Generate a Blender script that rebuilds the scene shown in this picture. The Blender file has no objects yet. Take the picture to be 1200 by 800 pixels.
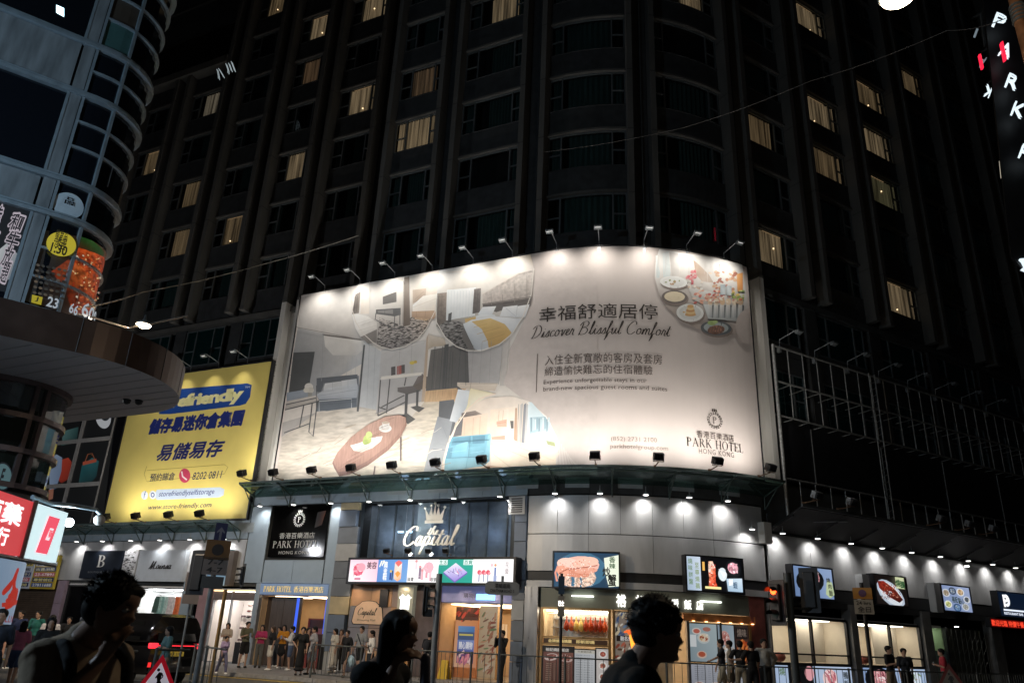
import bpy, bmesh, math, random
from mathutils import Vector, Matrix
random.seed(7)
R=math.radians
sc=bpy.context.scene
col=sc.collection
# ---------------- camera ----------------
F=893.79; PITCH=R(21.218); ROLL=R(2.4896)
FWD=Vector((0,math.cos(PITCH),math.sin(PITCH))); U0=Vector((0,-math.sin(PITCH),math.cos(PITCH))); R0=Vector((1,0,0))
IX=math.cos(ROLL)*R0+math.sin(ROLL)*U0; IY=-math.sin(ROLL)*R0+math.cos(ROLL)*U0
CAM=Vector((0,0,1.65))
cd=bpy.data.cameras.new('camera'); cam=bpy.data.objects.new('camera',cd); col.objects.link(cam)
cd.sensor_width=36; cd.lens=F/1200*36; cd.clip_end=2000; cd.clip_start=.05
cam.matrix_world=Matrix(((IX.x,IY.x,-FWD.x,0),(IX.y,IY.y,-FWD.y,0),(IX.z,IY.z,-FWD.z,1.65),(0,0,0,1)))
cd.dof.use_dof=True; cd.dof.focus_distance=31; cd.dof.aperture_fstop=4.0
sc.camera=cam
# ---------------- world: night sky ----------------
w=bpy.data.worlds.new('World'); sc.world=w; w.use_nodes=True
nt=w.node_tree; bg=nt.nodes['Background']; sky=nt.nodes.new('ShaderNodeTexSky'); sky.sky_type='NISHITA'; sky.sun_disc=False
sky.sun_elevation=R(-3); sky.sun_rotation=R(150)
nt.links.new(sky.outputs[0],bg.inputs[0]); bg.inputs[1].default_value=0.022
vs=sc.view_settings; vs.view_transform='Standard'; vs.look='None'; vs.exposure=0; vs.gamma=1
sc.cycles.use_denoising=True
try: sc.cycles.use_light_tree=True
except Exception: pass
sc.cycles.max_bounces=5; sc.cycles.diffuse_bounces=2; sc.cycles.glossy_bounces=3; sc.cycles.transmission_bounces=4; sc.cycles.transparent_max_bounces=12
sc.cycles.sample_clamp_indirect=3

# ---------------- facade profile (two straight fronts joined by an arc) ----------------
def ray(x,y): return ((x-600)*IX-(y-400)*IY+F*FWD).normalized()
P0=Vector((-7.4445,34.4051,0)); TL=Vector((.90006,-.43577,0)).normalized(); TR=Vector((.86359,.50420,0)).normalized()
NL=Vector((TL.y,-TL.x,0)); NR=Vector((TR.y,-TR.x,0))
RA=9.9; S0=9.3237; TH=math.acos(TL.dot(TR)); S1=S0+RA*TH
A0=P0+TL*S0; CC=A0-NL*RA; A1=CC+NR*RA
def nrm(s):
    if s<=S0: return NL
    if s>=S1: return NR
    a=(s-S0)/RA; return NL*math.cos(a)+TL*math.sin(a)
def S(s,z,o=0.):
    if s<=S0: p=P0+TL*s+NL*o
    elif s>=S1: p=A1+TR*(s-S1)+NR*o
    else: p=CC+nrm(s)*(RA+o)
    return Vector((p.x,p.y,z))
def tan(s): n=nrm(s); return Vector((-n.y,n.x,0))
def rotz(s): t=tan(s); return math.atan2(t.y,t.x)
def at(x,y,o=0.):
    v=ray(x,y)
    t=(P0+NL*o-CAM).dot(NL)/v.dot(NL); P=CAM+t*v; s=(P-P0).dot(TL)
    if t>0 and s<=S0: return s,P.z
    t=(A1+NR*o-CAM).dot(NR)/v.dot(NR); P=CAM+t*v; s=(P-A1).dot(TR)
    if t>0 and s>=0: return s+S1,P.z
    hx,hy=v.x,v.y; wx,wy=CAM.x-CC.x,CAM.y-CC.y
    a=hx*hx+hy*hy; b=2*(hx*wx+hy*wy); c=wx*wx+wy*wy-(RA+o)**2
    t=(-b-math.sqrt(max(0,b*b-4*a*c)))/(2*a); P=CAM+t*v; e=(P-CC)/(RA+o)
    return S0+RA*math.atan2(e.dot(TL),e.dot(NL)),P.z
def atd(x,y,d):      # point at horizontal distance d seen at photo pixel
    v=ray(x,y); return CAM+v*(d/math.hypot(v.x,v.y))
def gnd(x,y,z=0.):
    v=ray(x,y); return CAM+v*((z-CAM.z)/v.z)

# ---------------- materials ----------------
MATS={}
def mat(name,c,rough=.6,metal=0.,em=None,es=0.,var=.12,scale=3.,bump=.0,spec=.5,alpha=None,stretch=None,dirt=0.):
    if name in MATS: return MATS[name]
    m=bpy.data.materials.new(name); m.use_nodes=True; t=m.node_tree; b=t.nodes['Principled BSDF']
    b.inputs['Roughness'].default_value=rough; b.inputs['Metallic'].default_value=metal; b.inputs['Specular IOR Level'].default_value=spec
    b.inputs['Base Color'].default_value=(*c,1)
    tc=t.nodes.new('ShaderNodeTexCoord'); n=t.nodes.new('ShaderNodeTexNoise'); n.inputs['Scale'].default_value=scale; n.inputs['Detail'].default_value=6
    src=tc.outputs['Object']
    if stretch:
        mp=t.nodes.new('ShaderNodeMapping'); mp.inputs['Scale'].default_value=stretch; t.links.new(src,mp.inputs[0]); src=mp.outputs[0]
    t.links.new(src,n.inputs['Vector'])
    if var>0:
        r=t.nodes.new('ShaderNodeMapRange'); r.inputs[1].default_value=.3; r.inputs[2].default_value=.7; r.inputs[3].default_value=1-var-dirt; r.inputs[4].default_value=1+var
        t.links.new(n.outputs[0],r.inputs[0])
        mx=t.nodes.new('ShaderNodeVectorMath'); mx.operation='SCALE'; mx.inputs[0].default_value=c; t.links.new(r.outputs[0],mx.inputs['Scale']); t.links.new(mx.outputs[0],b.inputs['Base Color'])
        rr=t.nodes.new('ShaderNodeMapRange'); rr.inputs[3].default_value=max(0,rough-.1); rr.inputs[4].default_value=min(1,rough+.12); t.links.new(n.outputs[0],rr.inputs[0]); t.links.new(rr.outputs[0],b.inputs['Roughness'])
    if bump>0:
        bp=t.nodes.new('ShaderNodeBump'); bp.inputs['Strength'].default_value=bump; bp.inputs['Distance'].default_value=.03; t.links.new(n.outputs[0],bp.inputs['Height']); t.links.new(bp.outputs[0],b.inputs['Normal'])
    if em: b.inputs['Emission Color'].default_value=(*em,1); b.inputs['Emission Strength'].default_value=es
    if alpha is not None: b.inputs['Alpha'].default_value=alpha
    MATS[name]=m; return m
def glass(name,tint=(.8,.9,.9),refl=.12,rough=.03,body=0.,bodyc=(.02,.03,.03)):
    if name in MATS: return MATS[name]
    m=bpy.data.materials.new(name); m.use_nodes=True; t=m.node_tree; t.nodes.remove(t.nodes['Principled BSDF']); out=t.nodes['Material Output']
    tr=t.nodes.new('ShaderNodeBsdfTransparent'); tr.inputs[0].default_value=(*tint,1)
    g=t.nodes.new('ShaderNodeBsdfGlossy'); g.inputs['Roughness'].default_value=rough; g.inputs[0].default_value=(.9,.95,1,1)
    d=t.nodes.new('ShaderNodeBsdfDiffuse'); d.inputs[0].default_value=(*bodyc,1)
    fr=t.nodes.new('ShaderNodeLayerWeight'); pw=t.nodes.new('ShaderNodeMath'); pw.operation='POWER'; pw.inputs[1].default_value=4.; t.links.new(fr.outputs['Facing'],pw.inputs[0])
    ad=t.nodes.new('ShaderNodeMath'); ad.operation='MULTIPLY_ADD'; ad.inputs[1].default_value=.6; ad.inputs[2].default_value=refl*.5; ad.use_clamp=True; t.links.new(pw.outputs[0],ad.inputs[0])
    m1=t.nodes.new('ShaderNodeMixShader'); m1.inputs[0].default_value=body; t.links.new(tr.outputs[0],m1.inputs[1]); t.links.new(d.outputs[0],m1.inputs[2])
    m2=t.nodes.new('ShaderNodeMixShader'); t.links.new(ad.outputs[0],m2.inputs[0]); t.links.new(m1.outputs[0],m2.inputs[1]); t.links.new(g.outputs[0],m2.inputs[2]); t.links.new(m2.outputs[0],out.inputs[0])
    MATS[name]=m; return m
def printm(name,em=0.,noise=0.,scale=8.,stretch=None,rough=.55,contrast=.35):
    """printed picture / screen: colour from the 'Col' attribute, with fine relief of the printed motif"""
    if name in MATS: return MATS[name]
    m=bpy.data.materials.new(name); m.use_nodes=True; t=m.node_tree; b=t.nodes['Principled BSDF']
    a=t.nodes.new('ShaderNodeAttribute'); a.attribute_name='Col'; src=a.outputs[0]
    if noise>0:
        tc=t.nodes.new('ShaderNodeTexCoord'); n=t.nodes.new('ShaderNodeTexNoise'); n.inputs['Scale'].default_value=scale; n.inputs['Detail'].default_value=5; vv=tc.outputs['Object']
        if stretch:
            mp=t.nodes.new('ShaderNodeMapping'); mp.inputs['Rotation'].default_value=stretch[0]; mp.inputs['Scale'].default_value=stretch[1]; t.links.new(vv,mp.inputs[0]); vv=mp.outputs[0]
        t.links.new(vv,n.inputs['Vector'])
        r=t.nodes.new('ShaderNodeMapRange'); r.inputs[1].default_value=.5-contrast/2; r.inputs[2].default_value=.5+contrast/2; r.inputs[3].default_value=1-noise; r.inputs[4].default_value=1+noise*.4; t.links.new(n.outputs[0],r.inputs[0])
        mx=t.nodes.new('ShaderNodeVectorMath'); mx.operation='SCALE'; t.links.new(src,mx.inputs[0]); t.links.new(r.outputs[0],mx.inputs['Scale']); src=mx.outputs[0]
    b.inputs['Roughness'].default_value=rough
    if em<=0:
        tc2=t.nodes.new('ShaderNodeTexCoord'); n2=t.nodes.new('ShaderNodeTexNoise'); n2.inputs['Scale'].default_value=.9; n2.inputs['Detail'].default_value=3; t.links.new(tc2.outputs['Object'],n2.inputs['Vector'])
        bp=t.nodes.new('ShaderNodeBump'); bp.inputs['Strength'].default_value=.5; bp.inputs['Distance'].default_value=.10; t.links.new(n2.outputs[0],bp.inputs['Height']); t.links.new(bp.outputs[0],b.inputs['Normal'])
    if em>0:
        t.links.new(src,b.inputs['Emission Color']); b.inputs['Emission Strength'].default_value=em; b.inputs['Base Color'].default_value=(.02,.02,.02,1)
    else: t.links.new(src,b.inputs['Base Color'])
    MATS[name]=m; return m
def lin(h):
    """hex sRGB -> linear"""
    h=h.lstrip('#'); o=[]
    for i in (0,2,4):
        v=int(h[i:i+2],16)/255; o.append(v/12.92 if v<.04045 else ((v+.055)/1.055)**2.4)
    return tuple(o)
def emit(name,c,s): return mat(name,tuple(x*.3 for x in c),em=c,es=s,var=0)

# ---------------- objects ----------------
WO={}     # world origin of unrotated parents (None = local building)
def worg(o): return WO.get(o.name,Vector((0,0,0))) if o else Vector((0,0,0))
def tag(o,label=None,cat=None,group=None,kind=None):
    if label: o['label']=label
    if cat: o['category']=cat
    if group: o['group']=group
    if kind: o['kind']=kind
    return o
def empty(name,loc,label,cat,group=None,local=False,rz=0.):
    o=bpy.data.objects.new(name,None); col.objects.link(o); o.empty_display_size=.2
    if not local: o.location=loc; WO[o.name]=Vector(loc)
    o.rotation_euler.z=rz
    return tag(o,label,cat,group)
class MB:
    def __init__(s): s.v=[]; s.f=[]; s.m=[]; s.c=[]; s.mats=[]; s.cur=0; s.sm=[]
    def use(s,m):
        if m not in s.mats: s.mats.append(m)
        s.cur=s.mats.index(m); return s
    def add(s,vs,fs,smooth=False,cols=None):
        b=len(s.v); s.v+= [Vector(p) for p in vs]; s.c+= cols if cols else [(1,1,1)]*len(vs)
        for f in fs: s.f.append(tuple(b+i for i in f)); s.m.append(s.cur); s.sm.append(smooth)
        return s
    def hexa(s,p,cols=None):   # 8 points: bottom 4 ccw, top 4
        return s.add(p,[(3,2,1,0),(4,5,6,7),(0,1,5,4),(1,2,6,5),(2,3,7,6),(3,0,4,7)])
    def box(s,x0,x1,y0,y1,z0,z1): return s.hexa([(x0,y0,z0),(x1,y0,z0),(x1,y1,z0),(x0,y1,z0),(x0,y0,z1),(x1,y0,z1),(x1,y1,z1),(x0,y1,z1)])
    def obox(s,c,ax,ay,az): # centre + half axes
        c=Vector(c);ax=Vector(ax);ay=Vector(ay);az=Vector(az)
        return s.hexa([c-ax-ay-az,c+ax-ay-az,c+ax+ay-az,c-ax+ay-az,c-ax-ay+az,c+ax-ay+az,c+ax+ay+az,c-ax+ay+az])
    def pbox(s,s0,s1,z0,z1,o0,o1,step=.6):  # box following the facade; o0 inner, o1 outer
        st=[s0]
        if s1>S0 and s0<S1:
            a=max(s0,S0); b=min(s1,S1); n=max(1,math.ceil((b-a)/step)); st+= [a+(b-a)*i/n for i in range(n+1) if a+(b-a)*i/n>s0+1e-6]
        if s1>st[-1]+1e-6: st.append(s1)
        V=[];Fc=[]
        for q in st: V+= [S(q,z0,o0),S(q,z0,o1),S(q,z1,o1),S(q,z1,o0)]
        for i in range(len(st)-1):
            a=4*i;b=a+4
            for k in range(4): j=(k+1)%4; Fc.append((a+k,b+k,b+j,a+j))
        e=4*(len(st)-1); Fc+= [(3,2,1,0),(e,e+1,e+2,e+3)]
        # orientation fix not needed (double sided)
        return s.add(V,Fc)
    def tube(s,p,q,r,n=8,r2=None,cap=True):
        p=Vector(p);q=Vector(q);r2=r if r2 is None else r2; d=(q-p).normalized(); a=d.orthogonal().normalized(); b=d.cross(a)
        V=[];
        for (c,rr) in ((p,r),(q,r2)):
            for i in range(n): t=2*math.pi*i/n; V.append(c+(a*math.cos(t)+b*math.sin(t))*rr)
        Fc=[(i,(i+1)%n,n+(i+1)%n,n+i) for i in range(n)]
        s.add(V,Fc,True)
        if cap: s.add(V,[tuple(reversed(range(n))),tuple(range(n,2*n))])
        return s
    def path(s,pts,r,n=6):
        for a,b in zip(pts,pts[1:]): s.tube(a,b,r,n)
        return s
    def lathe(s,c,prof,n=16,smooth=True,axis=None):
        c=Vector(c); V=[];Fc=[]
        for (r,z) in prof:
            for i in range(n): t=2*math.pi*i/n; V.append(c+Vector((r*math.cos(t),r*math.sin(t),z)))
        for k in range(len(prof)-1):
            for i in range(n): j=(i+1)%n; Fc.append((k*n+i,k*n+j,(k+1)*n+j,(k+1)*n+i))
        Fc.append(tuple(reversed(range(n)))); e=(len(prof)-1)*n; Fc.append(tuple(range(e,e+n)))
        return s.add(V,Fc,smooth)
    def ell(s,c,rx,ry,rz,n=10,m=7,rot=None):
        c=Vector(c);V=[c+Vector((0,0,-rz)) if not rot else c+rot@Vector((0,0,-rz))];Fc=[]
        for k in range(1,m):
            ph=math.pi*k/m-math.pi/2
            for i in range(n):
                t=2*math.pi*i/n; p=Vector((rx*math.cos(ph)*math.cos(t),ry*math.cos(ph)*math.sin(t),rz*math.sin(ph)))
                V.append(c+(rot@p if rot else p))
        p=Vector((0,0,rz)); V.append(c+(rot@p if rot else p)); L=len(V)-1
        for i in range(n): j=(i+1)%n; Fc.append((0,1+j,1+i)); Fc.append((L,1+(m-2)*n+i,1+(m-2)*n+j))
        for k in range(m-2):
            for i in range(n): j=(i+1)%n; a=1+k*n; Fc.append((a+i,a+j,a+n+j,a+n+i))
        return s.add(V,Fc,True)
    def cap(s,p,q,ra,rb,n=10):
        p=Vector(p);q=Vector(q); d=q-p; L=d.length or 1e-4; d=d/L; a=d.orthogonal().normalized(); b=d.cross(a); V=[];Fc=[]
        rings=[(-.95*ra,.3*ra),(-.7*ra,.71*ra),(0,ra),(L*.33,ra+(rb-ra)*.33),(L*.66,ra+(rb-ra)*.66),(L,rb),(L+.7*rb,.71*rb),(L+.95*rb,.3*rb)]
        for (h,r) in rings:
            for i in range(n): t=2*math.pi*i/n; V.append(p+d*h+(a*math.cos(t)+b*math.sin(t))*r)
        for k in range(len(rings)-1):
            for i in range(n): j=(i+1)%n; Fc.append((k*n+i,k*n+j,(k+1)*n+j,(k+1)*n+i))
        Fc.append(tuple(reversed(range(n)))); e=(len(rings)-1)*n; Fc.append(tuple(range(e,e+n)))
        return s.add(V,Fc,True)
    def build(s,name,m=None,parent=None,bevel=0.):
        me=bpy.data.meshes.new(name); o0=worg(parent)
        me.from_pydata([tuple(p-o0) for p in s.v],[],s.f); 
        ms=s.mats if s.mats else [m]
        for x in ms: me.materials.append(x)
        me.polygons.foreach_set('material_index',s.m); me.polygons.foreach_set('use_smooth',s.sm)
        if any(c!=(1,1,1) for c in s.c):
            ca=me.color_attributes.new('Col','FLOAT_COLOR','POINT')
            fl=[]; 
            for c in s.c: fl+= [c[0],c[1],c[2],1]
            ca.data.foreach_set('color',fl)
        me.update()
        o=bpy.data.objects.new(name,me); col.objects.link(o)
        if parent: o.parent=parent; WO[o.name]=o0
        if bevel>0:
            bm=o.modifiers.new('bevel','BEVEL'); bm.width=bevel; bm.segments=1; bm.limit_method='ANGLE'; bm.angle_limit=R(50)
        return o
def struct(o): o['kind']='structure'; return o
def copy_tree(o,parent=None):
    c=o.copy(); col.objects.link(c); c.parent=parent
    for ch in o.children: copy_tree(ch,c)
    return c
ORD=['first','second','third','fourth','fifth','sixth','seventh','eighth','ninth','tenth','eleventh','twelfth','thirteenth','fourteenth','fifteenth','sixteenth','seventeenth','eighteenth','nineteenth','twentieth','twenty-first','twenty-second','twenty-third','twenty-fourth']
# ---------------- text ----------------
TXT={}
def tmesh(st,bold=0.,shear=0.,ext=0.,space=1.):
    fat=0
    if any(ord(c)>0x2E00 for c in st) and bold>.004: fat=bold; bold=0.
    k=(st,bold,fat,shear,ext,space)
    if k in TXT: return TXT[k]
    cu=bpy.data.curves.new('t','FONT'); cu.body=st; cu.size=1; cu.offset=bold; cu.shear=shear; cu.resolution_u=2; cu.extrude=ext; cu.space_character=space
    o=bpy.data.objects.new('t',cu); col.objects.link(o); dg=bpy.context.evaluated_depsgraph_get(); dg.update()
    me=bpy.data.meshes.new_from_object(o.evaluated_get(dg)); V=[v.co.copy() for v in me.vertices]; Fc=[tuple(p.vertices) for p in me.polygons]
    col.objects.unlink(o); bpy.data.objects.remove(o); bpy.data.curves.remove(cu); bpy.data.meshes.remove(me)
    if not V: V=[Vector((0,0,0)),Vector((1,0,0)),Vector((0,1,0))]; Fc=[(0,1,2)]
    x0=min(v.x for v in V);x1=max(v.x for v in V);y0=min(v.y for v in V);y1=max(v.y for v in V)
    V=[Vector(((v.x-x0)/(x1-x0),(v.y-y0)/(y1-y0),v.z)) for v in V]
    if fat:
        V0,F0=V,Fc; V=[];Fc=[]
        for i in range(8):
            a=math.pi*i/4; dx,dy=fat*math.cos(a)/(x1-x0),fat*math.sin(a)/(y1-y0); b=len(V)
            V+= [Vector((v.x+dx,v.y+dy,v.z+i*.0004)) for v in V0]; Fc+= [tuple(b+q for q in f) for f in F0]
    TXT[k]=(V,Fc); return TXT[k]
def ptext(mb,st,s0,s1,z0,z1,o,bold=0.,shear=0.,ext=0.,c=None,slope=0.,space=1.):
    V,Fc=tmesh(st,bold,shear,ext,space)
    return mb.add([S(s0+(s1-s0)*v.x,z0+(z1-z0)*v.y+slope*v.x,o+v.z) for v in V],Fc,cols=[c]*len(V) if c else None)
def pxtext(mb,st,a,b,o,c=None,L=False,**k):
    if L:   # a = bottom-left px, b = (right x, top y at the left end)
        s0,z0=at(*a,o); z1=at(a[0],b[1],o)[1]; s1=at(b[0],a[1],o)[0]; return ptext(mb,st,s0,s1,z0,z1,o,c=c,**k)
    """text box given by two photo corners: a = bottom-left, b = top-right, on the facade at offset o"""
    s0,z0=at(*a,o); s1,z1=at(*b,o); return ptext(mb,st,s0,s1,z0,z1,o,c=c,**k)
# cursive strokes, unit: x-height 1
CUR={'i':(.55,[[(0,0),(.25,.95),(.22,.2),(.35,0),(.55,.15)],[(.3,1.3),(.32,1.38)]]),
's':(.6,[[(0,.05),(.38,1),(.45,.55),(.4,.05),(.15,.02),(.6,.15)]]),
'c':(.65,[[(.55,.85),(.4,1),(.15,.7),(.12,.2),(.35,0),(.65,.2)]]),
'o':(.8,[[(.45,1),(.15,.75),(.12,.2),(.35,0),(.6,.3),(.55,.85),(.4,1),(.5,.8),(.8,.8)]]),
'v':(.7,[[(0,.75),(.2,.95),(.25,.1),(.35,.05),(.6,.9),(.7,.85)]]),
'e':(.6,[[(.0,.2),(.35,.6),(.4,.95),(.22,.95),(.12,.4),(.25,0),(.6,.2)]]),
'r':(.6,[[(0,.1),(.2,1.05),(.25,.85),(.45,.85),(.4,.2),(.5,0),(.6,.1)]]),
'l':(.5,[[(0,.1),(.35,1.4),(.42,2),(.3,2.1),(.18,1),(.2,.1),(.35,0),(.5,.2)]]),
'f':(.6,[[(0,.1),(.4,1.5),(.48,2),(.35,2.1),(.2,1),(.1,-.7),(0,-1),(.25,-.4),(.3,.1),(.6,.3)]]),
'u':(.85,[[(0,.6),(.15,.95),(.15,.15),(.35,0),(.6,.9)],[(.6,.95),(.58,.2),(.7,0),(.85,.15)]]),
'm':(1.15,[[(0,0),(.12,.95),(.12,0)],[(.12,.3),(.35,1),(.48,.8),(.48,0)],[(.48,.3),(.72,1),(.88,.8),(.88,.15),(1,0),(1.15,.15)]]),
'n':(.85,[[(0,0),(.12,.95),(.12,0)],[(.12,.3),(.4,1),(.55,.8),(.55,.15),(.7,0),(.85,.15)]]),
't':(.55,[[(0,.2),(.3,1.3),(.32,1.6),(.2,.5),(.22,.1),(.35,0),(.55,.2)],[(0,1.1),(.6,1.2)]]),
'a':(.8,[[(.5,.9),(.3,1),(.1,.6),(.12,.1),(.3,0),(.5,.5),(.55,1),(.52,.2),(.62,0),(.8,.2)]]),
'p':(.8,[[(0,.3),(.2,1),(.1,-.2),(0,-1)],[(.15,.6),(.4,1),(.6,.7),(.5,.15),(.3,0),(.15,.2)],[(.5,.1),(.8,.2)]]),
'h':(.8,[[(0,.1),(.3,1.5),(.38,2),(.25,2),(.12,1),(.08,0)],[(.1,.4),(.35,1),(.5,.7),(.48,.1),(.62,0),(.8,.2)]]),
'D':(1.5,[[(.5,1.9),(.4,.8),(.2,.1),(.05,.1),(.3,.0),(.8,.15),(1.25,.8),(1.2,1.6),(.8,2.1),(.3,2),(.0,1.6)]]),
'B':(1.4,[[(.4,1.9),(.3,.9),(.1,-.1)],[(.0,1.5),(.3,2),(.8,2.15),(1.1,1.8),(.9,1.3),(.35,1.1),(.9,1.05),(1.15,.6),(.9,.1),(.4,-.05),(.15,.15)]]),
'C':(1.35,[[(1.15,1.6),(1.1,2),(.75,2.1),(.3,1.5),(.15,.7),(.35,.1),(.75,-.05),(1.2,.4)]]),
'M':(1.7,[[(0,0),(.3,.3),(.5,1.9),(.55,1.9),(.6,.1),(.7,.1),(1.1,1.9),(1.15,1.8),(1.15,.2),(1.3,0),(1.7,.2)]]),
' ':(.55,[])}
def catmull(p,k=4):
    if len(p)<3: return p
    q=[p[0]]+list(p)+[p[-1]]; out=[]
    for i in range(1,len(q)-2):
        for j in range(k):
            t=j/k; a,b,c_,d=q[i-1],q[i],q[i+1],q[i+2]
            out.append(tuple(.5*((2*b[n])+(-a[n]+c_[n])*t+(2*a[n]-5*b[n]+4*c_[n]-d[n])*t*t+(-a[n]+3*b[n]-3*c_[n]+d[n])*t**3) for n in (0,1)))
    out.append(p[-1]); return out
def ribbon(pts,wd,slant=.6):
    """2D polyline -> pen-like ribbon (verts, faces)"""
    V=[];Fc=[]
    for i,p in enumerate(pts):
        a=pts[max(0,i-1)]; b=pts[min(len(pts)-1,i+1)]; dx,dy=b[0]-a[0],b[1]-a[1]; L=math.hypot(dx,dy) or 1; nx,ny=-dy/L,dx/L
        wv=wd*(.45+.55*abs(dy/L)) if slant else wd
        V+= [(p[0]+nx*wv/2,p[1]+ny*wv/2),(p[0]-nx*wv/2,p[1]-ny*wv/2)]
        if i: b0=2*i; Fc.append((b0-2,b0-1,b0+1,b0))
    return V,Fc
def cursive(st,wd=.13):
    V=[];Fc=[];x=0
    for ch in st:
        adv,strokes=CUR[ch]
        for sk in strokes:
            v,f=ribbon(catmull(sk),wd); b=len(V); V+= [(p[0]+x+p[1]*.22,p[1]) for p in v]; Fc+= [tuple(b+i for i in q) for q in f]
        x+=adv
    x0=min(p[0] for p in V);x1=max(p[0] for p in V); V=[((p[0]-x0)/(x1-x0),p[1]) for p in V]
    return V,Fc,x1-x0
# classic serif capitals built of thick / thin strokes; unit cap height
def ser(ch):
    T=.15;t=.05; Q=[]
    def bar(x0,y0,x1,y1,wd): 
        dx,dy=x1-x0,y1-y0; L=math.hypot(dx,dy); nx,ny=-dy/L*wd/2,dx/L*wd/2; Q.append([(x0+nx,y0+ny),(x0-nx,y0-ny),(x1-nx,y1-ny),(x1+nx,y1+ny)])
    def sf(x,y,wd=.3): Q.append([(x-wd/2,y-t/2),(x+wd/2,y-t/2),(x+wd/2,y+t/2),(x-wd/2,y+t/2)])
    def stem(x): bar(x,0,x,1,T); sf(x,.025); sf(x,.975)
    def arc(cx,cy,rx,ry,a0,a1,n=14,wt=T,wn=t):
        pr=None
        for i in range(n+1):
            a=R(a0+(a1-a0)*i/n); wv=wn+(wt-wn)*abs(math.cos(a)); o=(cx+rx*math.cos(a),cy+ry*math.sin(a)); ii=(cx+(rx-wv)*math.cos(a),cy+(ry-max(wn,wv*.5))*math.sin(a))
            if pr: Q.append([pr[0],o,ii,pr[1]])
            pr=(o,ii)
    W=.8
    if ch=='P': stem(.15); arc(.3,.75,.35,.25,-90,90); bar(.15,.975,.3,.975,t); bar(.15,.525,.3,.525,t); W=.72
    elif ch=='R': stem(.15); arc(.3,.75,.33,.25,-90,90); bar(.15,.975,.3,.975,t); bar(.15,.525,.3,.525,t); bar(.35,.52,.72,.03,T); sf(.76,.025,.16); W=.85
    elif ch=='A': bar(.08,.02,.42,1,t); bar(.42,1,.76,.02,T); bar(.2,.36,.64,.36,t); sf(.08,.025,.22); sf(.76,.025,.28); W=.88
    elif ch=='K': stem(.15); bar(.2,.42,.66,.96,t); bar(.33,.56,.74,.03,T); sf(.68,.975,.22); sf(.76,.025,.2); W=.88
    elif ch=='H': stem(.15); stem(.73); bar(.15,.52,.73,.52,t); W=.9
    elif ch=='O': arc(.46,.5,.46,.52,0,360,28); W=.95
    elif ch=='T': stem(.38); bar(0,.965,.76,.965,.07); bar(.02,.8,.02,1,t); bar(.74,.8,.74,1,t); W=.8
    elif ch=='E': stem(.15); bar(.15,.975,.6,.975,t); bar(.15,.025,.64,.025,t); bar(.15,.52,.5,.52,t); bar(.6,.8,.6,1,t); bar(.64,0,.64,.22,t); bar(.5,.42,.5,.62,t); W=.72
    elif ch=='L': stem(.15); bar(.15,.025,.62,.025,t); bar(.62,0,.62,.24,t); W=.68
    elif ch=='G': arc(.46,.5,.46,.52,35,325,22); bar(.8,.02,.8,.45,T); sf(.78,.45,.28); W=.92
    elif ch=='N': bar(.12,0,.12,1,t); bar(.1,1,.74,.0,T); bar(.76,0,.76,1,t); sf(.12,.025,.24); sf(.76,.975,.24); W=.9
    elif ch==' ': W=.4
    elif ch=='B': stem(.15); arc(.3,.76,.3,.24,-90,90); arc(.3,.26,.36,.26,-90,90); bar(.15,.975,.3,.975,t);bar(.15,.025,.3,.025,t);bar(.15,.52,.3,.52,t); W=.75
    return W,Q
def serif(st,gap=.1):
    V=[];Fc=[];x=0
    for ch in st:
        W,Q=ser(ch)
        for q in Q: b=len(V); V+= [(p[0]+x,p[1]) for p in q]; Fc.append((b,b+1,b+2,b+3))
        x+=W+gap
    x-=gap; return [(p[0]/x,p[1]) for p in V],Fc
def flat2(mb,V,Fc,s0,s1,z0,h,o,c=None,slope=0.,depth=0.):
    """normalised-x 2D shapes onto facade; each face nudged so none is coplanar"""
    for i,f in enumerate(Fc):
        e=o+(i%5)*.0015
        P=[S(s0+(s1-s0)*V[k][0],z0+h*V[k][1]+slope*V[k][0],e) for k in f]
        if depth: 
            B=[S(s0+(s1-s0)*V[k][0],z0+h*V[k][1]+slope*V[k][0],e-depth) for k in f]; n=len(f)
            mb.add(P+B,[tuple(range(n))]+[(a,(a+1)%n,n+(a+1)%n,n+a) for a in range(n)],cols=[c]*(2*n) if c else None)
        else: mb.add(P,[tuple(range(len(f)))],cols=[c]*len(f) if c else None)
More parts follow.
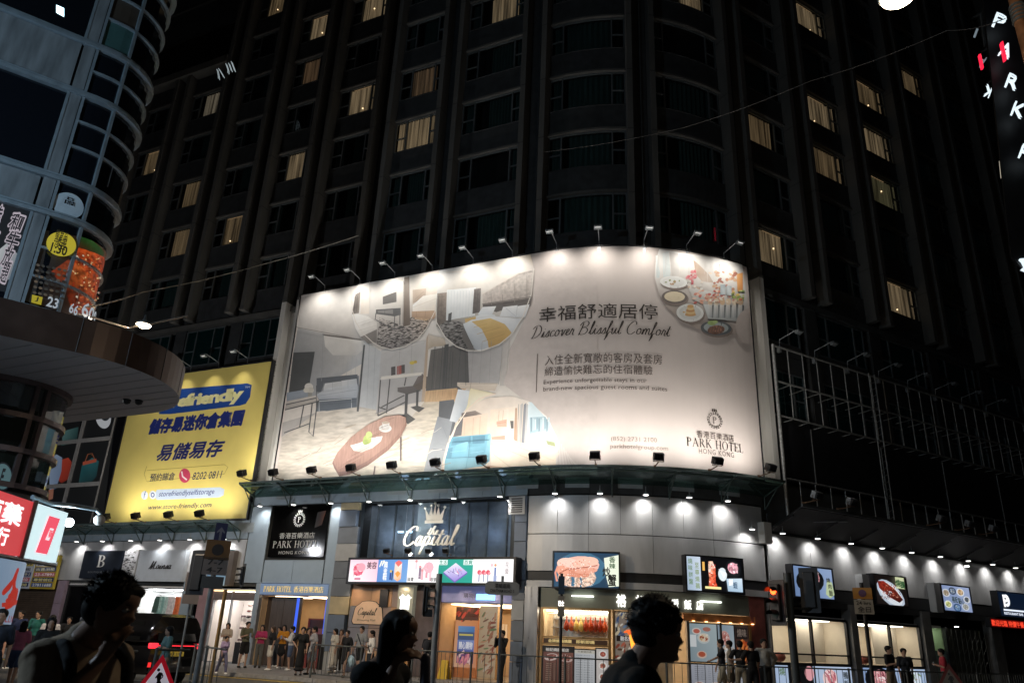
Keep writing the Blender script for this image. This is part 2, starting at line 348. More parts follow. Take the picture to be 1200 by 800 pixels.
# ---------------- printed art ----------------
class Art:
    """pictures drawn in layers on the facade; shapes given by photo pixels lying on that facade"""
    def __init__(s,o,m,st=.00025): s.mb=MB().use(m); s.o=o; s.st=st; s.k=0; s.base=m
    def poly(s,pts,c,m=None,raw=False,z=None):
        if isinstance(c,str): c=lin(c)
        if c and isinstance(c[0],str): c=[lin(x) for x in c]
        n=len(pts); cs=c if isinstance(c[0],(tuple,list)) else [c]*n
        q=[at(x,y,s.o) for x,y in pts] if not raw else pts
        s.mb.use(m or s.base); s.k+=1; o=s.o+s.st*s.k if z is None else z
        bm=bmesh.new(); L=bm.verts.layers.float_vector.new('c')
        vs=[]
        for p,cc in zip(q,cs): v=bm.verts.new((p[0],p[1],0)); v[L]=cc; vs.append(v)
        try: bm.faces.new(vs)
        except Exception: bm.free(); return s
        bmesh.ops.triangulate(bm,faces=bm.faces[:])
        smin=min(p[0] for p in q);smax=max(p[0] for p in q)
        if smax>S0 and smin<S1 and smax-smin>.5:
            x=max(S0,smin); 
            while x<min(S1,smax):
                bmesh.ops.bisect_plane(bm,geom=bm.verts[:]+bm.edges[:]+bm.faces[:],plane_co=(x,0,0),plane_no=(1,0,0)); x+=.35
        bm.verts.index_update()
        s.mb.add([S(v.co.x,v.co.y,o) for v in bm.verts],[tuple(v.index for v in f.verts) for f in bm.faces],cols=[tuple(v[L]) for v in bm.verts])
        bm.free(); return s
    def ell(s,cx,cy,rx,ry,c,rot=0.,n=24,a0=0,a1=360,m=None):
        cr,sr=math.cos(R(rot)),math.sin(R(rot)); P=[]
        full=(a1-a0)>=360
        for i in range(n if full else n+1):
            a=R(a0+(a1-a0)*i/n); x=rx*math.cos(a);y=ry*math.sin(a); P.append((cx+x*cr-y*sr,cy+x*sr+y*cr))
        return s.poly(P,c,m)
    def line(s,pts,wd,c):
        V,Fc=ribbon(pts,wd,0)
        if isinstance(c,str): c=lin(c)
        s.k+=1; o=s.o+s.st*s.k; s.mb.use(s.base)
        q=[at(x,y,s.o) for x,y in V]; s.mb.add([S(a,b,o) for a,b in q],Fc,cols=[c]*len(q)); return s
    def text(s,st,a,b,c,L=False,**k):
        if isinstance(c,str): c=lin(c)
        s.k+=1; s.mb.use(s.base); pxt=at(*a,s.o); q=at(*b,s.o)
        if L: q=(at(b[0],a[1],s.o)[0],at(a[0],b[1],s.o)[1])
        ptext(s.mb,st,pxt[0],q[0],pxt[1],q[1],s.o+s.st*s.k+.001,c=c,**k); return s
    def build(s,name,parent,sep=False): return s.mb.build(name,None,parent)
# ---------------- common materials ----------------
concrete=mat('concrete',(.10,.097,.09),.85,var=.2,scale=1.2,bump=.3,stretch=(1,1,.25))
dconc=mat('dark_concrete',(.055,.06,.062),.8,var=.25,scale=1.5,bump=.2)
spand=mat('spandrel_grey',(.038,.041,.043),.75,var=.3,scale=2.5,bump=.25)
alu=mat('aluminium',(.35,.37,.39),.4,.6,var=.12,scale=6)
dalu=mat('window_aluminium',(.16,.18,.19),.5,.5,var=.15,scale=6)
steel=mat('brushed_steel',(.45,.45,.46),.3,.9,var=.1,scale=9,stretch=(1,1,.1))
black=mat('black_paint',(.015,.015,.017),.5,var=.2)
blackm=mat('black_metal',(.03,.03,.033),.45,.3,var=.2,scale=8)
void=mat('room_dark',(.012,.014,.016),.9,var=0)
curt=mat('curtain_teal',(.035,.085,.085),.85,var=.3,scale=4,stretch=(6,6,.3))
wglass=glass('window_glass',(.86,.86,.85),.05)
clad=mat('metal_cladding',(.50,.505,.52),.45,.25,var=.14,scale=1.1,bump=.08,dirt=.12,stretch=(1,1,.35))
cladb=mat('blue_grey_cladding',(.31,.38,.44),.45,.25,var=.12,scale=1.1,bump=.05)
white=mat('white_paint',(.75,.75,.74),.5,var=.06)
wood=mat('wood_brown',(.22,.11,.05),.5,var=.3,scale=3,stretch=(4,4,.4),bump=.1)
cream=mat('cream_panel',(.55,.42,.28),.6,var=.1,scale=2)
def litcurtain(name,c,e):
    if name in MATS: return MATS[name]
    m=bpy.data.materials.new(name); m.use_nodes=True; t=m.node_tree; b=t.nodes['Principled BSDF']; b.inputs['Base Color'].default_value=(.3,.25,.18,1)
    tc=t.nodes.new('ShaderNodeTexCoord'); mp=t.nodes.new('ShaderNodeMapping'); mp.inputs['Scale'].default_value=(9,9,.25); n=t.nodes.new('ShaderNodeTexNoise'); n.inputs['Scale'].default_value=1.; n.inputs['Detail'].default_value=4
    t.links.new(tc.outputs['Object'],mp.inputs[0]); t.links.new(mp.outputs[0],n.inputs['Vector'])
    r=t.nodes.new('ShaderNodeMapRange'); r.inputs[1].default_value=.35; r.inputs[2].default_value=.68; r.inputs[3].default_value=.12*e; r.inputs[4].default_value=e*1.3; t.links.new(n.outputs[0],r.inputs[0])
    b.inputs['Emission Color'].default_value=(*c,1); t.links.new(r.outputs[0],b.inputs['Emission Strength']); MATS[name]=m; return m
litA=litcurtain('lit_curtain_warm',(1,.70,.38),.10)
litB=litcurtain('lit_curtain_bright',(1,.74,.44),.16)
litG=litcurtain('lit_curtain_greenish',(.85,.78,.42),.08)
litP=litcurtain('lit_curtain_pale',(1,.85,.62),.10)
litC=litcurtain('lit_curtain_dim',(1,.62,.35),.06)
litR=emit('lit_room',(1,.6,.28),.10)
spot_em=emit('room_lamp',(1,.72,.42),2.5)
# ---------------- ground ----------------
asphalt=mat('asphalt',(.055,.052,.05),.7,var=.25,scale=2.,bump=.25)
pave=mat('pavement_tiles_grey',(.17,.165,.16),.75,var=.2,scale=2.5,bump=.2)
m=MB(); 
N=24
gv=[(-400,-150,0),(400,-150,0),(400,400,0),(-400,400,0)]
struct(m.add(gv,[(0,1,2,3)]).build('road',asphalt))
PW=5.3
m=MB(); m.pbox(-45,75,.004,.12,-.3,PW-.15); struct(m.build('pavement',pave))
kroot=empty('kerb',S(-45,0,PW),'pale granite kerb stones edging the pavement in front of the hotel','kerb'); kroot['kind']='structure'
for k in ('label','category'): del kroot[k]
s=-44.
gran=mat('granite',(.26,.25,.24),.7,var=.2,scale=9)
while s<60:
    m=MB(); m.pbox(s,s+.98,.004,.13,PW-.14,PW); m.build('kerb_stone',gran,kroot); s+=1.
# pavement slabs (near the shops they read as a tiled strip)
prt=bpy.data.objects['pavement']
m=MB()
s=-24.
slabm=mat('paving_slab',(.2,.19,.185),.7,var=.18,scale=4)
while s<34:
    for k in range(6):
        m.pbox(s+.02,s+.86,.12,.126,.05+k*.85,.05+k*.85+.82,step=2)
    s+=.88
o=m.build('paving_slabs',slabm,prt); o['kind']='stuff'
# road markings: yellow double line along kerb, lane dashes
ylw=mat('road_paint_yellow',(.55,.38,.05),.7,var=.25,scale=8); wht=mat('road_paint_white',(.6,.6,.58),.7,var=.25,scale=8)
for q in (PW+.35,PW+.6):
    m=MB(); m.pbox(-44,60,.003,.006,q,q+.1); struct(m.build('road_marking',ylw))
s=-40
while s<58:
    m=MB(); m.pbox(s,s+2,.003,.006,PW+4.2,PW+4.35); struct(m.build('road_marking',wht)); s+=5
# ---------------- hotel ----------------
hotel=empty('hotel_building',S(9,0,0),'dark high-rise hotel with ribbed concrete fins, rounded corner and grey shop podium','hotel')
ev=mat('pale_floodlit_render',(.72,.70,.66),.8,var=.16,scale=1.5,bump=.15,stretch=(1,1,.2))
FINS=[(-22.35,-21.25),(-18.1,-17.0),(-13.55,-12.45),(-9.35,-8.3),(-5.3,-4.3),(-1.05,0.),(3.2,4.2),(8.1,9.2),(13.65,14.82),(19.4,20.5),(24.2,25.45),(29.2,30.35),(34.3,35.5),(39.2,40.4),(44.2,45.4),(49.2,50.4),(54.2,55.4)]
ZT=52.4; ZB=17.8
FL=[17.6+3.465*k for k in range(0,11)]
TOPL=36.9
FL0=[17.6+3.465*k-.4 for k in range(-2,11)]
def ftop(i): return TOPL-.3 if i<=1 else (TOPL if False else ZT)
for i,(a,b) in enumerate(FINS):
    zt=TOPL-.6 if i<=1 else ZT
    for j,x in enumerate((a,b)):
        z0=ZB
        if i in (4,9):
            zl_=6.6 if i==4 else 7.6
            m=MB(); m.pbox(x-.15,x+.15,zl_,ZB-.14,-.95,-.28); m.build('edge_fin',ev,hotel)  # pale tone stands in for floodlight on the lower concrete fins
        w=.14
        m=MB(); m.pbox(x-w,x+w,z0,zt,-.95,-.3)
        # drip cap at the fin foot
        m.pbox(x-w-.02,x+w+.02,z0-.12,z0,-.97,-.27)
        m.use(concrete)
        m.build('fin',concrete,hotel)
        m=MB()
        for zj in FL0:
            if z0<zj<zt-1: m.pbox(x-w-.004,x+w+.004,zj,zj+.03,-.95,-.297)
        jo=m.build('joint_lines',black,hotel); jo['kind']='stuff'
    # recessed strip with service pipes between the fins
    m=MB(); m.pbox(a+.14,b-.14,ZB-.4 if i not in(4,9) else 6.6,zt,-1.15,-1.0); m.build('pier_panel',spand,hotel)
    m=MB(); xm=(a+b)/2; m.tube(S(xm+.1,ZB,-.9),S(xm+.1,zt,-.9),.05,6); m.build('drain_pipe',dconc,hotel)
LIT={}
for q in [(2,7,'A'),(3,6,'B'),(4,6,'B'),(3,5,'D'),(4,4,'B'),(1,5,'A'),(5,3,'F'),(5,4,'C'),(6,5,'B'),(0,4,'A'),(3,3,'B'),(1,3,'A'),(1,2,'A'),(2,2,'A'),(2,1,'R'),(8,5,'B'),(10,6,'B'),(9,3,'A'),(10,4,'B'),(10,3,'A'),(11,5,'A'),(11,4,'B'),(11,3,'A'),(12,6,'A'),(12,7,'N'),(9,1,'B'),(11,1,'B'),(11,2,'N'),(10,1,'N')]: LIT[(q[0],q[1])]=q[2]
def pleats(mb,s0,s1,z0,z1,o,n):
    V=[];Fc=[]
    for i in range(n+1):
        s=s0+(s1-s0)*i/n; oo=o+(.035 if i%2 else -.035); V+= [S(s,z0,oo),S(s,z1,oo)]
        if i: b=2*i; Fc.append((b-2,b,b+1,b-1))
    mb.add(V,Fc)
def window(bay,fl,s0,s1,zl,right):
    """s0..s1 clear width, zl lintel height"""
    zb=zl-2.05; a=s0+.72; b=s1-.72; zt=zl-.06; zm=zl-1.15
    fr=MB()
    for (x,y) in ((s0,s0+.06),(a-.04,a+.04),(b-.04,b+.04),(s1-.06,s1)): fr.pbox(x,y,zb,zt,-1.02,-.93)
    for (x,y) in ((s0+.06,a-.04),(a+.04,b-.04),(b+.04,s1-.06)): fr.pbox(x,y,zt-.06,zt,-1.02,-.935); fr.pbox(x,y,zb,zb+.06,-1.02,-.935)
    for (x,y) in ((s0+.06,a-.04),(b+.04,s1-.06)): fr.pbox(x,y,zm-.03,zm+.03,-1.02,-.935)
    w_=fr.build('window',dalu,hotel)
    for (x,y,p,q) in ((s0+.06,a-.04,zb+.06,zm-.03),(s0+.06,a-.04,zm+.03,zt-.06),(a+.04,b-.04,zb+.06,zt-.06),(b+.04,s1-.06,zb+.06,zm-.03),(b+.04,s1-.06,zm+.03,zt-.06)):
        g=MB(); g.pbox(x,y,p,q,-.985,-.975); g.build('pane',wglass,w_)
    g=MB(); g.pbox(s0-.05,s1+.05,zl-.05,zl+.06,-1.0,-.78); g.build('lintel',concrete,w_)
    k=LIT.get((bay,fl)); rnd=random.Random(bay*31+fl)
    if k and k!='N':
        mt={'A':litA,'B':litB,'C':litC,'D':litC,'F':litB,'R':litR}[k]
        g=MB()
        if k=='F': pleats(g,s0+.08,s1-.08,zb+.04,zt,-1.12,34)
        elif k=='R': g.pbox(a+.3,b+.0,zb+.04,zt,-1.5,-1.45)
        elif right: pleats(g,s0+.7,(s1-.85 if bay==9 else s1-.12),zb+.04,zt-.05,-1.12,24)
        else: pleats(g,b-1.45-(rnd.random()*.2),b+.02,zb+.04,zt-.05,-1.12,16)
        if k=='A': mt=[litA,litG,litA,litP][int(rnd.random()*4)]
        g.build('curtain',mt,w_)
        if k in 'AB' and rnd.random()<.7:
            g=MB(); sx=(s0+1.4+rnd.random()*.8) if right else (b-.3-rnd.random()*.6); g.ell(S(sx,zb+.35+rnd.random()*.9,-1.09),.045,.045,.045,6,5); g.build('bedside_lamp',spot_em,w_)
            g=MB(); c0=s0+1.2 if right else b-1.4; g.pbox(c0,c0+1.3,zt-.07,zt-.035,-1.1,-1.085); g.build('curtain_glow_strip',emit('curtain_top_glow',(1,.66,.36),.25),w_)
    elif k=='N':
        g=MB(); pleats(g,s0+.3,s0+.62,zb+.1,zt-.05,-1.12,5); g.build('curtain',litA,w_)
    g=MB(); 
    if rnd.random()<.75: pleats(g,a+.05+(rnd.random()*.9),b-.05,zb+.04,zt,-1.2,16); 
    if rnd.random()<.6: pleats(g,s0+.08,a-.05,zb+.04,zt,-1.2,6)
    if rnd.random()<.6: pleats(g,b+.05,s1-.08,zb+.04,zt,-1.2,6)
    if g.v: g.build('drape',curt,w_)
for i in range(len(FINS)-1):
    a=FINS[i][1]+.14; b=FINS[i+1][0]-.14
    right=i>=9
    for k,zl in enumerate(FL):
        if i<2 and zl>TOPL-1: continue
        if k>0: window(i,k,a,b,zl,right)
        m=MB(); z1=(FL[k+1] if k+1<len(FL) else zl+3.46)-2.05
        m.pbox(a,b,zl+.06,z1,-1.15,-.9); m.pbox(a,b,z1,z1+.03,-1.15,-.86)
        m.build('spandrel',spand,hotel)
    # dark room volume behind the bay
    m=MB(); m.pbox(a-.3,b+.3,15,FL[-1]+1 if i>1 else TOPL,-1.9,-1.8); m.build('room_wall',void,hotel)
# stepped roof band at the far left
m=MB(); m.pbox(-26,-13.7,TOPL-.55,TOPL,-1.2,-.2); m.build('roof_band',concrete,hotel)
m=MB(); m.pbox(-40,-13.7,TOPL,58,-5,-4); m.pbox(-40,-22.5,6.5,TOPL-.6,-1.6,-1.2); m.build('setback_wall',dconc,hotel)
for z in (41,44.5,48): m=MB(); m.pbox(-38,-13.8,z,z+.12,-4,-3.85); m.build('ledge',concrete,hotel)
# main mass behind
m=MB(); m.pbox(-40,75,0,58,-9,-8.6); m.build('core_wall',void,hotel)
m=MB(); m.pbox(-13.6,60,55.4,55.8,-8,-.9); m.build('roof_slab',dconc,hotel)
# --- storey under the fins (z 14.6 .. 17.5): transfer band + wide windows
m=MB(); m.pbox(-34,19.4,17.25,17.5,-1.1,-.62); m.build('transfer_ledge',concrete,hotel)
m=MB(); m.pbox(20.5,60,17.25,17.5,-1.1,-.7); m.build('transfer_ledge',dconc,hotel)
tealg=glass('teal_glass',(.3,.55,.55),.12,body=.35,bodyc=(.01,.05,.05))
def lowwin(s0,s1,z0,z1):
    fr=MB(); n=3; 
    xs=[s0,s0+.75,s1-.75,s1]
    for x in xs: fr.pbox(x-.04,x+.04,z0,z1,-1.0,-.9)
    for x,y in zip(xs,xs[1:]): fr.pbox(x+.04,y-.04,z1-.07,z1,-1.0,-.91); fr.pbox(x+.04,y-.04,z0,z0+.07,-1.0,-.91)
    fr.pbox(xs[0]+.04,xs[1]-.04,z0+.9,z0+.96,-1.0,-.91); fr.pbox(xs[2]+.04,xs[3]-.04,z0+.9,z0+.96,-1.0,-.91)
    w_=fr.build('window',dalu,hotel)
    for x,y in zip(xs,xs[1:]): g=MB(); g.pbox(x+.04,y-.04,z0+.07,z1-.07,-.96,-.95); g.build('pane',tealg,w_)
    g=MB(); pleats(g,s0+.9,s1-.9,z0,z1,-1.3,14); g.build('drape',curt,w_)
for i in range(0,len(FINS)-1):
    a=FINS[i][0]+.5; b=FINS[i+1][0]-.1
    if 4<=i<=8: continue
    lowwin(a+.3,b-.5,15.0,17.2)
    m=MB(); m.pbox(a-.6,a+.24,14.4,17.25,-1.15,-.85); m.build('pier_panel',spand,hotel)
    m=MB(); m.pbox(a+.24,b-.44,14.4,14.96,-1.15,-.87); m.build('spandrel',spand,hotel)
    if i>=9:
        lowwin(a+.3,b-.5,11.4,13.6)
        m=MB(); m.pbox(a-.6,a+.24,7.9,14.38,-1.15,-.85); m.build('pier_panel',spand,hotel)
        m=MB(); m.pbox(a+.24,b-.44,13.64,14.38,-1.15,-.87); m.pbox(a+.24,b-.44,7.9,11.36,-1.15,-.87); m.build('spandrel',spand,hotel)
m=MB(); m.pbox(-40,62,6.5,18,-2.0,-1.7); m.build('wall',void,hotel)
# edge walls beside the banner, floodlight put into their pale tone
ev=mat('pale_floodlit_render',(.42,.41,.39),.8,var=.12,scale=1.5,bump=.1,stretch=(1,1,.2))
for a,b in ((-5.12,-4.48),(19.58,20.32)):
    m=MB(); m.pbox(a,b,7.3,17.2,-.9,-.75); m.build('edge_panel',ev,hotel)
# ---------------- podium ----------------
# cladding upper wall behind canopy (left part, z 5.3..7)
def panels(s0,s1,z0,z1,w,mt,o=0.,name='cladding_panel',gap=.015,d=.06):
    n=max(1,round((s1-s0)/w)); 
    for i in range(n):
        a=s0+(s1-s0)*i/n; b=s0+(s1-s0)*(i+1)/n
        m=MB(); m.pbox(a+gap/2,b-gap/2,z0+gap/2,z1-gap/2,o-d,o); m.build(name,mt,hotel)
for q_ in ((-24,1.25,3.35,8.0),(1.25,8.52,3.35,4.4),(1.25,8.52,6.92,8.0),(8.52,62,3.35,8.0)): m=MB(); m.pbox(*q_,-.35,-.12); m.build('podium_wall',dconc,hotel)
panels(-24,-4.95,5.45,7.15,2.1,cladb)            # blue grey upper band left
panels(-24,-4.95,3.52,5.43,2.6,clad)
panels(-4.9,9.25,6.95,7.75,1.9,cladb)
panels(-4.9,-3.75,3.5,6.93,1.1,cladb); panels(-.3,.25,3.5,6.93,.6,cladb)
panels(-3.7,-.35,3.5,4.5,1.7,cladb)
panels(9.3,19.0,5.46,6.92,1.2,clad); panels(9.3,19.0,4.08,5.44,2.4,clad); panels(9.3,19.1,6.96,7.7,2.4,spand)
# black strip painting the shade of a reveal + soffit band of the corner shop
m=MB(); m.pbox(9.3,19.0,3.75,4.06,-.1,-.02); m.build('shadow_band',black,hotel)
m=MB(); m.pbox(9.3,19.0,3.5,3.73,-.1,.04); m.build('fascia_trim',clad,hotel)
m=MB(); m.pbox(18.75,19.15,5.5,6.3,-.1,.32); m.build('end_box',ev,hotel)
panels(19.2,52,4.05,5.95,2.45,clad)
m=MB(); m.pbox(19.2,60,3.55,4.03,-.1,-.02); m.build('shadow_band',black,hotel)  # black strip standing for shade above the trim
m=MB(); m.pbox(19.2,60,3.3,3.53,-.1,.05); m.build('fascia_trim',blackm,hotel)
# pale light squares on the band behind the canopy
for k in range(27):
    s=-22+k*2.05
    if s>18: break
    if -5.3<s<-4.2: continue
    m=MB(); m.pbox(s,s+.95,7.2 if s>-4 else 5.75,7.62 if s>-4 else 6.2,-.01,.02); m.build('vent_cover',mat('vent_cover_grey',(.3,.34,.36),.5,var=.1),hotel)
# checker tile pier left and right of The Capital
tc_=[mat('tile_slate',(.16,.18,.21),.5,var=.1),mat('tile_pale',(.38,.39,.4),.5,var=.1),mat('tile_cream',(.5,.42,.26),.5,var=.1),mat('tile_blue',(.13,.17,.24),.5,var=.1)]
rr=random.Random(3)
for (a,b) in ((.28,1.25),(8.78,9.28)):
    z=.12
    while z<6.9:
        h=.72; zz=min(6.92,z+h); q=rr.choice([0,1,2,3,0,3]) if b>5 else rr.choice([0,1,2,0,3]); j=rr.uniform(-.1,.12) if a<5 else 0
        m=MB(); m.pbox(a,b+j,z+.01,zz-.01,-.12,.08+rr.random()*.03); m.build('facing_block',tc_[q],hotel); z=zz
m=MB(); 
m.pbox(8.5,9.2,6.2,6.9,.1,.13); v=m.build('louvre',clad,hotel)
for k in range(7): m=MB(); m.pbox(8.62,9.1,6.27+k*.085,6.31+k*.085,.13,.15); m.build('slat',black,v)
# ---------------- glass canopy over the shops ----------------
cgl=glass('canopy_glass',(.55,.72,.68),.15,body=.25,bodyc=(.08,.12,.11))
grn=mat('green_grey_steel',(.12,.16,.15),.5,.5,var=.2,scale=6)
can=empty('glass_canopy',S(7,7.8,0),'long green glass canopy on steel brackets below the large hotel banner','canopy')
def canopy(can,s0,s1,zo,zi,od,step):
    n=round((s1-s0)/step)
    m=MB(); m.pbox(s0,s1,zo-.02,zo+.06,od,od+.05); m.build('edge_rail',grn,can)
    m=MB(); m.pbox(s0,s1,zo-.12,zo-.06,od-.25,od-.2); m.build('edge_pipe',grn,can)
    for i in range(n):
        a=s0+(s1-s0)*i/n; b=s0+(s1-s0)*(i+1)/n; m=MB()
        k=3 if (a<S1 and b>S0) else 1
        for j in range(k):
            q0=a+.02+(b-a-.04)*j/k; q1=a+.02+(b-a-.04)*(j+1)/k
            m.add([S(q0,zi,.03),S(q1,zi,.03),S(q1,zo,od),S(q0,zo,od),S(q0,zi+.02,.03),S(q1,zi+.02,.03),S(q1,zo+.02,od),S(q0,zo+.02,od)],[(3,2,1,0),(4,5,6,7),(0,1,5,4),(2,3,7,6)])
        m.build('glass_panel',cgl,can)
    for i in range(n+1):
        s=s0+(s1-s0)*i/n; t=tan(s)*.025; m=MB()
        A=S(s,zi-.02,.04);B=S(s,zo-.03,od);C_=S(s,zi-.5,.04)
        m.hexa([A-t,B-t,B+t,A+t,A-t+Vector((0,0,.06)),B-t+Vector((0,0,.06)),B+t+Vector((0,0,.06)),A+t+Vector((0,0,.06))])
        m.tube(C_,S(s,zo-.06,od*.75),.025,6); m.tube(C_,A,.025,6); m.build('bracket',grn,can)
canopy(can,-4.9,19.2,7.8,7.35,1.1,2.2)
can2=empty('glass_canopy',S(-14,6,0),'shorter green glass canopy under the yellow storage banner','canopy')
canopy(can2,-22.5,-5.4,6.15,5.8,1.0,2.1)
# dark sloping canopy over the right-hand shops
can3=empty('metal_canopy',S(40,6.5,0),'dark steel canopy deck above the right-hand restaurant shops','canopy')
for i in range(16):
    a=19.3+i*2.6; m=MB(); m.add([S(a,6.05,0),S(a+2.57,6.05,0),S(a+2.57,6.75,1.7),S(a,6.75,1.7),S(a,6.12,0),S(a+2.57,6.12,0),S(a+2.57,6.82,1.7),S(a,6.82,1.7)],[(3,2,1,0),(4,5,6,7),(0,1,5,4),(2,3,7,6),(1,2,6,5),(3,0,4,7)]); m.build('deck_panel',mat('deck_black',(.006,.006,.007),.7,var=0),can3)
    m=MB(); m.tube(S(a,6.0,.02),S(a,6.5,1.3),.04,6); m.tube(S(a,6.0,.02),S(a,6.7,.02),.04,6); m.build('bracket',blackm,can3)
m=MB(); m.pbox(19.3,60.9,6.78,6.9,1.7,1.78); m.build('edge_rail',dalu,can3)
for i in range(4):
    a=19.6+i*.0; 
m=MB(); m.tube(S(19.4,6.35,.5),S(22.4,6.6,1.4),.035); m.build('tie_rod',alu,can3)
# ---------------- lamps ----------------
def spot(name,e,size,blend,c,parent,loc,direction,r=.05):
    ld=bpy.data.lights.new(name,'SPOT'); ld.energy=e; ld.spot_size=R(size); ld.spot_blend=blend; ld.color=c; ld.shadow_soft_size=r
    o=bpy.data.objects.new(name,ld); col.objects.link(o); o.location=loc; o.rotation_mode='QUATERNION'; o.rotation_quaternion=Vector(direction).to_track_quat('-Z','Y')
    if parent: o.parent=parent
    return o
led_em=emit('led_face',(1,.98,.93),6.)
arm_em=emit('arm_lamp_face',(1,.97,.9),2.2)
led_off=mat('lamp_glass_off',(.3,.32,.33),.2,var=0)
def protos_arm(lit,e,tone=(1,.95,.87),size=75):
    """arm lamp on top of a banner: local x along the wall, -y outward"""
    r=empty('arm_lamp',(0,0,0),None,None,local=True); 
    m=MB(); m.box(-.06,.06,-.05,.12,-.25,.02); m.tube((0,0,0),(0,-.05,.38),.022,6); m.tube((0,-.05,.34),(0,-.95,.5),.022,6); m.tube((0,-.95,.5),(0,-1.05,.42),.018,6); m.build('arm',alu,r)
    m=MB(); m.obox((0,-1.1,.37),(.17,0,0),(0,.10,-.045),(0,.02,.05)); h=m.build('lamp_head',dalu,r,bevel=.01)
    m=MB(); m.obox((0,-1.085,.312),(.13,0,0),(0,.06,-.026),(0,.002,.006)); m.build('lamp_face',arm_em if lit else led_off,h)
    m=MB(); m.tube((-.06,-.02,.1),(.12,-.1,.2),.012,5); m.tube((.12,-.1,.2),(.1,-.04,-.05),.012,5); m.build('cable',blackm,r)
    if lit: spot('lamp_light',e,size,1.,tone,r,(0,-1.12,.22),(0,.4,-.92))
    return r
def protos_flood(e,tone=(1,.95,.88),lit=True,size=168):
    """floodlight standing on the canopy edge, shining back up at the banner"""
    r=empty('floodlight',(0,0,0),None,None,local=True)
    D_=-.34
    m=MB(); m.tube((0,.0,-.02),(0,-.28+D_,.02),.02,6); m.tube((-.2,-.28+D_,.04),(.2,-.28+D_,.04),.018,6); m.tube((-.2,-.28+D_,.04),(-.2,-.3+D_,.2),.012,5); m.tube((.2,-.28+D_,.04),(.2,-.3+D_,.2),.012,5); m.box(-.04,.04,-.04,.04,-.04,.03); m.build('bracket',mat('rusty_steel',(.2,.12,.07),.7,.4,var=.3),r)
    m=MB(); ay=Vector((0,.09,.045)); az=Vector((0,-.06,.12)); m.obox((0,-.3+D_,.22),(.19,0,0),ay,az); h=m.build('lamp_housing',black,r,bevel=.01)
    m=MB()
    for k in range(7): x=-.165+k*.055; m.obox((x,-.42+D_,.16),(.008,0,0),(0,.04,.02),az*.9)
    m.build('cooling_fins',black,r)
    m=MB(); m.obox((0,-.2+D_,.266),(.16,0,0),(0,.004,.002),az*.85); m.build('lamp_face',led_em,h)
    if lit: spot('lamp_light',e,size,1.,tone,r,(0,-.16+D_,.29),(0,.36,.933),.08)
    return r
def place(proto,first,s,z,o,label,cat,group,flip=False,tilt=0.):
    r=proto if first else copy_tree(proto)
    r.location=S(s,z,o); r.rotation_euler=(0,tilt,rotz(s)); tag(r,label,cat,group); return r
AL=[(379.8,339),(421,332),(462,324),(506,317),(554,309),(600,299),(652,291.6),(702,287.5),(755,287.5),(805,293),(849,304)]
arm=protos_arm(True,165,size=130)
for i,q in enumerate(AL):
    s,z=at(*q,0); place(arm,i==0,s,17.72,-.05,'%s arm lamp from the left along the top edge of the large hotel banner'%ORD[i],'lamp','arm lamps over the hotel banner')
FLD=[(332.5,560),(377,558),(422.4,556),(469.7,553),(520,551),(573.6,548),(633,543),(698.5,542),(767,544),(830.5,550),(888,557)]
fl=protos_flood(290)
for i,q in enumerate(FLD):
    s,z=at(*q,1.1); place(fl,i==0,s,7.86,1.16,'%s black floodlight from the left standing below the large hotel banner'%ORD[i],'floodlight','floodlights under the hotel banner')
# yellow banner lamps
arm2=protos_arm(True,85,(1,.95,.85))
for i,s in enumerate((-12.9,-10.9,-8.9,-6.9)):
    place(arm2,i==0,s,14.25,-.05,'%s arm lamp from the left above the yellow storage banner'%ORD[i],'lamp','arm lamps over the yellow banner')
fl2=protos_flood(170,(1,.95,.85))
for i,q in enumerate(((138,607),(173,605),(211,604),(247,603))):
    s,z=at(*q,1.0); place(fl2,i==0,s,6.2,1.02,'%s floodlight from the left at the foot of the yellow storage banner'%ORD[i],'floodlight','floodlights under the yellow banner')
place(fl2,False,at(293,560,.9)[0],8.0,.8,'single floodlight at the upper right edge of the yellow storage banner','floodlight',None)
# downlights under the canopies
dl=empty('downlight',(0,0,0),None,None,local=True)
m=MB(); m.tube((0,0,.32),(0,0,.06),.012,5); m.lathe((0,0,0),[(.11,0),(.13,.02),(.09,.08),(.03,.1)],12); m.build('lamp_housing',alu,dl)
m=MB(); m.lathe((0,0,-.012),[(.1,0),(.1,.008)],12); m.build('lamp_face',led_em,dl)
spot('lamp_light',88,124,1.,(1,.97,.92),dl,(0,0,-.03),(0,.42,-.9),.04)
DL=[]
for x in (305,344,387.5,432,480,531,585): DL.append((at(x,587,.45)[0],6.86,'under the glass canopy left of the corner'))
for x in (650,703,757,808,853): DL.append((at(x,578,.45)[0],6.9,'above the grey corner shop wall'))
for x in (58,90,120,153,187,222,262): DL.append((at(x,631,.45)[0],5.4,'under the canopy below the yellow banner'))
for x in (885,921,962,1001,1037,1071,1104,1136,1164,1190,1215,1238): DL.append((at(x,660,.45)[0],5.93,'above the right-hand shop signs'))
cnt={}
for i,(s,z,w_) in enumerate(DL):
    cnt[w_]=cnt.get(w_,0)+1
    place(dl,i==0,s,z,.42,'%s small round downlight from the left %s'%(ORD[cnt[w_]-1],w_),'downlight','downlights along the shop podium')
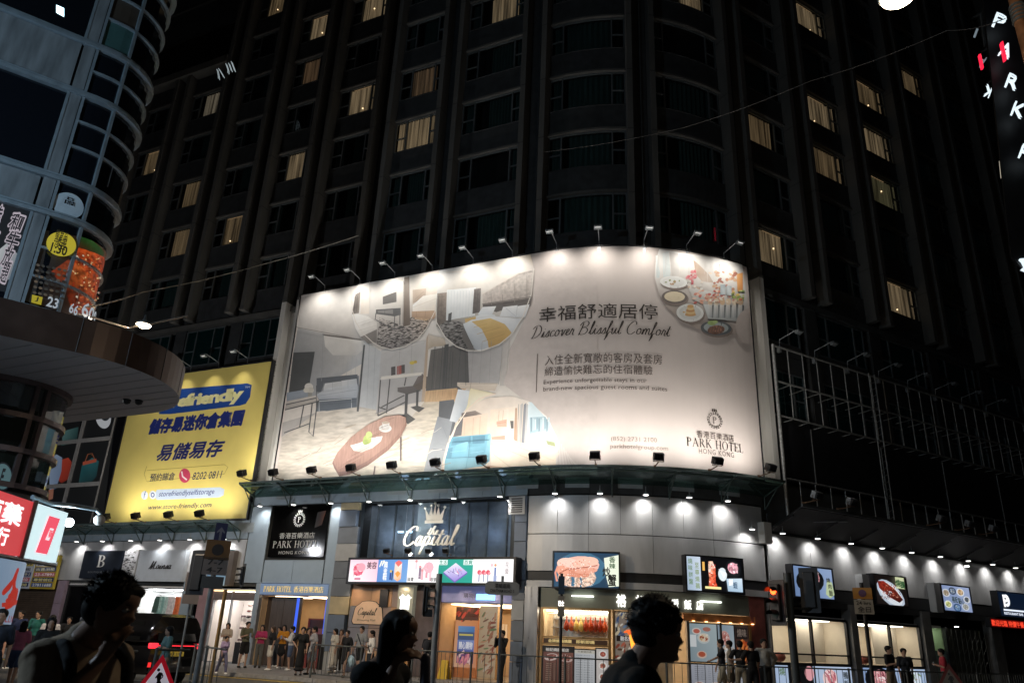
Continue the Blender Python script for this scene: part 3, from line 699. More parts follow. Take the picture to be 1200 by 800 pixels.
# ---------------- hotel banner ----------------
ban=empty('hotel_banner',S(7.7,8.1,0),'huge lit hotel banner with room pictures, a breakfast picture and dark lettering','banner')
BL=-3.95; BR=19.28; BZ0=8.05; BZ1=17.72
m=MB(); m.pbox(BL,BR,BZ0,BZ1,-.06,-.002,step=.4)
taupe=mat('banner_vinyl_taupe',(.66,.585,.55),.6,var=.03,scale=.8)
m.build('vinyl_sheet',taupe,ban)
m=MB()
m.pbox(BL-.06,BL,BZ0-.06,BZ1+.06,-.12,.03); m.pbox(BR,BR+.06,BZ0-.06,BZ1+.06,-.12,.03)
m.pbox(BL,BR,BZ1,BZ1+.06,-.12,.025,step=.4); m.pbox(BL,BR,BZ0-.06,BZ0,-.12,.025,step=.4)
m.build('frame',blackm,ban)
m=MB(); 
for k in range(40):
    s=BL+.3+k*.595; m.tube(S(s,BZ1+.03,-.03),S(s,BZ1+.15,-.3),.012,4)
m.build('lacing',alu,ban)
# vertical weld seam of the vinyl
for s in (11.6,):
    m=MB(); m.pbox(s,s+.02,BZ0,BZ1,-.002,.0015); m.build('seam',mat('banner_seam',(.46,.4,.37),.5,var=0),ban)
P=printm('print_plain',rough=.5,noise=.07,scale=3.,contrast=.5)
Pmar=printm('print_marble_floor',noise=.22,scale=1.6,stretch=((0,.5,0),(1,1,5)),contrast=.3)
Pcar=printm('print_carpet',noise=.75,scale=5,stretch=((0,.4,0),(1,1,3.5)),contrast=.12)
Pwood=printm('print_wood',noise=.16,scale=2.,stretch=((0,.9,0),(8,8,1)),contrast=.3)
Pfab=printm('print_fabric',noise=.2,scale=7,contrast=.3)
Pfood=printm('print_food',noise=.6,scale=6,contrast=.25)
a=Art(.0,P,.00018)
_lin=lin
def lin(h): c=_lin(h); return tuple(.87*x+.13*.72 for x in c)
e='c9c4c0'
# --- living room (whole left half) ---
a.poly([(353,346),(615,299.6),(655,520),(660,540),(600,549),(322.3,565)],['e6e0da','f0ebe6','d8cdc4','d8cdc4','e0d6ca','c2b9b1'])
a.poly([(352,349),(410,338),(413,368),(441,401),(441,402),(380,391),(349,384)],['ddd7d2','fbf7f2','f0ebe6','bdb8b5','bdb8b5','cac5c1','c4bfbc'])   # sloping ceiling
a.poly([(349,384),(380,391),(427,399),(426,425),(377,452),(370,470),(340,470),(343,420)],['a9a9ab','b3b2b2','d5d2cf','bcbdc0','a8a9ad','9a9ca2','8d9096','96979a'])
a.poly([(379,391),(423,397),(425,410),(418,416),(390,416),(381,406)],['eae6e2','e8e4df','dddad6','d0cdcb','dad7d4','dad7d4'])
a.poly([(378,391),(423,397),(424,399),(378,393)],'5a524d')
for k in range(9): a.line([(378+k*5,418),(374+k*5.2,447)],.35,'b3b5b9')
a.poly([(372,447),(421,440),(421,487),(372,480)],['8b8e95','8a8d94','777b83','777b83'])
a.poly([(371,443),(419,438.5),(420,452),(415,453),(414,446),(380,450),(376,459),(371,459)],'4b535e')
a.poly([(381,449),(400,446.5),(402,455),(378,459)],['d8dadd','cfd1d4','bfc3c9','c5c8cd'])
a.poly([(400,446),(418,443.5),(419,453),(402,456)],['dcdcdf','c9cbd0','bdc1c8','c5c9cf'])
a.poly([(371,462),(385,454),(419,450),(420,458),(418,466),(374,468)],['b4bac3','d2d6dc','c2c7cf','9aa2ae','a2a9b5','9aa1ad'])
a.poly([(371,468),(418,466),(418,478),(371,482)],'4d5967')
a.line([(374,482),(374,470),(412,467),(412,479)],.9,'c4c7cb')
# floor
a.poly([(322.3,565),(331,512),(372,483),(425,476),(480,491),(505,462),(540,450),(545,470),(520,560),(515,553)],['d8cdbd','b9aea3','c9c0b4','cfc6bb','d9cdbd','d5c3ab','d8c09c','e0d2bb','e8dcc8','eee3d0'],Pmar)
a.poly([(330,512),(372,483),(331,495)],'a9a3a0')
# TV and desk
a.poly([(344,413),(369,412),(362,455),(338.5,460)],['23272b','2b2f33','2e343a','1d2125'])
a.poly([(336,460),(360,456),(362,464),(336,470)],['8a97a8','98a2b0','868f9b','7b8592'])
a.ell(362,453,5,4.3,'e2ddd6'); a.ell(364,457,4,3.5,'cfc9bf'); a.ell(359,457,3.4,3,'d9d3c8'); a.poly([(361,460),(366,460),(365,467),(361,467)],'8f8d87')
a.poly([(336,470),(371,463),(374,469),(334,479)],['b5aca4','cfc7bf','b9b0a8','a39b94'])
for q in ([(334,480),(374,470)],[(335,474),(371,466)],[(372,470),(367,511),(362,506),(366,472)],[(333,507),(363,496)],[(356,475),(351,501)]): a.line(q,1.3,'2f3034')
# white column, counter, stools
a.poly([(427,399),(447,412),(441,480),(419,476)],['cfcfd0','c9cacc','b8babd','c2c4c7'])
a.poly([(447,410),(500,398),(497,470),(470,475),(441,485)],['c6c3c2','cdc9c6','b3aead','a39f9f','b0adae'])
a.poly([(426,404),(428,404),(420.5,482),(418,482)],'34373c')
a.poly([(447,441),(495,436),(496,439),(446,445)],'e4ddd4')
for q in ([(446,445),(443,487)],[(457,444),(453,484)],[(476,442),(474,452)],[(495,438),(494,446)],[(443,487),(475,471)],[(444,477),(453,480)],[(447,477),(474,463)]): a.line(q,1.4,'33312f')
for (x,y) in ((461,434),(472,432),(468,433)): a.poly([(x-2.5,y-4),(x+2.5,y-5),(x+2.5,y+5),(x-2.5,y+6)],'3a3233' if x!=468 else 'a4463c')
a.ell(483,425,3,2.2,'d8c03a'); a.ell(487,424,2,1.8,'c9a92d'); a.poly([(481,428),(485,428),(484.5,437),(481.5,437)],'b9b5a9')
a.poly([(466,454),(484,452),(490,441),(497,439),(493,458),(478,462),(466,459)],['5a5351','5f5654','6b5d58','594c48','4c4442','4a4443','565050'])
a.poly([(484,452),(493,448),(500,441),(504,442),(500,455),(490,457)],'58493f')
a.poly([(475,461),(478.5,461),(477,487),(474,487)],'2c2b2d'); a.poly([(488,457),(491,457),(490,477),(487.5,477)],'2c2b2d')
a.poly([(469,487),(477,484),(487,491),(478,497)],'3b3835'); a.poly([(481,477),(489,475),(498,478),(491,483)],'3b3835')
# wardrobe, corridor
a.poly([(500,396),(503,390),(498,470),(494,471)],'bda58d')
a.poly([(502,392),(521,396),(523,405),(508,406),(501,410)],['d7cbbd','d2c5b6','bba993','b9a68f','c9b9a5'])
a.poly([(505,410),(548,402),(551,454),(499,458)],['5a544f','4b4846','3c3c3d','4b4744'])
for x in (510,519,529,540): a.line([(x,406),(x-4,456)],.8,'2f2e2f')
a.poly([(521,404),(526,403),(523,456),(518,457)],'2a2a2c')
a.poly([(499,458),(551,453),(537,462),(536,470),(497,471)],['c8a377','d0a87a','c79b6b','ddb585','d9b68a'],Pwood)
a.poly([(548,400),(590,395),(585,450),(550,452)],['aaa6a6','bdb9b7','b8b4b3','a19d9d'])
a.poly([(590,395),(598,394),(592,452),(586,452)],['cac4bf','cfc8c3','c9c1bb','c0b9b3'])
# taupe wave sweeping in from the right
a.poly([(622,298),(700,291.5),(700,556),(656,557),(640,555),(655,520),(640,488),(590,450),(596,430),(597,410),(612,380),(624,350),(627,320)],[(.66,.585,.55)]*13)
LO=a.o+a.st*(a.k+4)+.014
# sofa (grey) lower middle
a.poly([(515,470),(532,468),(536,486),(530,510),(513,510)],['4d5056','565a60','5c6066','54585e','42464b'])
a.poly([(513,488),(531,492),(527,510),(519,545),(516,554),(496,556),(503,525)],['8d9198','9ba0a6','8a8f95','a9adb1','c9ccce','b5b9bc','90959b'])
a.line([(506,526),(521,527)],.8,'6d7278')
# console + curved page turn
a.poly([(536,448),(584,449),(580,458),(536,455)],['d9cbbc','e0d3c4','cbbba9','b9a996'])
a.poly([(536,452),(544,458),(536,456)],'3b3a3a')
a.poly([(537,456),(552,458),(560,461),(545,480),(535,495),(527,493)],['e6eaee','dfe4ea','cfd6dd','b4bcc5','c3cad1','dfe3e7'])
a.poly([(551,455),(581,461),(570,465),(553,477),(541,492),(548,474)],['e9dcb3','f1e6c4','f4ead0','e5e0d0','c9cdd0','e6d9ac'])
a.line([(581,461),(562,467),(546,482),(534,500),(525,520),(519,542),(517,556)],1.7,'f0dcc8')
# --- round picture 4 : blue sofa living room ---
a.poly([(573,466),(600,464),(620,470),(640,487),(652,510),(655,524),(650,545),(645,556),(520,558),(522,535),(530,510),(545,484),(560,471)],['efdfd0','f3e5d8','f5ece2','eee6dc','f2ebe0','f0e7da','f5e8d6','f3e2cb','f0dcc5','e9d6c3','e2cfbd','e7d7c6','ecdccd'])
a.poly([(541,484),(557,481),(567,486),(560,491),(541,491)],['6b5c54','8b7a70','b8a596','584b44','4a403b'])
a.poly([(538,492),(543,490),(541,510),(531,512)],'5b5a5e')
a.poly([(543,489),(572,484),(570,510),(541,511)],['e9cbb4','f3dcc9','ecccb4','dfbda4'])
a.poly([(575,480),(604,476),(606,515),(574,516)],['f5dfca','fbeddd','fff6e8','f2d9bf'])
a.poly([(579,482),(596,479),(596,512),(579,512)],['f7e3cf','fff2e2','fff3e0','f5d9be'])
a.poly([(582,494),(594,491),(594,500),(583,500)],'e8b49a'); a.poly([(576,512),(592,510),(592,515),(577,515)],'d99f88')
a.poly([(598,493),(602,493),(602,502),(599,502)],'4a4440')
a.poly([(604,478),(606,478),(606,520),(602,514)],'c9a284')
for x,c in ((607,'cfcac6'),(611,'8a8f97'),(614,'c9c8c8'),(617,'e9e4df')): a.poly([(x+3,474),(x+6,472),(x+3,527),(x,524)],c)
a.poly([(619,471),(623,471),(645,495),(652,515),(651,524),(633,517),(618,515)],['eaf3f6','dcecf2','cfe2ea','d9e6e6','c7d6c4','b9cfd4','d6e7ee'])
a.poly([(621,489),(640,488),(646,503),(621,508)],['a9c4cf','9fbcc9','bcd3da','a4c3cf'])
for k in range(10): a.poly([(622+k*2.3,489+k%3),(623.6+k*2.3,489+k%3),(623.6+k*2.3,505-k%4),(622+k*2.3,506-k%4)],['7f9dab','c9dde4','dfeaee','8fb0bf'][k%4])
a.poly([(640,516),(650,518),(651,523),(642,521)],'9aa36b')
a.line([(618,472),(640,488),(652,512),(654,526)],1.2,'fffaf3')
a.poly([(603,516),(655,531),(648,556),(575,556),(576,520)],['fff1dc','f7e6cf','f2dcc2','f5dfc4','fff6e6'])
a.poly([(529,512),(575,508),(574,540),(568,545),(530,552),(522,551),(521,536)],['5c9fb6','6cb0c6','4d93ad','5a9fb6','79b4c6','9cc4cf','4d8ea6'])
a.poly([(531,514),(552,511),(552,519),(529,522)],'4789a3'); a.poly([(554,511),(569,510),(568,519),(554,520)],'3f819b')
a.poly([(535,521),(549,517),(546,536),(528,537)],['6db2ca','86c3d6','5fa6bf','5ba1ba']); a.poly([(549,524),(569,522),(568,535),(544,537)],['72b4c9','61a6bd','4b90a8','5a9fb7']); a.poly([(523,526),(531,524),(529,537),(521,538)],'4789a3')
a.poly([(572,510),(576,508),(574,538),(568,540)],['8fc9da','a5d6e3','5fa3b9','5797ad'])
a.poly([(522,537),(573,536),(567,546),(521,551)],['6aacc2','77b7cb','8cc2d1','93c4d2'])
a.poly([(556,552),(572,545),(590,547),(575,556)],'caa182')
a.line([(546,483),(534,501),(526,520),(521,540),(519,557)],1.2,'fbeee0')
rv=random.Random(21)
for _ in range(46):
    x=rv.uniform(335,515); y=rv.uniform(495,548)
    if y<560-.62*(x-300): continue
    a.line([(x,y),(x+rv.uniform(4,9),y-rv.uniform(1,4)),(x+rv.uniform(10,20),y-rv.uniform(3,9))],rv.uniform(.3,.8),rv.choice(['b5a592','a39483','efe6d8','c7b8a5']))
# --- round picture 1 ---
C1=(463,331,55); 
a.poly([(434,331)]+[(456,327.5),(484,322.5),(515,316.7),(514,345),(510,365),(500,385),(490,397),(475,406),(460,409.5),(448,407),(437,401),(425,390),(417,377),(413,362),(414,345),(420,334)],['fbf6f0','fffaf3','fff9f0','fdf1e6','f3e4d6','dac6b3','bfa995','b0a095','a69a92','8d8480','8d8480','a59d97','cfc7c0','e9e3dd','efe9e3','f5efe9','fbf6f0'])
a.poly([(445,372),(470,381),(485,370),(514,352),(508,372),(495,393),(475,406),(455,409),(442,404)],['b5aca5','a49b96','ada197','cdb49a','c2aa93','a89b92','7e7876','7d7675','8e8784'],Pcar)
a.poly([(488,364),(514,352),(510,370),(500,376),(486,374)],['e6c9a5','e9c9a0','d9b68e','d3b088','c9a883'],Pfab)
a.poly([(417,345),(423,342),(421,367),(413,368)],['776b63','8c8078','8d8178','6d625b'])
a.poly([(424,349),(434,347),(433,368),(423,368)],['f7ece0','fff9ef','f7eadc','e9dccf'])
a.poly([(449,348),(465,342),(465,354),(449,357)],['55504d','625d5a','5a5552','4a4644'])
a.poly([(441,363),(470,361),(470,369),(463,371),(441,368)],['3f3e40','4c4b4d','555355','3e3d3f','4a494b'])
a.poly([(443,364.5),(461,363),(461,368),(443,366.5)],'83807e')
for q in ([(441,367),(440,375)],[(463,371),(462,386)],[(469,369),(469,381)],[(441,375),(462,386)],[(462,386),(474,383)]): a.line(q,1,'38373a')
a.poly([(474,325),(480,324),(481,381),(473,383)],['8a7767','8a7767','5c4a3c','53412f'])
a.poly([(484,340),(500,338),(499,348),(492,352),(484,356)],['cbb6a2','d9c6b4','bfa894','b49a83','c5ae98'])
a.poly([(484,358),(496,347),(515,344),(515,366),(484,366)],['ffffff','fffaf2','fff9ef','f6e9da','fff5ea'])
a.poly([(483,365),(514,364),(509,374),(483,372)],['c9a686','d2ae8c','c09b7b','b48f70'])
a.poly([(413,369),(419,368),(432,371),(442,378),(442,388),(423,395),(417,385)],['ffffff','fffdf9','fbf6f0','e9e3dc','d9d2cb','e7e1da','f6f1ec'])
a.poly([(423,395),(442,386),(442,401),(432,403)],['8d847e','7b726d','6f6864','777069'])
a.line([(413,362),(417,377),(425,390),(437,401),(448,407),(460,409.5),(475,406),(490,397),(500,385),(510,365),(514,345)],.9,'efe6dc')
# --- round picture 2 ---
a.poly([(515,317),(560,309),(608,300.6),(622,298.5),(626,315),(623,345),(613,372),(600,392),(585,404),(565,411),(548,411),(535,406),(522,395),(512,378),(511,360)],['ffffff','fff8ee','fff6ea','f6e3c4','e6dbd3','dcd3cc','d6cfc9','cfc8c3','bcb6b3','918c8a','6b6867','6d6a69','77716e','8f8782','c9c1b9'])
a.poly([(566,345),(608,320),(625,316),(624,350),(566,362)],['cfc4bc','ddd2c9','d2c7bf','b9ada5','b7aaa2'],Pfab)
a.poly([(566,357),(624,349),(622,359),(595,362),(582,366),(566,361)],['5d534e','665b55','554b46','4c433f','4d4440','574d48'])
a.poly([(524,340),(558,337),(557,370),(522,376)],['f3f6f7','ffffff','f1f4f5','dfe3e6'])
for k in range(9): a.line([(526+k*3.5,341),(525+k*3.5,372)],.5,'dfe5e8')
a.poly([(513,344),(524,343),(523,378),(512,383)],['8a7a6d','9d8c7e','6f6258','5f544b'],Pfab); a.poly([(556,339),(564,338),(563,366),(554,368)],['6f6460','7c706b','5f5551','564d49'],Pfab)
a.poly([(526,368),(530,366),(529,377),(525,379)],'33363a')
a.poly([(513,383),(524,376),(542,377),(548,390),(550,409),(536,406),(522,394)],['77726f','8d8987','7d7977','6f6b69','514d4c','5b5756','6b6765'],Pcar)
a.poly([(547,374),(566,368),(580,369),(582,372),(560,378),(550,382),(545,380)],['e6eaee','f6f8fa','e9ecef','dcd9d3','d5d7da','b3b6b9','c3c7cb'])
a.poly([(545,374),(558,371),(558,376),(546,379)],'d8b46a')
a.poly([(566,360),(582,359),(577,369),(560,369)],['f1f3f6','fbfcfd','dfe3e8','e9edf1'])
a.poly([(590,360),(607,358),(604,372),(586,371)],['f6f6f7','ffffff','dfe2e6','e9ebee']); a.poly([(607,359),(621,357),(616,372),(604,372)],['ffffff','f6f5f4','dcdde0','e5e8eb'])
a.poly([(543,380),(553,375),(580,371),(604,373),(613,373),(600,392),(587,403),(572,409),(562,411),(556,409),(548,393)],['dfe3e8','eef1f4','f6f7f9','f0f2f4','dcdfe3','cdd0d5','bcc0c6','c2c6cc','dfe3e8','aab0b8','c3c9d0'])
a.poly([(553,377),(575,373),(592,380),(600,390),(592,400),(573,408),(572,400),(565,386)],['e0bd74','e6c47b','ddb76a','d2a956','c89e4c','b98f40','c9a050','dab566'])
a.poly([(544,383),(549,394),(557,410),(549,409),(542,395)],'59534f')
a.line([(511,360),(512,378),(522,395),(535,406),(548,411),(565,411),(585,404),(600,392),(613,372),(623,345),(626,315)],1.1,'eee6dd')
# --- table in front ---
a.poly([(392,548),(390,542),(396,530),(412,512),(432,497),(452,488),(468,486),(476,489),(477,498),(470,512),(455,528),(432,545),(410,556),(398,558)],['7a5246','8a5f52','9b6f60','a87c6b','b28775','b78d7a','b98f7b','a97e6b','9b6f5d','936857','8a5f50','7d5345','75493c','714638'],Pwood)
a.poly([(391,541),(396,530),(412,512),(432,497),(452,488),(468,486),(475,489),(476,494),(469,507),(454,523),(431,540),(410,551),(397,553)],['a3786a','ab8070','b68c7b','c09786','c49c8a','c39a88','bb917e','b08572','aa7f6d','a77c6a','a07462','96695a','936757'],Pwood)
a.line([(470,512),(470,540)],1.6,'5b4740'); a.line([(440,546),(438,560)],1.6,'5b4740')
a.poly([(411,522),(422,519),(436,513),(449,511),(447,517),(437,525),(424,530),(415,528)],['eef0e8','f6f7f0','ffffff','f3f4ec','dfe1d8','cfd2c8','c3c6bb','d5d8ce'])
a.ell(431,515,4.8,5.5,'b9cf6a'); a.ell(433,510,3.8,4.5,'c9dc83'); a.ell(429,518,3.5,3,'a3bf56')
a.ell(452,502,7.5,4.6,'e9e7e3'); a.ell(452,501,5,3,'cfccc7'); a.poly([(448,495),(457,495),(457,501),(454,503),(450,503)],['f6f5f2','efedea','d5d2ce','d0cdc9','e0ddd9']); a.ell(452.5,495.3,4.2,1.6,'c9b9a5')
# --- food circle right ---
FC=[(772,292.5),(800,297),(830,301.5),(857,307),(869,310.5),(873,340),(877,372),(878,389),(866,392),(845,392.5),(828,390),(812,383),(795,373),(782,361),(772,345),(767,325),(768,308)]
a.poly(FC,['fdfbf7','fbf8f3','f6f3ee','efece8','e6e4e1','dcdad8','cbbfba','c0b2ab','b3a59d','b0a097','b1a199','a69489','9e8c80','b3a49a','c4b9b2','e9e6e2','f7f5f1'])
a.poly([(768,300),(783,295),(786,325),(769,326)],['eef3f3','f6faf9','dfe8e8','d2dddd'])
a.poly([(784,296),(805,299),(806,322),(787,324)],['d5cfca','efebe6','e9e5e0','cfc8c2'])
rf=random.Random(11)

def scatter(x0,x1,y0,y1,n,cols,r0,r1,asp=.6):
    for _ in range(n): a.ell(rf.uniform(x0,x1),rf.uniform(y0,y1),rf.uniform(r0,r1),rf.uniform(r0,r1)*asp,rf.choice(cols),rf.uniform(-40,40),8,m=None)
def plate(x,y,rx,ry,rot,rim,inn,cs,n=16,r=1.6):
    a.ell(x+1,y+2,rx*1.03,ry*1.05,'7d6a60',rot); a.ell(x,y,rx,ry,rim,rot); a.ell(x,y-.4,rx*.8,ry*.75,inn,rot)
    for _ in range(n):
        t=rf.uniform(0,6.28); q=rf.uniform(0,.62); a.ell(x+math.cos(t)*rx*q,y-.4+math.sin(t)*ry*q*.8,rf.uniform(.6,1)*r,rf.uniform(.4,.7)*r,rf.choice(cs),rf.uniform(-60,60),7)
a.poly([(812,305),(818,310),(830,322),(836,332),(822,330),(815,322)],['c0a28c','cdb49f','c9b2a0','b79e8a','cfbba9','bda38d'])
scatter(830,862,318,340,26,['c98f6a','d9b08c','b9664a','e9cdb0','a85a3c','f2dfca'],1.5,3.5)
scatter(804,815,318,334,14,['c43a4a','d8606a','b92f40','e2898c'],1.4,2.8,.8)
plate(789,331,16,7,4,'f4f4f1','e9e9e6',['b58a5a','caa87c','8f9a5a'],10)
plate(790,348.5,15,8,2,'5a4a40','ead9b8',['e9dab9','e2cfa6'],6,1)
plate(808,367,16,10.5,4,'efefec','dadad6',['d8a860'],2)
for k in range(5): a.ell(808.5,369-k*2.4,6.6-k*.7,2,['d59f55','e8c486','c98d42','eccb90','d9a558'][k])
scatter(805,822,330,340,14,['f2efe9','e3ded6','d5b8a0','efe2d4'],1.5,3)
a.poly([(806,338),(826,341),(851,347),(851,358),(826,358),(812,352)],['d9d6d2','e9e6e2','e3dfda','cfc9c3','c0b9b2','cbc4bd']); scatter(812,848,341,356,42,['e8927a','f0b49a','d9604e','f7d5c0','c94f40','fbeadb','efa88a'],1.4,3.2)
a.poly([(823,357),(868,362),(873,376),(862,377),(829,374)],['dfe2e2','d7dada','bfc3c3','a9aeae','c3c7c7'])
for k in range(6):
    x=829+k*7; a.poly([(x,356),(x+4.5,357),(x+4.5,373),(x+1,372.5)],['f3efe9','d9d2ca','8f99a0','c4c8ca']); a.ell(x+2.5,354,3,4,['e9cfae','f0dcc0','dfb98f'][k%3])
    a.poly([(x+4.6,358),(x+6.4,358),(x+5.6,373),(x+4.8,373)],'4a4f55')
scatter(828,870,347,356,26,['f2e6d6','e3b59a','d98d78','fff6ea','c9a88c'],1.2,2.8)
a.poly([(843,334),(849,334),(849,346),(843,346)],['b9c6cc','97a7af','dfe7ea','c3ced3']); a.poly([(850,335),(856,336),(856,347),(850,346)],['cfd8dc','9fb0b8','e6edef','bfcbd0'])
a.poly([(862,322),(869,320),(869,342),(863,342)],['f0b060','e89a3c','dd8428','efa94f'])
scatter(857,872,340,352,16,['a8bd5a','c9d77f','f0d060','e07a50','8ba643'],1.3,2.6)
plate(838,385,18,8.5,3,'3f4a50','aab4b6',['6f4a30'],0); a.ell(838,387,10,5.2,'9a6244',-6,m=Pfood)
for k in range(6): a.line([(831+k*3,383),(829+k*3,391)],.9,'5e3622')
a.ell(833,379,5,2.8,'9cb863'); a.ell(837,378,3,2,'b5cd7c')
a.ell(881,383,20.5,22,'cbbdb6',0,30,100,255); 
L_=a.line
for x0,y0,x1,y1,w_,c in (
 (590,346,590,357,.5,'6d625c'),(604,334,604,355,.5,'a0958d'),(618,324,618,350,.5,'a0958d'),(577,345,577,358,.5,'a0958d'),
 (566,357,624,348.5,.6,'3c3430'),(594,362,606,372,.6,'c7cad0'),(607,360,606,371,.5,'c9ccd1'),(556,384,572,380,.5,'c8a455'),(560,392,588,384,.5,'b8924a'),(566,401,592,392,.5,'b08a42'),
 (515,347,514,380,.5,'5e5248'),(519,346,518,379,.5,'6a5c50'),(558,341,557,367,.5,'4a423e'),(561,340,560,366,.5,'4a423e'),(548,392,557,411,.6,'3e3936'),
 (524,320,566,318,.5,'efe4d6'),(566,345,608,321,.7,'e9ded4'),(608,321,625,317,.6,'e9ded4'),
 (417,348,416,366,.5,'4f4741'),(420,347,419,366,.5,'4f4741'),(452,364.5,452,368,.4,'2c2b2c'),(487,352,498,342,.4,'a58f7d'),(484,361,514,350,.4,'e4d6c8'),(489,366,489,372,.5,'a8876a'),(500,365,499,373,.5,'a8876a'),
 (434,331,434,362,.5,'e6dbd0'),(474,330,473,380,.4,'3f3128'),(419,380,441,373,.4,'ddd6cf'),(421,388,442,382,.4,'cfc8c1'),
 (381,449,380,459,.5,'9aa0a8'),(391,448,391,457,.4,'a4aab2'),(409,445,409,455,.4,'a4aab2'),(375,464,419,457,.5,'8f96a2'),(385,474,418,471,.5,'39434f'),(372,452,372,482,.7,'2f353d'),
 (344,420,366,419,.4,'3a4046'),(341,440,364,438,.4,'33393f'),(352,349,349,384,.5,'b8b2ad'),(349,384,427,399,.7,'7d7773'),(380,391,378,447,.5,'9a9b9f'),(434,404,431,478,.5,'adb0b4'),(441,408,438,480,.4,'a8abb0'),
 (470,404,468,440,.4,'a39f9e'),(484,401,483,425,.4,'a39f9e'),(448,414,498,401,.5,'dcd8d5'),(441,485,470,475,.6,'8c8683'),(556,405,553,450,.4,'908c8b'),(566,402,563,450,.4,'9a9695'),(577,400,574,449,.4,'9a9695'),
 (532,412,530,454,.6,'1f1f20'),(525,412,522,455,.4,'555052'),(546,409,547,452,.6,'2c2c2d'),(514,412,510,456,.5,'6a645e'),
 (540,450,584,450,.5,'8f7f6c'),(553,449,552,457,.4,'8f7f6c'),(520,500,528,520,.5,'7f858b'),(515,520,524,522,.5,'888e94'),(508,540,519,543,.5,'9aa0a6'),
 (531,519,574,516,.6,'36718a'),(552,511,550,537,.6,'3a768f'),(524,537,573,535,.7,'39748c'),(549,537,547,550,.5,'5b9db4'),(529,530,547,528,.4,'8cc6d8'),(552,531,568,529,.4,'8cc6d8'),
 (576,520,640,545,.5,'e0c8a8'),(590,517,650,540,.5,'e6d0b2'),(576,530,610,556,.5,'e0c8a8'),(586,482,585,494,.4,'dcae8c'),(591,481,590,494,.4,'dcae8c'),(582,497,594,495,.4,'b87c62'),(546,495,545,510,.4,'c9a084'),(556,490,555,510,.4,'c9a084'),(564,488,563,510,.4,'c9a084'),
 (609,474,607,520,.5,'777c84'),(613,474,611,523,.5,'a7a7a9')):
    L_([(x0,y0),((x0+x1)/2,(y0+y1)/2),(x1,y1)],w_,c)
for k in range(12): L_([(398+k*5,550-k*5.2),(424+k*3.6,536-k*4.2)],.35,'6d463a' if k%2 else 'c79c8a')
for k in range(10): L_([(771+k*9,300+k*1.2),(769+k*9.2,322)],.3,'d8d0c8')
a.build('room_and_food_pictures',ban)
lin=_lin
# lettering
ink=mat('banner_ink',(.035,.025,.02),.6,var=0); inkl=mat('banner_ink_pale',(.30,.235,.2),.6,var=0); inkm=mat('banner_ink_mid',(.09,.065,.055),.6,var=0)
def line_text(name,st,a_,b_,mt,**k):
    """one line of lettering following the banner; a_ bottom-left px, b_ top-right px"""
    mb=MB(); pxtext(mb,st,a_,b_,LO,**k); return mb.build(name,mt,ban)
line_text('lettering','幸福舒適居停',(631.5,378.3),(771,361),ink,bold=.002,L=True)
V,Fc,Wd=cursive('Discover Blissful Comfort',.15)
sA,zA=at(622,397.0,LO); sB,zB=at(787,388,LO)
mb=MB(); sc_=.235; flat2(mb,V,Fc,sA,sB,zA,.27,LO); mb.build('script_lettering',ink,ban)
line_text('lettering','入住全新寬敞的客房及套房',(638.5,428.3),(776,416.8),inkm,L=True)
line_text('lettering','締造愉快難忘的住宿體驗',(638,441),(765,430.5),inkm,L=True)
line_text('lettering','Experience unforgettable stays in our',(637,451.7),(758,445.5),inkm,L=True)
line_text('lettering','brand-new spacious guest rooms and suites',(636.6,460),(782,453.7),inkm,L=True)
line_text('lettering','(852) 2731 2100',(716,517.8),(770,511),inkl,L=True)
line_text('lettering','parkhotelgroup.com',(715,526.6),(783,519.8),inkl,L=True)
m=MB(); s_,z_=at(629,437,.0); m.pbox(s_,s_+.03,z_-.85,z_+.85,LO-.001,LO+.001); m.build('rule',inkm,ban)
line_text('lettering','香港百樂酒店',(816.7,512),(859.9,503.8),inkm,L=True)
V,Fc=serif('PARK HOTEL'); sA,zA=at(804.9,522,LO); sB,_=at(871,528,LO); mb=MB(); flat2(mb,V,Fc,sA,sB,zA,.35,LO); mb.build('serif_lettering',ink,ban)
line_text('lettering','HONG KONG',(819.2,530.8),(859.9,524.7),inkm,space=1.2,L=True)
def crest(mb,s,z,r,o,c=None):
    """laurel ring with crown and letter P"""
    for k in range(18):
        t=2*math.pi*(k+.5)/18
        for (rr,dd) in ((1,.35),(.8,-.35)):
            cx,cz=s+r*rr*math.sin(t),z+r*rr*math.cos(t); L=r*.26; dx,dz=math.cos(t+dd)*L,-math.sin(t+dd)*L; nx,nz=-dz*.3,dx*.3
            mb.add([S(cx-dx*.6,cz-dz*.6,o+k*.0006),S(cx+nx,cz+nz,o+k*.0006),S(cx+dx*.6,cz+dz*.6,o+k*.0006),S(cx-nx,cz-nz,o+k*.0006)],[(0,1,2,3)],cols=[c]*4 if c else None)
    V,Fc=serif('P'); flat2(mb,V,Fc,s-r*.28,s+r*.28,z-r*.42,r*.85,o+.001,c=c)
    for k in (-1,0,1): x=s+k*r*.28; mb.add([S(x-r*.13,z+r*1.1,o+.012),S(x+r*.13,z+r*1.1,o+.012),S(x,z+r*1.5,o+.012)],[(0,1,2)],cols=[c]*3 if c else None)
mb=MB(); s_,z_=at(837.7,492.5,LO); crest(mb,s_,z_,.33,LO); mb.build('crest',ink,ban)
# faint striped motif at the lower middle
mb=MB()
for k in range(9):
    q0=at(652+k*4.2,552-k*.3,.0); q1=at(652+k*2.6,512+k*4,.0); mb.add([S(q0[0],q0[1],LO),S(q0[0]+.05,q0[1],LO),S(q1[0]+.05,q1[1],LO),S(q1[0],q1[1],LO)],[(0,1,2,3)])
mb.build('stripe_motif',mat('banner_stripe',(.72,.66,.62),.6,var=0),ban)
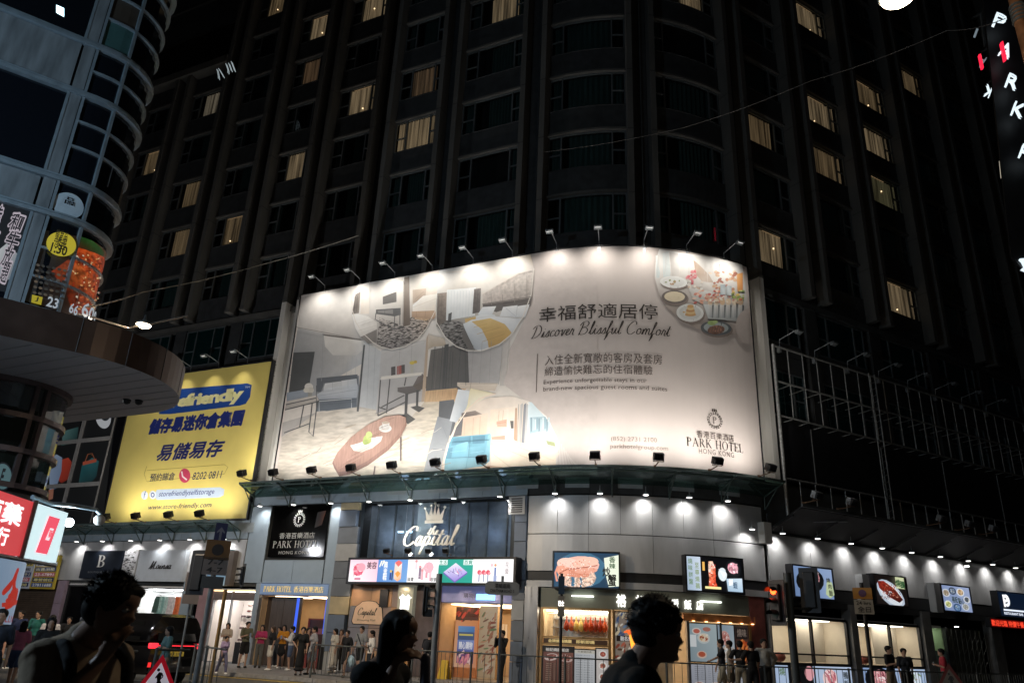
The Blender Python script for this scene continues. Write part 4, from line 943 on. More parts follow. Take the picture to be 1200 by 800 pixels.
# ---------------- yellow banner ----------------
yb=empty('storage_banner',S(-10,6.4,.1),'yellow self-storage banner with blue lettering beside the pale hotel fins','banner')
ye=mat('banner_vinyl_yellow',(.88,.71,.20),.55,var=.04,scale=1)
m=MB(); m.pbox(-14.9,-5.12,6.38,14.2,.02,.1); m.build('vinyl_sheet',ye,yb)
m=MB(); m.pbox(-5.12,-5.04,6.3,14.28,-.1,.13); m.pbox(-14.98,-14.9,6.3,14.28,-.1,.13); m.pbox(-14.9,-5.12,6.3,6.38,-.1,.125); m.pbox(-14.9,-5.12,14.2,14.28,-.1,.125); m.build('frame',blackm,yb)
m=MB()
for k in range(26): m.tube(S(-5.1,6.5+k*.3,.1),S(-4.98,6.55+k*.3,-.1),.012,4)
m.build('lacing',black,yb)
navy='16216e'; b=Art(.1,P)
b.poly([(190,468),(194,460),(205,456),(290,449),(295,451),(293,465),(288,473),(281,475),(200,485),(186,485)],'1c4a9c')
b.text('storefriendly',(172,485),(287,453),'f7f0b0',bold=.05,space=.86)
b.text('TM',(287,455),(293,452),'e8edf5')
b.text('儲存易迷你倉集團',(174,508.5),(287,480),'20307c',bold=.06,shear=.12); b.text('儲存易迷你倉集團',(174.5,507.8),(286.5,480.6),'f3ecb0',shear=.12)
b.text('易儲易存',(183,540),(264,514.5),navy,bold=.03,shear=.22)
b.line([(172,546),(169,555),(172,564),(263,555),(267,547),(263,544),(172,551)],.5,'a98f30')
b.text('預約睇倉',(175,564),(206,553),'1c2452',bold=.008)
b.ell(216.5,557,6.6,8.4,'d8486a'); b.line([(213,552),(214,558),(219,562)],1.8,'fdeef2')
b.text('8202 0811',(225,562),(261,551),'1c2452',bold=.008,shear=.12)
b.poly([(184,573.5),(258,570.5),(263,573),(262,580),(257,582.5),(184,585.5),(180,580)],'c9d8ec')
b.ell(169.5,580,4,5,'e5ecf6'); b.text('f',(168,584),(171.3,575),'24478f',bold=.02); b.ell(179,579.6,4,5,'e5ecf6'); b.ell(179,579.6,2.2,2.8,'24478f'); b.ell(179,579.6,1.3,1.7,'e5ecf6')
b.text('storefriendlyselfstorage',(185.5,583.5),(252,572),'24357e',bold=.004,shear=.15)
b.text('www.store-friendly.com',(173,598.5),(248.5,588),'1c2452',bold=.004,shear=.15)
b.build('printed_lettering',yb)
# ---------------- empty lattice billboard on the right ----------------
rigm=mat('galvanised_steel',(.5,.5,.48),.5,.6,var=.3,scale=8)
rig=empty('billboard_frame',S(28,8,0),'unlit empty steel lattice billboard frame right of the bright hotel banner','billboard frame')
def bar(name,par,a,b,w=.05,d=.05,mt=rigm):
    m=MB(); a=Vector(a); b=Vector(b); m.tube(a,b,w/2,4); return m.build(name,mt,par)
RS0,RS1=20.5,44.
for z in (14.2,12.55,11.0,8.3): bar('rail',rig,S(RS0,z,.05),S(RS1,z,.05),.09)
bar('post',rig,S(RS0,6.6,.05),S(RS0,14.25,.05),.16)
s=RS0+.95
while s<RS1:
    bar('upright',rig,S(s,11.0,.03),S(s,14.2,.03),.06)
    bar('stay',rig,S(s,11.0,.05),S(s,10.95,-.85),.05); bar('stay',rig,S(s,12.55,.05),S(s,12.5,-.85),.05)
    bar('upright',rig,S(s,6.9,.03),S(s,8.3,.03),.06)
    s+=.98
m=MB(); m.pbox(RS0+.1,RS1,8.35,10.95,-.5,-.45); m.build('back_panel',black,rig)
for k in range(4): m=MB(); x=RS0+2.6+k*5; m.pbox(x,x+.04,8.4,10.9,-.45,-.42); m.build('panel_joint',rigm,rig)
# lattice mast
mast=empty('lattice_mast',S(27.1,6.8,.3),'slim steel lattice mast rising in front of the empty billboard frame','mast')
for q in (26.9,27.35):
    bar('chord',mast,S(q,6.8,.25),S(q,14.2,.25),.07)
z=6.9
while z<14: bar('rung',mast,S(26.9,z,.25),S(27.35,z+.25,.25),.04); z+=.32
arm3=protos_arm(False,0)
for i in range(8):
    s=RS0+.5+i*2.35; place(arm3,i==0,s,14.25,0,'%s unlit arm lamp from the left on the empty billboard frame'%ORD[i],'lamp','unlit arm lamps on the empty frame')
fl3=protos_flood(0,lit=False)
led_off2=mat('flood_face_off',(.3,.3,.3),.3,var=0)
for o in list(bpy.data.objects):
    pass
for ch in fl3.children_recursive:
    if ch.name.startswith('lamp_face'): ch.data.materials[0]=led_off2
    if ch.name.startswith('lamp_housing'): ch.data.materials[0]=alu
for i,q in enumerate(((942,605),(983,612),(1089,632),(1122,637),(1150,641))):
    s,z=at(*q,1.7); place(fl3,i==0,s,6.95,1.72,'%s unlit floodlight from the left on the dark right-hand canopy'%ORD[i],'floodlight','unlit floodlights on the right-hand canopy')
# ---------------- screens & light boxes ----------------
PE=printm('screen_print',em=1.15); PEf=printm('screen_print_food',em=1.15,noise=.55,scale=9,contrast=.2); PB=printm('lightbox_print',em=.8); PBf=printm('lightbox_food',em=.8,noise=.55,scale=12,contrast=.2)
dark_al=mat('screen_frame',(.03,.03,.034),.4,.4,var=.1)
def screen(name,label,cat,s0,s1,z0,z1,o,depth=.28,fr=.07,frm=None,group=None):
    r=empty(name,S((s0+s1)/2,z0,o),label,cat,group)
    m=MB(); m.pbox(s0-fr,s1+fr,z0-fr,z1+fr,o-depth,o-.004); m.build('housing',frm or dark_al,r)
    for (a,b,c,d) in ((s0-fr,s1+fr,z1,z1+fr),(s0-fr,s1+fr,z0-fr,z0),(s0-fr,s0,z0,z1),(s1,s1+fr,z0,z1)):
        m=MB(); m.pbox(a,b,c,d,o-.004,o+.04); m.build('bezel',frm or dark_al,r)
    return r
class SA(Art):
    """art addressed by unit square of a sign: u right, v down"""
    def __init__(s,s0,s1,z0,z1,o,m): Art.__init__(s,o,m,.0006); s.b=(s0,s1,z0,z1)
    def q(s,u,v): b=s.b; return (b[0]+(b[1]-b[0])*u,b[3]-(b[3]-b[2])*v)
    def P(s,pts,c,m=None): return Art.poly(s,[s.q(min(max(u,0),1),min(max(v,0),1)) for u,v in pts],c,m,raw=True)
    def R(s,u0,v0,u1,v1,c,m=None): return s.P([(u0,v0),(u1,v0),(u1,v1),(u0,v1)],c,m)
    def E(s,u,v,ru,rv,c,rot=0,n=16,m=None):
        cr,sr=math.cos(R(rot)),math.sin(R(rot)); asp=(s.b[1]-s.b[0])/(s.b[3]-s.b[2]); P_=[]
        for i in range(n):
            t=2*math.pi*i/n; x=ru*math.cos(t)*asp; y=rv*math.sin(t); P_.append((u+(x*cr-y*sr)/asp,v+x*sr+y*cr))
        return s.P(P_,c,m)
    def T(s,st,u0,v0,u1,v1,c,**k):
        if isinstance(c,str): c=lin(c)
        s.k+=1; s.mb.use(s.base); a=s.q(u0,v1); b=s.q(u1,v0); ptext(s.mb,st,a[0],b[0],a[1],b[1],s.o+s.st*s.k+.0015,c=c,**k); return s
    def L(s,pts,w,c):
        V,Fc=ribbon(pts,w,0); c=lin(c) if isinstance(c,str) else c; s.k+=1; s.mb.use(s.base)
        q=[s.q(*p) for p in V]; s.mb.add([S(x,y,s.o+s.st*s.k) for x,y in q],Fc,cols=[c]*len(q)); return s
    def spots(s,u0,u1,v0,v1,n,cols,r0,r1,rnd,m=None):
        for _ in range(n):
            r=rnd.uniform(r0,r1); s.E(rnd.uniform(u0,u1),rnd.uniform(v0,v1),r,r*1.2,rnd.choice(cols),rnd.uniform(0,90),7,m)
        return s
rs=random.Random(5)
# LED strip of The Capital
o=.55; s0,_=at(407,670,o); s1,_=at(605,670,o); z1=at(407,655.5,o)[1]; z0=at(407,681,o)[1]
led=screen('led_display','wide bright led display with five advert pictures below the crown sign','display',s0+.1,s1-.1,z0,z1,o,.5,.09)
A=SA(s0+.1,s1-.1,z0,z1,o,PE)
A.R(0,0,.187,1,['fbd9e6','f6c2d6','f9d3e0','ffffff']); A.E(.06,.45,.035,.28,'e86c86'); A.E(.075,.35,.03,.2,'f4a7b6'); A.spots(.03,.1,.25,.7,16,['d9405c','f9c0cb','f7e5ea','c83a52'],.006,.016,rs); A.R(.04,.82,.08,.92,'d48aa0'); A.T('美容',.115,.1,.178,.42,'58303f',bold=.02)
A.R(.187,0,.378,1,['5c92d8','6ba0de','7ba9dc','5b8acb']); A.P([(.195,.3),(.205,.05),(.215,.05),(.2,.35)],'fffbe9'); A.P([(.21,.25),(.22,.02),(.23,.05),(.215,.3)],'fffbe9'); A.T('奧',.225,.08,.25,.38,'ffffff',bold=.02); A.T('金',.225,.38,.25,.62,'ffffff',bold=.02); A.T('鞋',.225,.62,.25,.92,'ffffff',bold=.02)
A.P([(.295,.12),(.34,.12),(.34,.85),(.32,.97),(.295,.85)],['ffd9cf','fff1ec','ffb98f','f3a070','ffd0b0']); A.P([(.295,.14),(.318,.02),(.342,.14),(.318,.32)],'ef6f6c'); A.P([(.3,.62),(.318,.5),(.336,.62),(.318,.8)],'f6a04a'); A.R(.268,.6,.278,.9,'1f3c8c'); A.R(.281,.5,.288,.92,'21304f'); A.E(.274,.52,.006,.06,'e8c14a')
A.R(.378,0,.568,1,'fffdfd'); A.T('珠寶',.382,.78,.42,.96,'333333',bold=.01); A.T('眼鏡',.523,.78,.562,.96,'333333',bold=.01)
for (u,v,h,c) in ((.455,.35,.5,'8f7a90'),(.47,.5,.4,'f0b7c0'),(.497,.3,.5,'e59aa8'),(.52,.25,.7,'f3c9d2'),(.43,.1,.35,'f7dde3')): A.R(u-.006,v,u+.008,v+h,c); A.E(u,v-.03,.008,.06,'e39a9e')
A.E(.508,.35,.03,.24,'f6b8c4'); A.spots(.44,.54,.2,.85,14,['d9627a','b59bc0','f4d4da','e8a5ad'],.004,.011,rs)
A.R(.568,0,.772,1,['14a090','18ab98','12a08f','0f9484']); A.R(.568,.02,.62,.24,'f2fffb'); A.T('生活',.572,.04,.616,.22,'0b8f7d',bold=.02); A.R(.715,.02,.77,.24,'f2fffb'); A.T('百貨',.719,.04,.766,.22,'0b8f7d',bold=.02)
A.P([(.6,.55),(.67,.15),(.74,.55),(.67,.95)],['c9c2ee','f0e8fb','b8a8e8','8f7fd0']); A.P([(.6,.55),(.67,.95),(.74,.55),(.74,.62),(.67,1),(.6,.62)],'6b59b5'); A.spots(.63,.71,.35,.72,18,['e0567a','f7c7d8','4a4aa0','ffffff','5a3b96'],.005,.014,rs)
A.R(.772,0,1,1,['ffffff','fffefe','fffdfd','ffffff']); A.T('花',.955,.12,.975,.34,'6f4550',bold=.0); A.T('藝',.955,.38,.975,.62,'6f4550',bold=.0)
for u in (.81,.835,.86): A.R(u-.003,.6,u+.003,.95,'8a8fb0'); A.E(u,.55,.012,.1,'e2596c'); A.E(u+.008,.6,.007,.07,'f0a0ac')
A.R(.895,.35,.905,.7,'6a80b8'); A.E(.9,.25,.007,.06,'e2a07a'); A.R(.892,.68,.909,.92,'99a6cc'); A.E(.88,.25,.008,.07,'f2c4cc')
A.build('display_face',led)
for k,u in enumerate((.23,.36,.62,.75)):
    x=s0+(s1-s0)*u
f2=fl3
for i,x in enumerate((576,505,520,548)):
    pass
# The Capital glass wall with crown and lettering
capg=glass('capital_glass',(.6,.66,.72),.3,.05,body=.16,bodyc=(.08,.10,.13))
C0,C1,CZ0,CZ1=1.27,8.5,4.6,6.85
m=MB(); m.pbox(C0,C1,4.4,6.9,-.9,-.85); m.build('back_wall',mat('capital_back',(.25,.3,.36),.5,var=.2),hotel)
for k in range(3):
    a_=C0+(C1-C0)*k/3; b_=C0+(C1-C0)*(k+1)/3; m=MB(); m.add([S(a_+.01,CZ0,.0),S(b_-.01,CZ0,.0),S(b_-.01,CZ1,.0),S(a_+.01,CZ1,.0)],[(0,1,2,3)]); m.build('glass_wall_pane',capg,hotel)
m=MB(); m.pbox(4.05,4.75,CZ0,CZ1,-.5,-.3); m.build('lit_column',mat('column_pale',(.5,.58,.62),.5,var=.1),hotel)
for k,x in enumerate((470,480)):
    s_,z_=at(x,623,-.5); m=MB(); m.pbox(s_-.14,s_+.14,z_-.04,z_+.04,-.5,-.45); m.build('reflected_lamp_bar',emit('cool_lamp_reflection',(.55,.85,1),4.),hotel)  # glowing bars stand in for lamps reflected in the glass
for x in (455,520,575):
    s_,z_=at(x,600,-.5); ld=bpy.data.lights.new('added_inner_light','POINT'); ld.energy=9; ld.color=(.6,.75,1); ld.shadow_soft_size=.2; lo=bpy.data.objects.new('added_inner_light',ld); col.objects.link(lo); lo.location=S(s_,5.6,-.35)  # point lights added to brighten the space behind the glass
for k in range(8):
    s_=C0+.5+k*.9; m=MB(); m.pbox(s_,s_+.05,4.45,6.85,-.7,-.6); m.build('inner_mullion',dalu,hotel)
cap=empty('crown_sign',S(5.2,5,.1),'silver crown above the cursive words the Capital on dark glass','sign')
chrome=mat('polished_chrome',(.8,.78,.72),.3,.35,var=.05); 
def pq(x,y,o=.12): return at(x,y,o)
m=MB()
s_,z_=pq(497,613); w_=.95; h_=.62
m.pbox(s_+.05,s_+w_-.05,z_,z_+.12,.1,.16)
V=[];k=5
pts=[(0.0,.62)]
m.add([S(s_+.1,z_+.13,.13),S(s_+w_-.1,z_+.13,.13),S(s_+w_,z_+h_,.13),S(s_+w_*.78,z_+.33,.13),S(s_+w_*.68,z_+h_+.06,.13),S(s_+w_*.58,z_+.33,.13),S(s_+w_*.5,z_+h_+.14,.13),S(s_+w_*.42,z_+.33,.13),S(s_+w_*.32,z_+h_+.06,.13),S(s_+w_*.22,z_+.33,.13),S(s_,z_+h_,.13)],[(0,1,3,9),(1,2,3),(3,4,5),(3,5,7,9),(5,6,7),(7,8,9),(9,10,0)])
for u,hh in ((0,.02),(.32,.1),(.5,.18),(.68,.1),(1,.02)): m.ell(S(s_+w_*u,z_+h_+hh,.14),.06,.06,.06,8,5)
m.build('crown',chrome,cap)
def curs(name,st,x0,x1,yb,uh,par,mt,o=.12,wd=.2,d=.05,slope=0.):
    V,Fc,Wd=cursive(st,wd); a=at(x0,yb,o); b=at(x1,yb,o)
    m=MB(); flat2(m,V,Fc,a[0],b[0],a[1],uh,o,depth=d,slope=slope); return m.build(name,mt,par)
curs('lettering','the',500,514,626,.165,cap,chrome,wd=.26); curs('lettering','Capital',472,537,638.5,.36,cap,chrome,wd=.2)
# LED-top small floods lighting the sign
fl4=None
for i,x in enumerate((461,486,510,530)):
    s,z=at(x,655,.4); r=copy_tree(fl2 if i<2 else fl3); r.location=S(s,4.62,.55); r.rotation_euler=(0,0,rotz(s)); r.scale=(.62,.62,.62)
    tag(r,'%s small floodlight from the left on top of the wide led display'%ORD[i],'floodlight','floodlights on the led display')
for u in (485,588):
    pass
# Park Hotel dark glass sign
ph=empty('hotel_name_sign',S(-2,4.6,0),'dark glass sign panel with white crest and PARK HOTEL lettering left of The Capital','sign')
m=MB(); m.pbox(-3.55,-.4,4.62,6.9,-.05,.03); m.build('panel',mat('sign_black_gloss',(.004,.004,.004),.07,var=0,spec=.3),ph)
A=SA(-3.55,-.4,4.62,6.9,.031,P); A.P([(.8,.15),(.95,.12),(.9,.4),(.78,.45)],['0a0604','5a2a10','381a0a','120906']); A.build('picture',ph)  # brown polygon paints a small reflection on the gloss panel
offw=mat('sign_letter_white',(.5,.5,.48),.4,em=(1,1,.98),es=.02,var=0)
mb=MB(); crest(mb,-1.98,6.25,.30,.06); mb.build('crest',offw,ph)
mb=MB(); ptext(mb,'香港百樂酒店',-3.0,-1.0,5.42,5.68,.06); mb.build('lettering',offw,ph)
V,Fc=serif('PARK HOTEL'); mb=MB(); flat2(mb,V,Fc,-3.3,-.75,5.02,.3,.06); mb.build('serif_lettering',offw,ph)
mb=MB(); ptext(mb,'HONG KONG',-2.9,-1.2,4.74,4.88,.06,space=1.1); mb.build('lettering',offw,ph)
for k in range(3): pass
# --- crab screen, roast screen ---
def food_box(name,label,px,o,idx,frame=None,emi=True,z=None):
    (x0,y0),(x1,y1)=px; s0,zt=at(x0,y0,o); s1,_=at(x1,y1,o); zb=at(x1,y1,o)[1]
    r=screen(name,label,'screen',s0+.06,s1-.06,zb+.06,zt-.06,o,.35,.06,frame); A=SA(s0+.06,s1-.06,zb+.06,zt-.06,o,PE if emi else PB); fm=PEf if emi else PBf
    if idx==0:
        A.R(0,0,1,1,['22445f','1b3a54','16324a','244a66']); A.E(.42,.5,.4,.52,'3c6a86'); A.E(.36,.72,.3,.32,['f3d6c2']*1 and 'f0cdb8',m=fm)
        A.E(.38,.4,.33,.3,'f0b9a8',-6); A.E(.24,.36,.2,.2,'f7cdbc',10); A.E(.5,.3,.2,.18,'f4c3ae',-10); A.E(.3,.58,.26,.13,'d98c72',8); A.E(.5,.52,.18,.09,'e6a48c',-4); A.E(.14,.55,.1,.16,'eaa489',30)
        A.L([(.08,.62),(.2,.5),(.36,.46),(.5,.42),(.68,.36)],.025,'a8523f'); A.L([(.06,.4),(.02,.6),(.05,.85)],.03,'e89a80'); A.L([(.12,.7),(.12,.95)],.03,'e89a80')
        A.spots(.1,.65,.2,.6,110,['f9ded2','d98a70','f3b9a4','c66f55','fff0ea'],.004,.013,rs); A.spots(.12,.62,.62,.98,120,['fff3e6','e8b89c','f7e4cf','b96b4a','fdfaf2'],.004,.012,rs)
        A.P([(.78,.15),(1,.05),(1,.95),(.85,.98),(.8,.6)],'e6ecd8'); A.T('避風塘',.87,.1,.93,.14,'2b2b22'); A.T('炒',.76,.42,.87,.68,'1a1a18',bold=.03); A.T('蟹',.84,.62,.96,.95,'1a1a18',bold=.03); A.T('香',.86,.12,.95,.28,'3c5c3c',bold=.02); A.T('辣',.86,.3,.95,.45,'3c5c3c',bold=.02)
    elif idx==1:
        A.R(0,0,1,1,'07080c'); A.R(0,0,.24,1,['a9b9ca','c4d0de','b6c4d4','93a5b8']); 
        for k,ch in enumerate('燒味拼盤'): A.T(ch,.03,.06+k*.2,.1,.22+k*.2,'5d7a4a',bold=.01)
        for k,ch in enumerate('至尊燒鵝'): A.T(ch,.14,.18+k*.2,.21,.34+k*.2,'7b8e56',bold=.01)
        A.R(.27,.14,.31,.4,'e8b25a'); A.P([(.38,.12),(.45,.1),(.5,.3),(.49,.7),(.53,.9),(.36,.92),(.38,.6),(.37,.35)],['f7b48c','fbd5bd','f0694a','d9482e','e0603e','c83f28','f28a66','ffe0cc'],m=fm); A.spots(.38,.5,.15,.88,20,['ff9a70','ffd9c4','c8321e','ffe9dd'],.008,.02,rs)
        A.R(.3,.86,.58,.93,'f3e6a0'); A.E(.62,.48,.08,.2,'dce6ea'); A.P([(.55,.32),(.6,.38),(.7,.42),(.64,.6)],'eef4f6'); A.E(.82,.3,.15,.28,'15181c'); A.E(.82,.27,.1,.17,'e7a7b4',m=fm); A.spots(.74,.9,.14,.4,16,['f6cfd6','c9607a','fff','e8b3bd'] if 0 else ['f6cfd6','c9607a','fff0f2','e8b3bd'],.01,.025,rs)
        A.P([(.68,.6),(.98,.56),(.98,.97),(.7,.97)],['b9cfe0','cfe0ec','a3bdd2','9db6ca']); A.T('鮮',.72,.6,.8,.8,'ffffff',bold=.03); A.T('蝦',.8,.68,.88,.88,'3b5874',bold=.02)
    elif idx in (2,3):
        A.R(0,0,1,1,['7d98c4','9db4da','8aa2cc','6f89b4']); 
        if idx==2: A.E(.42,.45,.36,.42,'0c0f14',-6); A.E(.47,.33,.2,.27,'e8a9ae',m=fm); A.spots(.32,.62,.12,.55,110,['f8d8dc','c45b68','f3b8bf','a33c4a','fff0f2'],.007,.018,rs); A.P([(.84,.35),(.95,.45),(.98,.85),(.86,.98),(.76,.85),(.8,.5)],'c6d6a8'); A.T('燒',.8,.3,.9,.45,'20221c',bold=.02); A.T('肉',.84,.5,.92,.66,'20221c',bold=.02); A.T('飯',.84,.7,.94,.9,'20221c',bold=.02)
        else: A.R(0,0,1,1,'1a1413'); A.E(.48,.62,.44,.42,'c2cfe0',22); A.E(.48,.6,.38,.34,'e6edf5',22); A.P([(.1,.2),(.3,.18),(.62,.42),(.85,.78),(.72,.9),(.4,.72),(.14,.45)],['6a1e16','a83226','8c2a1e','4c1611','3a100c','7a2419','992e20'],m=fm); A.spots(.15,.75,.25,.8,120,['b5402c','5c1a12','d97a5a','2c0d0a','e8b49a'],.006,.018,rs); A.spots(.1,.45,.55,.85,20,['2c2a30','5a5560','dfe4ec','3d2022'],.012,.03,rs); A.R(.62,.0,.9,.4,'dfe6b8'); A.T('燒',.62,.08,.76,.34,'2c5c34',bold=.03); A.T('鵝',.76,.12,.9,.38,'2c5c34',bold=.03)
    elif idx==4:
        A.R(0,0,1,1,['8fa2cc','a9b8dc','9aaad0','8296c0']); 
        for (u,v,r_,c1,c2) in ((.15,.3,.14,'d9dfe8','b9a690'),(.38,.2,.13,'1e2c44','8fa0b8'),(.66,.22,.14,'e9edf2','e0b98c'),(.16,.75,.13,'f1f4ee','d8dc90'),(.46,.86,.14,'2a4c7a','7fa0c8'),(.76,.8,.13,'d5dbe6','a8a8a0'),(.84,.5,.12,'e8ecf2','4c5868')): A.E(u,v,r_,r_*1.15,c1); A.E(u,v,r_*.72,r_*.85,c2,m=fm); A.spots(u-.06,u+.06,v-.07,v+.07,6,['f3efe0','8a7a58','cfd6c0','5c6a44'],.008,.018,rs)
        A.T('裕記',.3,.42,.5,.66,'233a24',bold=.03); A.T('點心',.52,.46,.72,.7,'233a24',bold=.03)
    A.build('picture',r); return r
food_box('menu_screen','bright menu screen with a pink crab dish at the left of the corner shop wall',((648,645),(727,691)),.3,0)
food_box('menu_screen','menu screen with hanging roast goose and a dark plate on the corner shop wall',((802,649),(873,697)),.3,1)
food_box('food_lightbox','light box showing pink sliced meat on a black plate behind the traffic lights','' or ((927,660),(979,704)),.3,2,emi=False)
food_box('food_lightbox','light box showing dark red roast meat on a white oval plate','' or ((1022,671),(1066,712)),.3,3,emi=False)
food_box('food_lightbox','pale blue light box with small dim sum dishes and green writing',((1101,683),(1141,719)),.3,4,emi=False)
# open side wing of a light box
for x,l in ((1011,'grey steel side housing left of the roast meat light box'),(1094,'grey steel side housing left of the dim sum light box')):
    s,z=at(x,690,.3); m=MB(); m.pbox(s,s+.45,3.5,4.75,-.0,.34); tag(m.build('sign_housing',clad),l,'sign box')
# dark sign with P emblem + red moving-text display
pz=screen('shop_sign','dark blue shop sign with glowing white letter P emblem at the right edge','sign',at(1170,705,.3)[0],at(1170,705,.3)[0]+3.4,3.6,4.7,.3,.35,.05)
s_=at(1170,705,.3)[0]; A=SA(s_,s_+3.4,3.6,4.7,.3,PE); A.R(0,0,1,1,'0a1526'); V,Fc=serif('P'); A.E(.22,.34,.085,.26,'f4f8ff'); A.E(.2,.34,.05,.14,'0a1526'); A.T('P',.13,.1,.26,.62,'ffffff',bold=.04); A.R(.1,.7,.7,.77,'e8f0ff'); A.T('RESTAURANT BAR',.1,.82,.6,.93,'e8f0ff',bold=.02); A.build('picture',pz)
rd=screen('text_display','red scrolling text display below the dark P shop sign','display',at(1160,728,.35)[0],at(1160,728,.35)[0]+3.8,3.08,3.42,.36,.2,.04)
s_=at(1160,728,.35)[0]; A=SA(s_,s_+3.8,3.08,3.42,.36,PE); A.R(0,0,1,1,'5c0606'); A.T('歡迎光臨 特價午餐 外賣',.03,.12,.97,.88,'ff4a30',bold=.02); A.build('display_face',rd)
# shop signs at the left
def plain_sign(label,s0,s1,z0,z1,c,name='shop_sign',o=.22,em=None):
    r=empty(name,S((s0+s1)/2,z0,o),label,'sign'); m=MB(); m.pbox(s0,s1,z0,z1,.01,o); m.build('sign_board',mat('sign_'+c,lin(c),.45,var=.06,em=em and lin(c),es=em or 0),r); return r
r=plain_sign('dark navy shop sign with a silver letter B emblem',-15.6,-12.75,3.6,4.95,'1d2430')
mb=MB(); V,Fc=serif('B'); flat2(mb,V,Fc,-14.45,-13.85,4.15,.58,.225,depth=.02); mb.build('emblem',offw,r); mb=MB(); ptext(mb,'BOUTIQUE CAFE',-15.0,-13.4,3.85,3.95,.225); mb.build('lettering',alu,r)
r=plain_sign('shop sign with black and white scribble pattern between the two larger signs',-12.6,-11.65,3.7,4.98,'c9cbd0')
A=SA(-12.6,-11.65,3.7,4.98,.222,P)
for k in range(90): A.R(*(lambda u,v,w:(u,v,u+w,v+.022))(rs.uniform(0,.85),rs.uniform(0,.95),rs.uniform(.05,.2)),'14151a')
A.build('pattern',r)
r=plain_sign('pale grey shop sign with black cursive name Moinsa',-11.55,-8.4,3.5,4.95,'b4bcc6'); 
V,Fc,_=cursive('Moinsa',.28); mb=MB(); flat2(mb,V,Fc,-10.75,-9.2,4.08,.17,.225); mb.build('lettering',black,r)
r=plain_sign('upright light box with a blue sea horizon picture beside the traffic pole',-6.75,-5.6,3.35,4.95,'8fb0c8',name='picture_lightbox',o=.3)
A=SA(-6.75,-5.6,3.35,4.95,.301,printm('lightbox_soft',em=.45)); A.R(0,0,1,.5,['3f7fae','5b9cc4','a9d3e6','8ec3dc']); A.R(0,.5,1,1,['1f78b4','2a86be','cfe6ef','bcd9e6']); A.build('picture',r)
m=MB(); m.pbox(-5.58,-5.3,3.35,4.9,.02,.3); tag(m.build('sign_housing',mat('housing_brown',(.12,.1,.09),.6)),'narrow brown box attached beside the blue sea light box','sign box')
r=empty('notice_board',S(-18,3,.2),'two yellow and white painted notice boards crowded with print hanging over the shutter','notice board')
for (a_,b_,c,n_) in ((-21.5,-19.3,'c3cad6',0),(-19.25,-17.4,'b7a13c',1)):
    m=MB(); m.pbox(a_,b_,3.05,4.75,.1,.22); m.build('board',mat('nb_'+c,lin(c),.6,var=.05),r)
    A=SA(a_,b_,3.05,4.75,.221,P)
    for k in range(6): A.R(.05,.05+k*.155,.95,.17+k*.155,['3f5f98','e9d25a','d8dde6','2f4a86','c46a7a','20346a'][(k+n_)%6]); A.T(['物業地產','28-31999','出售出租','23-67891','專營舖位','27811688'][k],.1,.07+k*.155,.9,.155+k*.155,['f2f2f2','1e2c5c','20304c','efe9c8','fff4f4','e8e0a0'][(k+n_)%6],bold=.02)
    A.build('printed_lettering',r)
# --- side panel with handbag pictures left of the yellow banner ---
hb=empty('handbag_display',S(-18,6.5,0),'dark window display with framed handbag pictures left of the yellow storage banner','display')
m=MB(); m.pbox(-25,-15.0,6.4,14.2,-.02,.02); m.build('dark_panel',mat('display_black_glass',(.008,.008,.01),.12,var=0),hb)
def pxb(x0,y0,x1,y1,o=.05):
    a=at(x0,y0,o); b=at(x1,y1,o); return a,b
A=Art(.03,printm('backlit_print',em=.35)); 
A.poly([(96,492),(136,486),(120,612),(70,622)],'0a0c0e'); A.poly([(60,497),(95,492),(72,622),(40,630)],'090b0c')
A.ell(121,488,9,14,'dfe3e8',-8); A.ell(123,485,6,8,'2a2f36',-8)
A.poly([(74,505),(92,500),(90,518),(72,522)],['5a7f7c','2c5050','16302f','4a6c6a'])
A.poly([(73,538),(80,536),(84,541),(82,560),(72,566),(68,562)],['b5402c','c94a34','a53624','8a2a1b','7c2416','a83826'])
A.poly([(96,545),(108,536),(116,540),(113,558),(106,566),(92,566)],['1f5c62','2d6f74','235f64','143f44','103539','1a4c50']); A.line([(98,545),(103,532),(108,531),(112,540)],.8,'a8603c'); A.poly([(97,541),(113,537),(113,541),(97,545)],'b5553c')
A.poly([(58,540),(66,532),(73,536),(72,552),(66,572),(58,574)],['93a8c4','9fb3cc','8699b5','7a8dab','7f93b0','8ea3c0']); A.poly([(57,574),(63,572),(62,584),(57,586)],'a8705a')
A.build('handbag_pictures',hb)
fm_=mat('display_frame',(.4,.38,.36),.5,var=.1)
for q in (((70,519),(130,511),4),((60,570),(118,562),4)):
    a_=at(*q[0],.05); b_=at(*q[1],.05); m=MB(); m.pbox(a_[0]-3,b_[0],a_[1]-.1,a_[1]+.12,.03,.09); m.build('frame_rail',fm_,hb)
for x in (95,): 
    a_=at(x,510,.05); m=MB(); m.pbox(a_[0]-.12,a_[0]-.02,6.4,14,.03,.1); m.build('frame_post',fm_,hb); m=MB(); m.pbox(a_[0]+.02,a_[0]+.12,6.4,14,.03,.1); m.build('frame_post',fm_,hb)
a_=at(135,490,.05); m=MB(); m.pbox(a_[0],a_[0]+.05,6.4,14,.03,.1); m.build('frame_post',fm_,hb)
